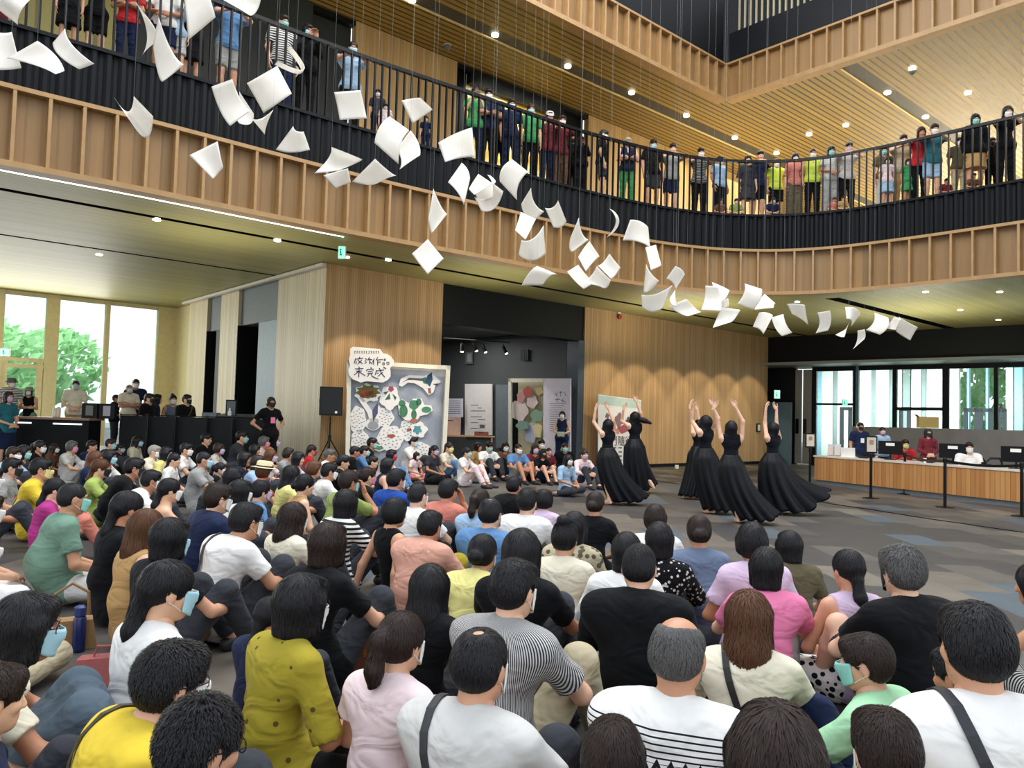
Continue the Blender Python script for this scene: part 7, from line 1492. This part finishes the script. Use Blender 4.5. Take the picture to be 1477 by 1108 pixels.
for px, py, lab, Yq in ((1094, 617, 'grey access panel on the timber wall beside the rightmost dancer', 0),):
    d = Vector(ray(px, py)); base = bf(0, -.03)-Vector((0, 0, H)); t = base.dot(LD)/d.dot(LD); q = d*t+Vector((0, 0, H)); r_ = root_at('wall_switch', (q.x, q.y, q.z-.15), lab, 'switch', AZR); MB().box((0, 0, .15), (.26, .03, .34)).build('frame', M_metal, r_); MB().box((0, -.02, .15), (.16, .02, .24)).build('plate', M_white, r_)
# ---- reception desk
dsk = root_at('reception_desk', tuple(dk(3.5, .4)), 'long reception desk with timber front and white top', 'desk', math.atan2(DDIR.y, DDIR.x)); L0 = -3.9; L1 = 5.0
def dloc(o): return o
m = MB(); m.box(((L0+L1)/2, -.37, .40), (L1-L0, .05, .60)); 
# local x runs along the desk, local y away from the room's centre
flip = 1 if Vector((-DDIR.y, DDIR.x, 0)).dot(DN) > 0 else -1
def dm(c, s): return MB().box((c[0], c[1]*flip, c[2]), s)
dm(((L0+L1)/2, -.38, .42), (L1-L0, .05, .60)).build('front_panel', W_desk, dsk); dm(((L0+L1)/2, 0, .745), (L1-L0+.06, .84, .04)).build('worktop', plain('white_stone_top', '#ddd2c6', .35), dsk); dm(((L0+L1)/2, -.34, .06), (L1-L0-.04, .04, .12)).build('plinth', plain('blue_grey_plinth', '#6c7478', .5), dsk); dm((L0+.025, 0, .42), (.05, .78, .60)).build('end_panel', W_desk, dsk)
def ondesk(px, n=.3):
    best = min((abs(proj(dk(t, n, .8))[0]-px), t) for t in np.linspace(-1, 8.5, 400)); return dk(best[1], n, .765)
for i, px in enumerate((1284, 1374, 1466)):
    q = ondesk(px, .42); r_ = root_at('monitor', tuple(q), '%s of the black computer monitors on the reception desk, seen from behind' % ['leftmost', 'middle', 'rightmost'][i], 'monitor', math.atan2(DDIR.y, DDIR.x)+(0.45 if i < 2 else .3), 'reception monitors')
    MB().box((0, 0, .3), (.56, .04, .33)).build('screen', M_metal, r_); MB().tube([(0, .0, .02), (0, .0, .2)], .022, 8).build('stem', M_metal, r_); MB().box((0, 0, .01), (.24, .18, .018)).build('foot', M_metal, r_); MB().box((0, -.023*1, .38), (.2, .004, .07)).build('label_strip', M_white, r_)
q = ondesk(1224, .3); lt_ = root_at('laptop', tuple(q), 'white open laptop near the left end of the reception desk', 'laptop', math.atan2(DDIR.y, DDIR.x)+.6); MB().box((0, 0, .012), (.34, .24, .02)).build('base', M_white, lt_); MB().box((0, -.12, .13), (.34, .012, .24), Matrix.Rotation(.2, 3, 'X')).build('lid', M_white, lt_)
for i, px in enumerate((1198, 1208)):
    q = ondesk(px, .35); r_ = root_at('leaflet_holder', tuple(q), 'leaflet stand with pale brochures, %s of two at the desk end' % ('left' if i == 0 else 'right'), 'leaflet holder', math.atan2(DDIR.y, DDIR.x)+.7); MB().box((0, .04, .16), (.16, .01, .32), Matrix.Rotation(-.3, 3, 'X')).build('back_plate', plain('clear_plate', '#b9c4c4', .2), r_); MB().box((0, .0, .15), (.13, .02, .27), Matrix.Rotation(-.3, 3, 'X')).build('leaflet', plain('pale_brochure', '#cdb9ae', .6), r_)
for i, (px, c, lab) in enumerate(((1247, '#1d1e22', 'black desk phone between laptop and sign'), (1340, '#202124', 'black desk phone beside the white cup'), (1419, '#26262a', 'black desk phone near the right monitor'))):
    q = ondesk(px, .25); r_ = root_at('desk_phone', tuple(q), lab, 'phone', math.atan2(DDIR.y, DDIR.x)); MB().box((0, 0, .03), (.2, .18, .05), Matrix.Rotation(.15, 3, 'X')).build('base', plain('ph'+c.strip('#'), c, .4), r_); MB().tube([(-.07, .06, .08), (0, .07, .095), (-.0, -.06, .085)], .018, 8).build('handset', M_metal, r_)
q = ondesk(1334, .15); m = MB(); m.lathe([(.03, 0), (.038, .11)], (0, 0, 0), 14); o = m.build('cup', M_white); o.location = q; tag(o, 'white paper cup on the reception desk', 'cup')
for i, (px, D_) in enumerate(((1306, 19.6), (1398, 17.6), (1420, 16.9), (1250, 20.8))):
    q = aty(px, 640, D_+.15); r_ = root_at('office_chair', (q.x, q.y, 0), ['black office chair behind the clerk in red', 'black office chair behind the clerk in white', 'empty black office chair with curved back', 'black office chair behind the clerk with green mask'][i], 'chair', 2.8+i*.3)
    MB().lathe([(.02, .06), (.22, .07), (.24, .12), (.22, .14), (.0, .15)], (0, 0, .28), 16).build('seat', M_cloth, r_); MB().tube([(0, 0, .06), (0, 0, .36)], .03, 8).build('column', M_metal, r_)
    MB().tube([(-.2, .23, .62), (-.22, .24, .85), (-.12, .27, .95), (.12, .27, .95), (.22, .24, .85), (.2, .23, .62), (-.2, .23, .62)], .025, 6).build('backrest', M_cloth, r_)
    for k in range(5): a = k*1.257; MB().tube([(0, 0, .07), (.26*math.cos(a), .26*math.sin(a), .04)], .018, 6).build('base_arm', M_metal, r_)
q = dk(3.5, 3.6); MB()
bx_ = aty(1338, 611, dk(2.2, 3.6).y); r_ = root_at('cardboard_box', (bx_.x, bx_.y, 1.58), 'opened yellow-brown cardboard box on the grey partition', 'box'); MB().box((0, 0, .14), (.5, .14, .28)).build('carton', plain('cardboard', '#9c8448', .8), r_); MB().box((-.27, 0, .3), (.1, .14, .01), Matrix.Rotation(.7, 3, 'Y')).build('flap', plain('cardboard', '#9c8448', .8), r_)
# queue posts
posts = []
for i, (px, py) in enumerate(((1168, 700), (1256, 719), (1305, 713), (1363, 732), (1474, 745))):
    q = atz(px, py, 0); posts.append(q); r_ = root_at('queue_post', (q.x, q.y, 0), ['black queue post with a framed notice beside the glass doors', 'black queue post carrying a framed notice before the desk', 'second plain black queue post, in front of the clerk in red', 'black queue post in the middle of the desk front', 'black queue post at the right edge of the picture'][i], 'queue post', 0, 'black queue posts')
    MB().lathe([(.17, 0), (.17, .012), (.05, .03), (.02, .04)], (0, 0, 0), 22).build('base', M_metal, r_); MB().tube([(0, 0, .03), (0, 0, .9)], .03, 10).build('pole', M_metal, r_); MB().lathe([(.04, 0), (.04, .08), (.03, .1)], (0, 0, .88), 14).build('head', M_metal, r_)
    if i in (0, 1):
        MB().box((0, 0, 1.17), (.26, .025, .38)).build('notice_frame', M_metal, r_); n_ = MB().box((0, -.016, 1.17), (.2, .006, .31)).build('notice', plain('buff_notice', '#c9bfae', .6), r_)
        MB().box((0, -.021, 1.22), (.09, .004, .1)).build('notice_picture', plain('notice_print', '#a07d63', .6), r_)
for a, b_, lab in ((3, 4, 'black belt strung between the two right queue posts'), (2, 3, 'black belt strung between the middle queue posts')):
    m = MB(); P0, P1 = posts[a], posts[b_]; ps = [P0.lerp(P1, t)+Vector((0, 0, .92-.05*math.sin(math.pi*t))) for t in np.linspace(.03, .97, 10)]
    for u, v in zip(ps, ps[1:]): m.hexa([u+Vector((0, -.003, -.025)), v+Vector((0, -.003, -.025)), v+Vector((0, .003, -.025)), u+Vector((0, .003, -.025)), u+Vector((0, -.003, .025)), v+Vector((0, -.003, .025)), v+Vector((0, .003, .025)), u+Vector((0, .003, .025))])
    T1(m, 'queue_belt', M_metal, lab, 'belt')
m = MB(); m.tube([atz(x, y, .006) for x, y in ((1145, 716), (1200, 727), (1262, 736), (1330, 747), (1400, 757), (1476, 768))], .008, 6); T1(m, 'floor_cable', M_metal, 'thin black cable lying across the carpet before the desk', 'cable')
m = MB(); m.tube([atz(x, y, .006) for x, y in ((938, 692), (965, 696), (1000, 702))], .008, 6); T1(m, 'floor_cable', M_metal, 'short black cable on the carpet behind the dancers', 'cable')
q = atz(976, 676, 0); m = MB(); m.box((q.x, q.y, .06), (.12, .08, .12)); T1(m, 'floor_socket', M_white, 'small white box at the foot of the timber wall', 'box')
# ---- belongings on the floor
q = atz(100, 935, 0); r_ = root_at('handbag', (q.x, q.y, 0), 'tan woven handbag with looped handle on the carpet', 'handbag', .5); m = MB(); m.prism([(-.15, 0), (.15, 0), (.12, .18), (-.12, .18)], lambda u, v, t: Vector((u, -.06+.12*t, v))); m.build('body', plain('tan_leather', '#a07c50', .6, bump=.4), r_); MB().tube([(-.1, 0, .2), (-.09, 0, .34), (0, 0, .40), (.09, 0, .34), (.1, 0, .2)], .01, 8).build('handle', plain('tan_strap', '#8a6a44', .5), r_)
q = atz(113, 940, 0); r_ = root_at('water_bottle', (q.x, q.y, 0), 'dark blue metal water bottle beside the tan handbag', 'bottle'); MB().lathe([(.035, 0), (.037, .02), (.037, .2), (.028, .22)], (0, 0, 0), 18).build('body', plain('navy_enamel', '#1d2a5c', .25), r_, smooth=True); MB().lathe([(.034, .22), (.034, .27), (.02, .28)], (0, 0, 0), 18).build('cap', plain('navy_cap', '#27356e', .4), r_)
q = atz(158, 985, 0); r_ = root_at('tote_bag', (q.x, q.y, 0), 'dusty red tote bag behind the person in white shirt', 'bag', .2); MB().prism([(-.14, 0), (.14, 0), (.17, .16), (-.16, .14)], lambda u, v, t: Vector((u, -.05+.1*t, v))).build('body', plain('dusty_red', '#9c5350', .7, bump=.4), r_); MB().tube([(-.09, 0, .13), (-.07, 0, .2), (.06, 0, .2), (.09, 0, .14)], .006, 6).build('handle', M_red, r_)
q = atz(540, 985, 0); r_ = root_at('leather_case', (q.x, q.y, 0), 'red-brown leather case beside the girl in pale pink', 'case', .6); MB().box((0, 0, .13), (.3, .10, .25)).build('body', plain('brown_leather', '#5e3423', .4), r_); MB().tube([(-.08, 0, .255), (-.06, 0, .3), (.06, 0, .3), (.08, 0, .255)], .01, 6).build('handle', plain('brown_leather', '#7c4128', .4), r_)
for x in (-.09, .09): MB().box((x, -.054, .19), (.02, .008, .04)).build('buckle', plain('brass', '#b8964a', .3, metal=.9), r_)
# ---- outside: trees and blocks behind the left window, greenery behind the lobby
def leafmat(cols):
    k = 'leaves_'+cols[0].strip('#')
    if k in MATS: return MATS[k]
    m = plain(k, cols[1], .7, noise=.3, scale=3); nt = m.node_tree; b = nt.nodes['Principled BSDF']; t = N(nt, 'ShaderNodeBsdfTranslucent'); t.inputs['Color'].default_value = lin(cols[1]); mx = N(nt, 'ShaderNodeMixShader'); mx.inputs[0].default_value = .5
    nt.links.new(b.outputs[0], mx.inputs[1]); nt.links.new(t.outputs[0], mx.inputs[2]); nt.links.new(mx.outputs[0], nt.nodes['Material Output'].inputs['Surface']); return m
def tree(p, h, r, seed, label, cols=('#4f8f4a', '#a9d69c')):
    rg = np.random.default_rng(seed); root = root_at('tree', tuple(p), label, 'tree'); MB().tube([(0, 0, 0), (.1, 0, h*.5), (0, .1, h*.8)], [.16, .12, .06], 8).build('trunk', plain('bark', '#6f6252', .9), root); m = MB()
    for k in range(900):
        a, b2, rr = rg.uniform(0, 6.28), rg.uniform(-1, 1), rg.uniform(.55, 1)**.6; s = math.sqrt(1-b2*b2); c = Vector((r*rr*s*math.cos(a)*(1+.25*math.sin(3*a)), r*rr*s*math.sin(a), h*.68+r*.95*rr*b2)); u = Vector(rg.normal(0, 1, 3)).normalized(); v = u.orthogonal().normalized(); L = .28*rg.uniform(.6, 1.4); w_ = u.cross(v)
        m.add([c-v*L, c+w_*L*.5, c+v*L, c-w_*L*.5], [(0, 1, 2, 3)])
    lf = leafmat(cols); m.build('foliage', lf, root)
for i, (r_, l_, h, rad) in enumerate(((-14, 9, 4.6, 2.2), (-10.2, 8, 5, 2.0), (-7.6, 10, 5.4, 2.1), (-4.2, 9, 4.6, 2.0), (-17, 8, 5, 2.4), (-1.5, 11, 4.8, 1.9))): tree(bf(r_, LW+l_, 0), h, rad, i, ['broad green tree outside, second from left in the window', 'bushy green tree outside the door', 'tall green tree outside the middle pane', 'green tree outside the right pane', 'green tree at the far left outside', 'rightmost green tree outside the left windows'][i])
Mcon = plain('pale_concrete', '#d7dde0', .7); Mwin = plain('blue_window', '#7fa0b4', .3)
def block(c, w, d, fl, label, bal=True):
    root = root_at('apartment_building', tuple(c), label, 'building', AZR); h = fl*3.1; MB().box((0, 0, h/2), (w, d, h)).build('wall', Mcon, root)
    for f in range(fl):
        for k in range(int(w/3)):
            x = -w/2+1.5+k*3; MB().box((x, -d/2-.02, f*3.1+1.7), (1.6, .1, 1.5)).build('window', Mwin, root)
        if bal: MB().box((0, -d/2-.5, f*3.1+.3), (w*.8, 1.0, .7)).build('balcony', Mcon, root)
block(bf(-9.5, LW+38, 0), 6, 8, 8, 'tall balconied apartment block seen through the middle pane'); block(bf(-22, LW+26, 0), 8, 8, 6, 'pale apartment block seen through the left pane', False)
for i in range(4):
    p = A+hdn*(6.5+i*2.6)+hn*(9+i % 2); tree(p, 4.2, 2.1, 20+i, 'green tree outside the lobby glass, %s from left' % ['first', 'second', 'third', 'fourth'][i], ('#5fa052', '#b4e3a4'))
# ============================================================ LIGHT
w = bpy.data.worlds.new('World'); SC.world = w; w.use_nodes = True; nt = w.node_tree; bg = nt.nodes['Background']
tc = N(nt, 'ShaderNodeTexCoord'); sp = N(nt, 'ShaderNodeSeparateXYZ'); nt.links.new(tc.outputs['Generated'], sp.inputs[0])
r = ramp(nt, [(.45, (.55, .56, .55)), (.55, (.95, .98, 1.0)), (.9, (.80, .88, 1.0))]); mm = math_node(nt, 'MULTIPLY_ADD', sp.outputs['Z'], .5); nt.nodes[-1].inputs[2].default_value = .5
nt.links.new(mm, r.inputs['Fac']); nt.links.new(r.outputs['Color'], bg.inputs['Color']); bg.inputs['Strength'].default_value = WORLD
for r_ in (.9, 2.6, 9.8, 11.5, 13.2, 14.9, 16.6, 18.3): spot('wall_washer', bf(r_, -2.6, ZC-.12), bf(r_, 0, .8), 260, 58, .25)
# upper storey lamps
DLU = []; DLL = []
for i, (x, y, z) in enumerate([(714, 52, Z2), (819, 97, Z2), (911, 135, Z2), (990, 168, Z2), (1280, 135, Z2), (1335, 170, Z2), (1396, 135, Z2), (1167, 195, Z2), (1220, 182, Z2), (1316, 100, Z2), (1060, 200, Z2), (1120, 222, Z2), (594, 2, Z2)]):
    p = atz(x, y, z-.05); m = MB(); m.lathe([(.09, 0), (.09, .06)], (0, 0, 0), 14); o = m.build('downlight', M_lamp); o.location = p
    tag(o, '%s round downlight in the gold slatted ceiling, %s' % ('bright', 'number %d' % (i+1)), 'light', 'downlights in the upper ceiling')
    DLU.append((x, o))
for k in range(5): area('upper_glow', bf(-4+k*6, 3.2, Z2-.3), 3, 170, (1, .92, .72), (0, 0, 0), 2)
area('upper_glow', bf(14, -4, Z2-.3), 6, 330, (1, .92, .72)); area('upper_glow', bf(20, 0, Z2-.3), 6, 330, (1, .92, .72)); area('upper_glow', bf(16, -11, Z2-.3), 6, 300, (1, .92, .72))
area('upper_floor_bounce', bf(15, -4, ZF+.1), 6, 260, (1, .9, .65), (math.pi, 0, 0)); area('upper_floor_bounce', bf(2, 2.6, ZF+.1), 3, 120, (1, .85, .6), (math.pi, 0, 0), 14)
for i, (x, y) in enumerate([(1335, 422), (1442, 422), (1385, 448), (1440, 462), (1150, 436), (1054, 452), (143, 368), (226, 318), (400, 348), (500, 372), (560, 376)]):
    p = atz(x, y, ZC-.02); m = MB(); m.lathe([(.07, 0), (.07, .04)], (0, 0, 0), 12); o = m.build('downlight', M_lamp); o.location = p
    tag(o, 'small round downlight', 'light', 'downlights in the lower ceiling'); DLL.append((x, o))
for Ls, w_ in ((DLU, 'glowing round downlight in the gold upper ceiling'), (DLL, 'small round downlight in the low olive ceiling')):
    for k, (x, o) in enumerate(sorted(Ls, key=lambda t: t[0])): o['label'] = '%s, %s' % (w_, '%s from the left' % ORD(k+1) if k < len(Ls)/2 else '%s from the right' % ORD(len(Ls)-k))
# skylight over the atrium and daylight through the window wall
area('skylight', (0, 12, 15.5), 14, SKY, (1, .99, .97), (0, 0, 0), 12)
area('window_daylight', bf(-8, LW-.4, 2.8), 12, WIN, (1, .98, .93), (math.radians(-90), 0, AZR), 4.2)
area('lobby_daylight', (A+hdn*5+hn*2.6+Vector((0, 0, 2.2))), 9, 500, (.85, .97, 1), (math.radians(90), 0, math.atan2(hdn.y, hdn.x)), 3)
area('courtyard_fill', bf(-9, LW+3.5, 13), 22, 5000, (1, 1, .96), (math.radians(35), 0, AZR), 8)  # added lamp above the trees, brightens the leaves outside
area('courtyard_fill', A+hdn*10+hn*5+Vector((0, 0, 9)), 14, 8000, (.95, 1, 1), (math.radians(25), 0, math.atan2(hdn.y, hdn.x)), 6)  # added outdoor lamp, brightens the greenery behind the lobby glass
area('window_bay_fill', bf(-8, LW-3, .6), 10, 110, (1, .96, .85), (math.radians(150), 0, AZR), 3)  # added unseen lamp, stands in for sun bounced off the floor
for q_, e_ in ((Vector((12, 23, 2.6)), 150), (Vector((5.2, 23.2, 3.6)), 80), (Vector((-6, 15.5, 3.6)), 40), (Vector((-.4, 19.2, 3.7)), 35)): area('ceiling_fill', q_, 2.4, e_, (1, .93, .74), (math.pi, 0, 0))  # added unseen lamps facing up, lift the dark lower ceiling
for t_ in (.25, .5, .75):
    r_a = rb(681, 97); r_b = rb(818, 150); c_ = r_a+(r_b-r_a)*t_; spot('picture_fill', bf(c_, bw_l-1.6, Z2-.15), bf(c_, bw_l+.2, ZF+2.6), 160, 80, .6, (1, .95, .82))  # added spots without fittings, brighten the yellow wall picture
area('exhibition_light', bf(6, 4, 4.3), 3, 140, (1, .97, .93))
SC.view_settings.view_transform = 'Standard'; SC.view_settings.look = 'None'; SC.view_settings.gamma = 1; SC.view_settings.use_curve_mapping = False
SC.view_settings.exposure = EXPO
SC.cycles.use_denoising = True; SC.cycles.max_bounces = 8; SC.cycles.diffuse_bounces = 4; SC.cycles.glossy_bounces = 3; SC.cycles.transparent_max_bounces = 12; SC.cycles.sample_clamp_indirect = 4
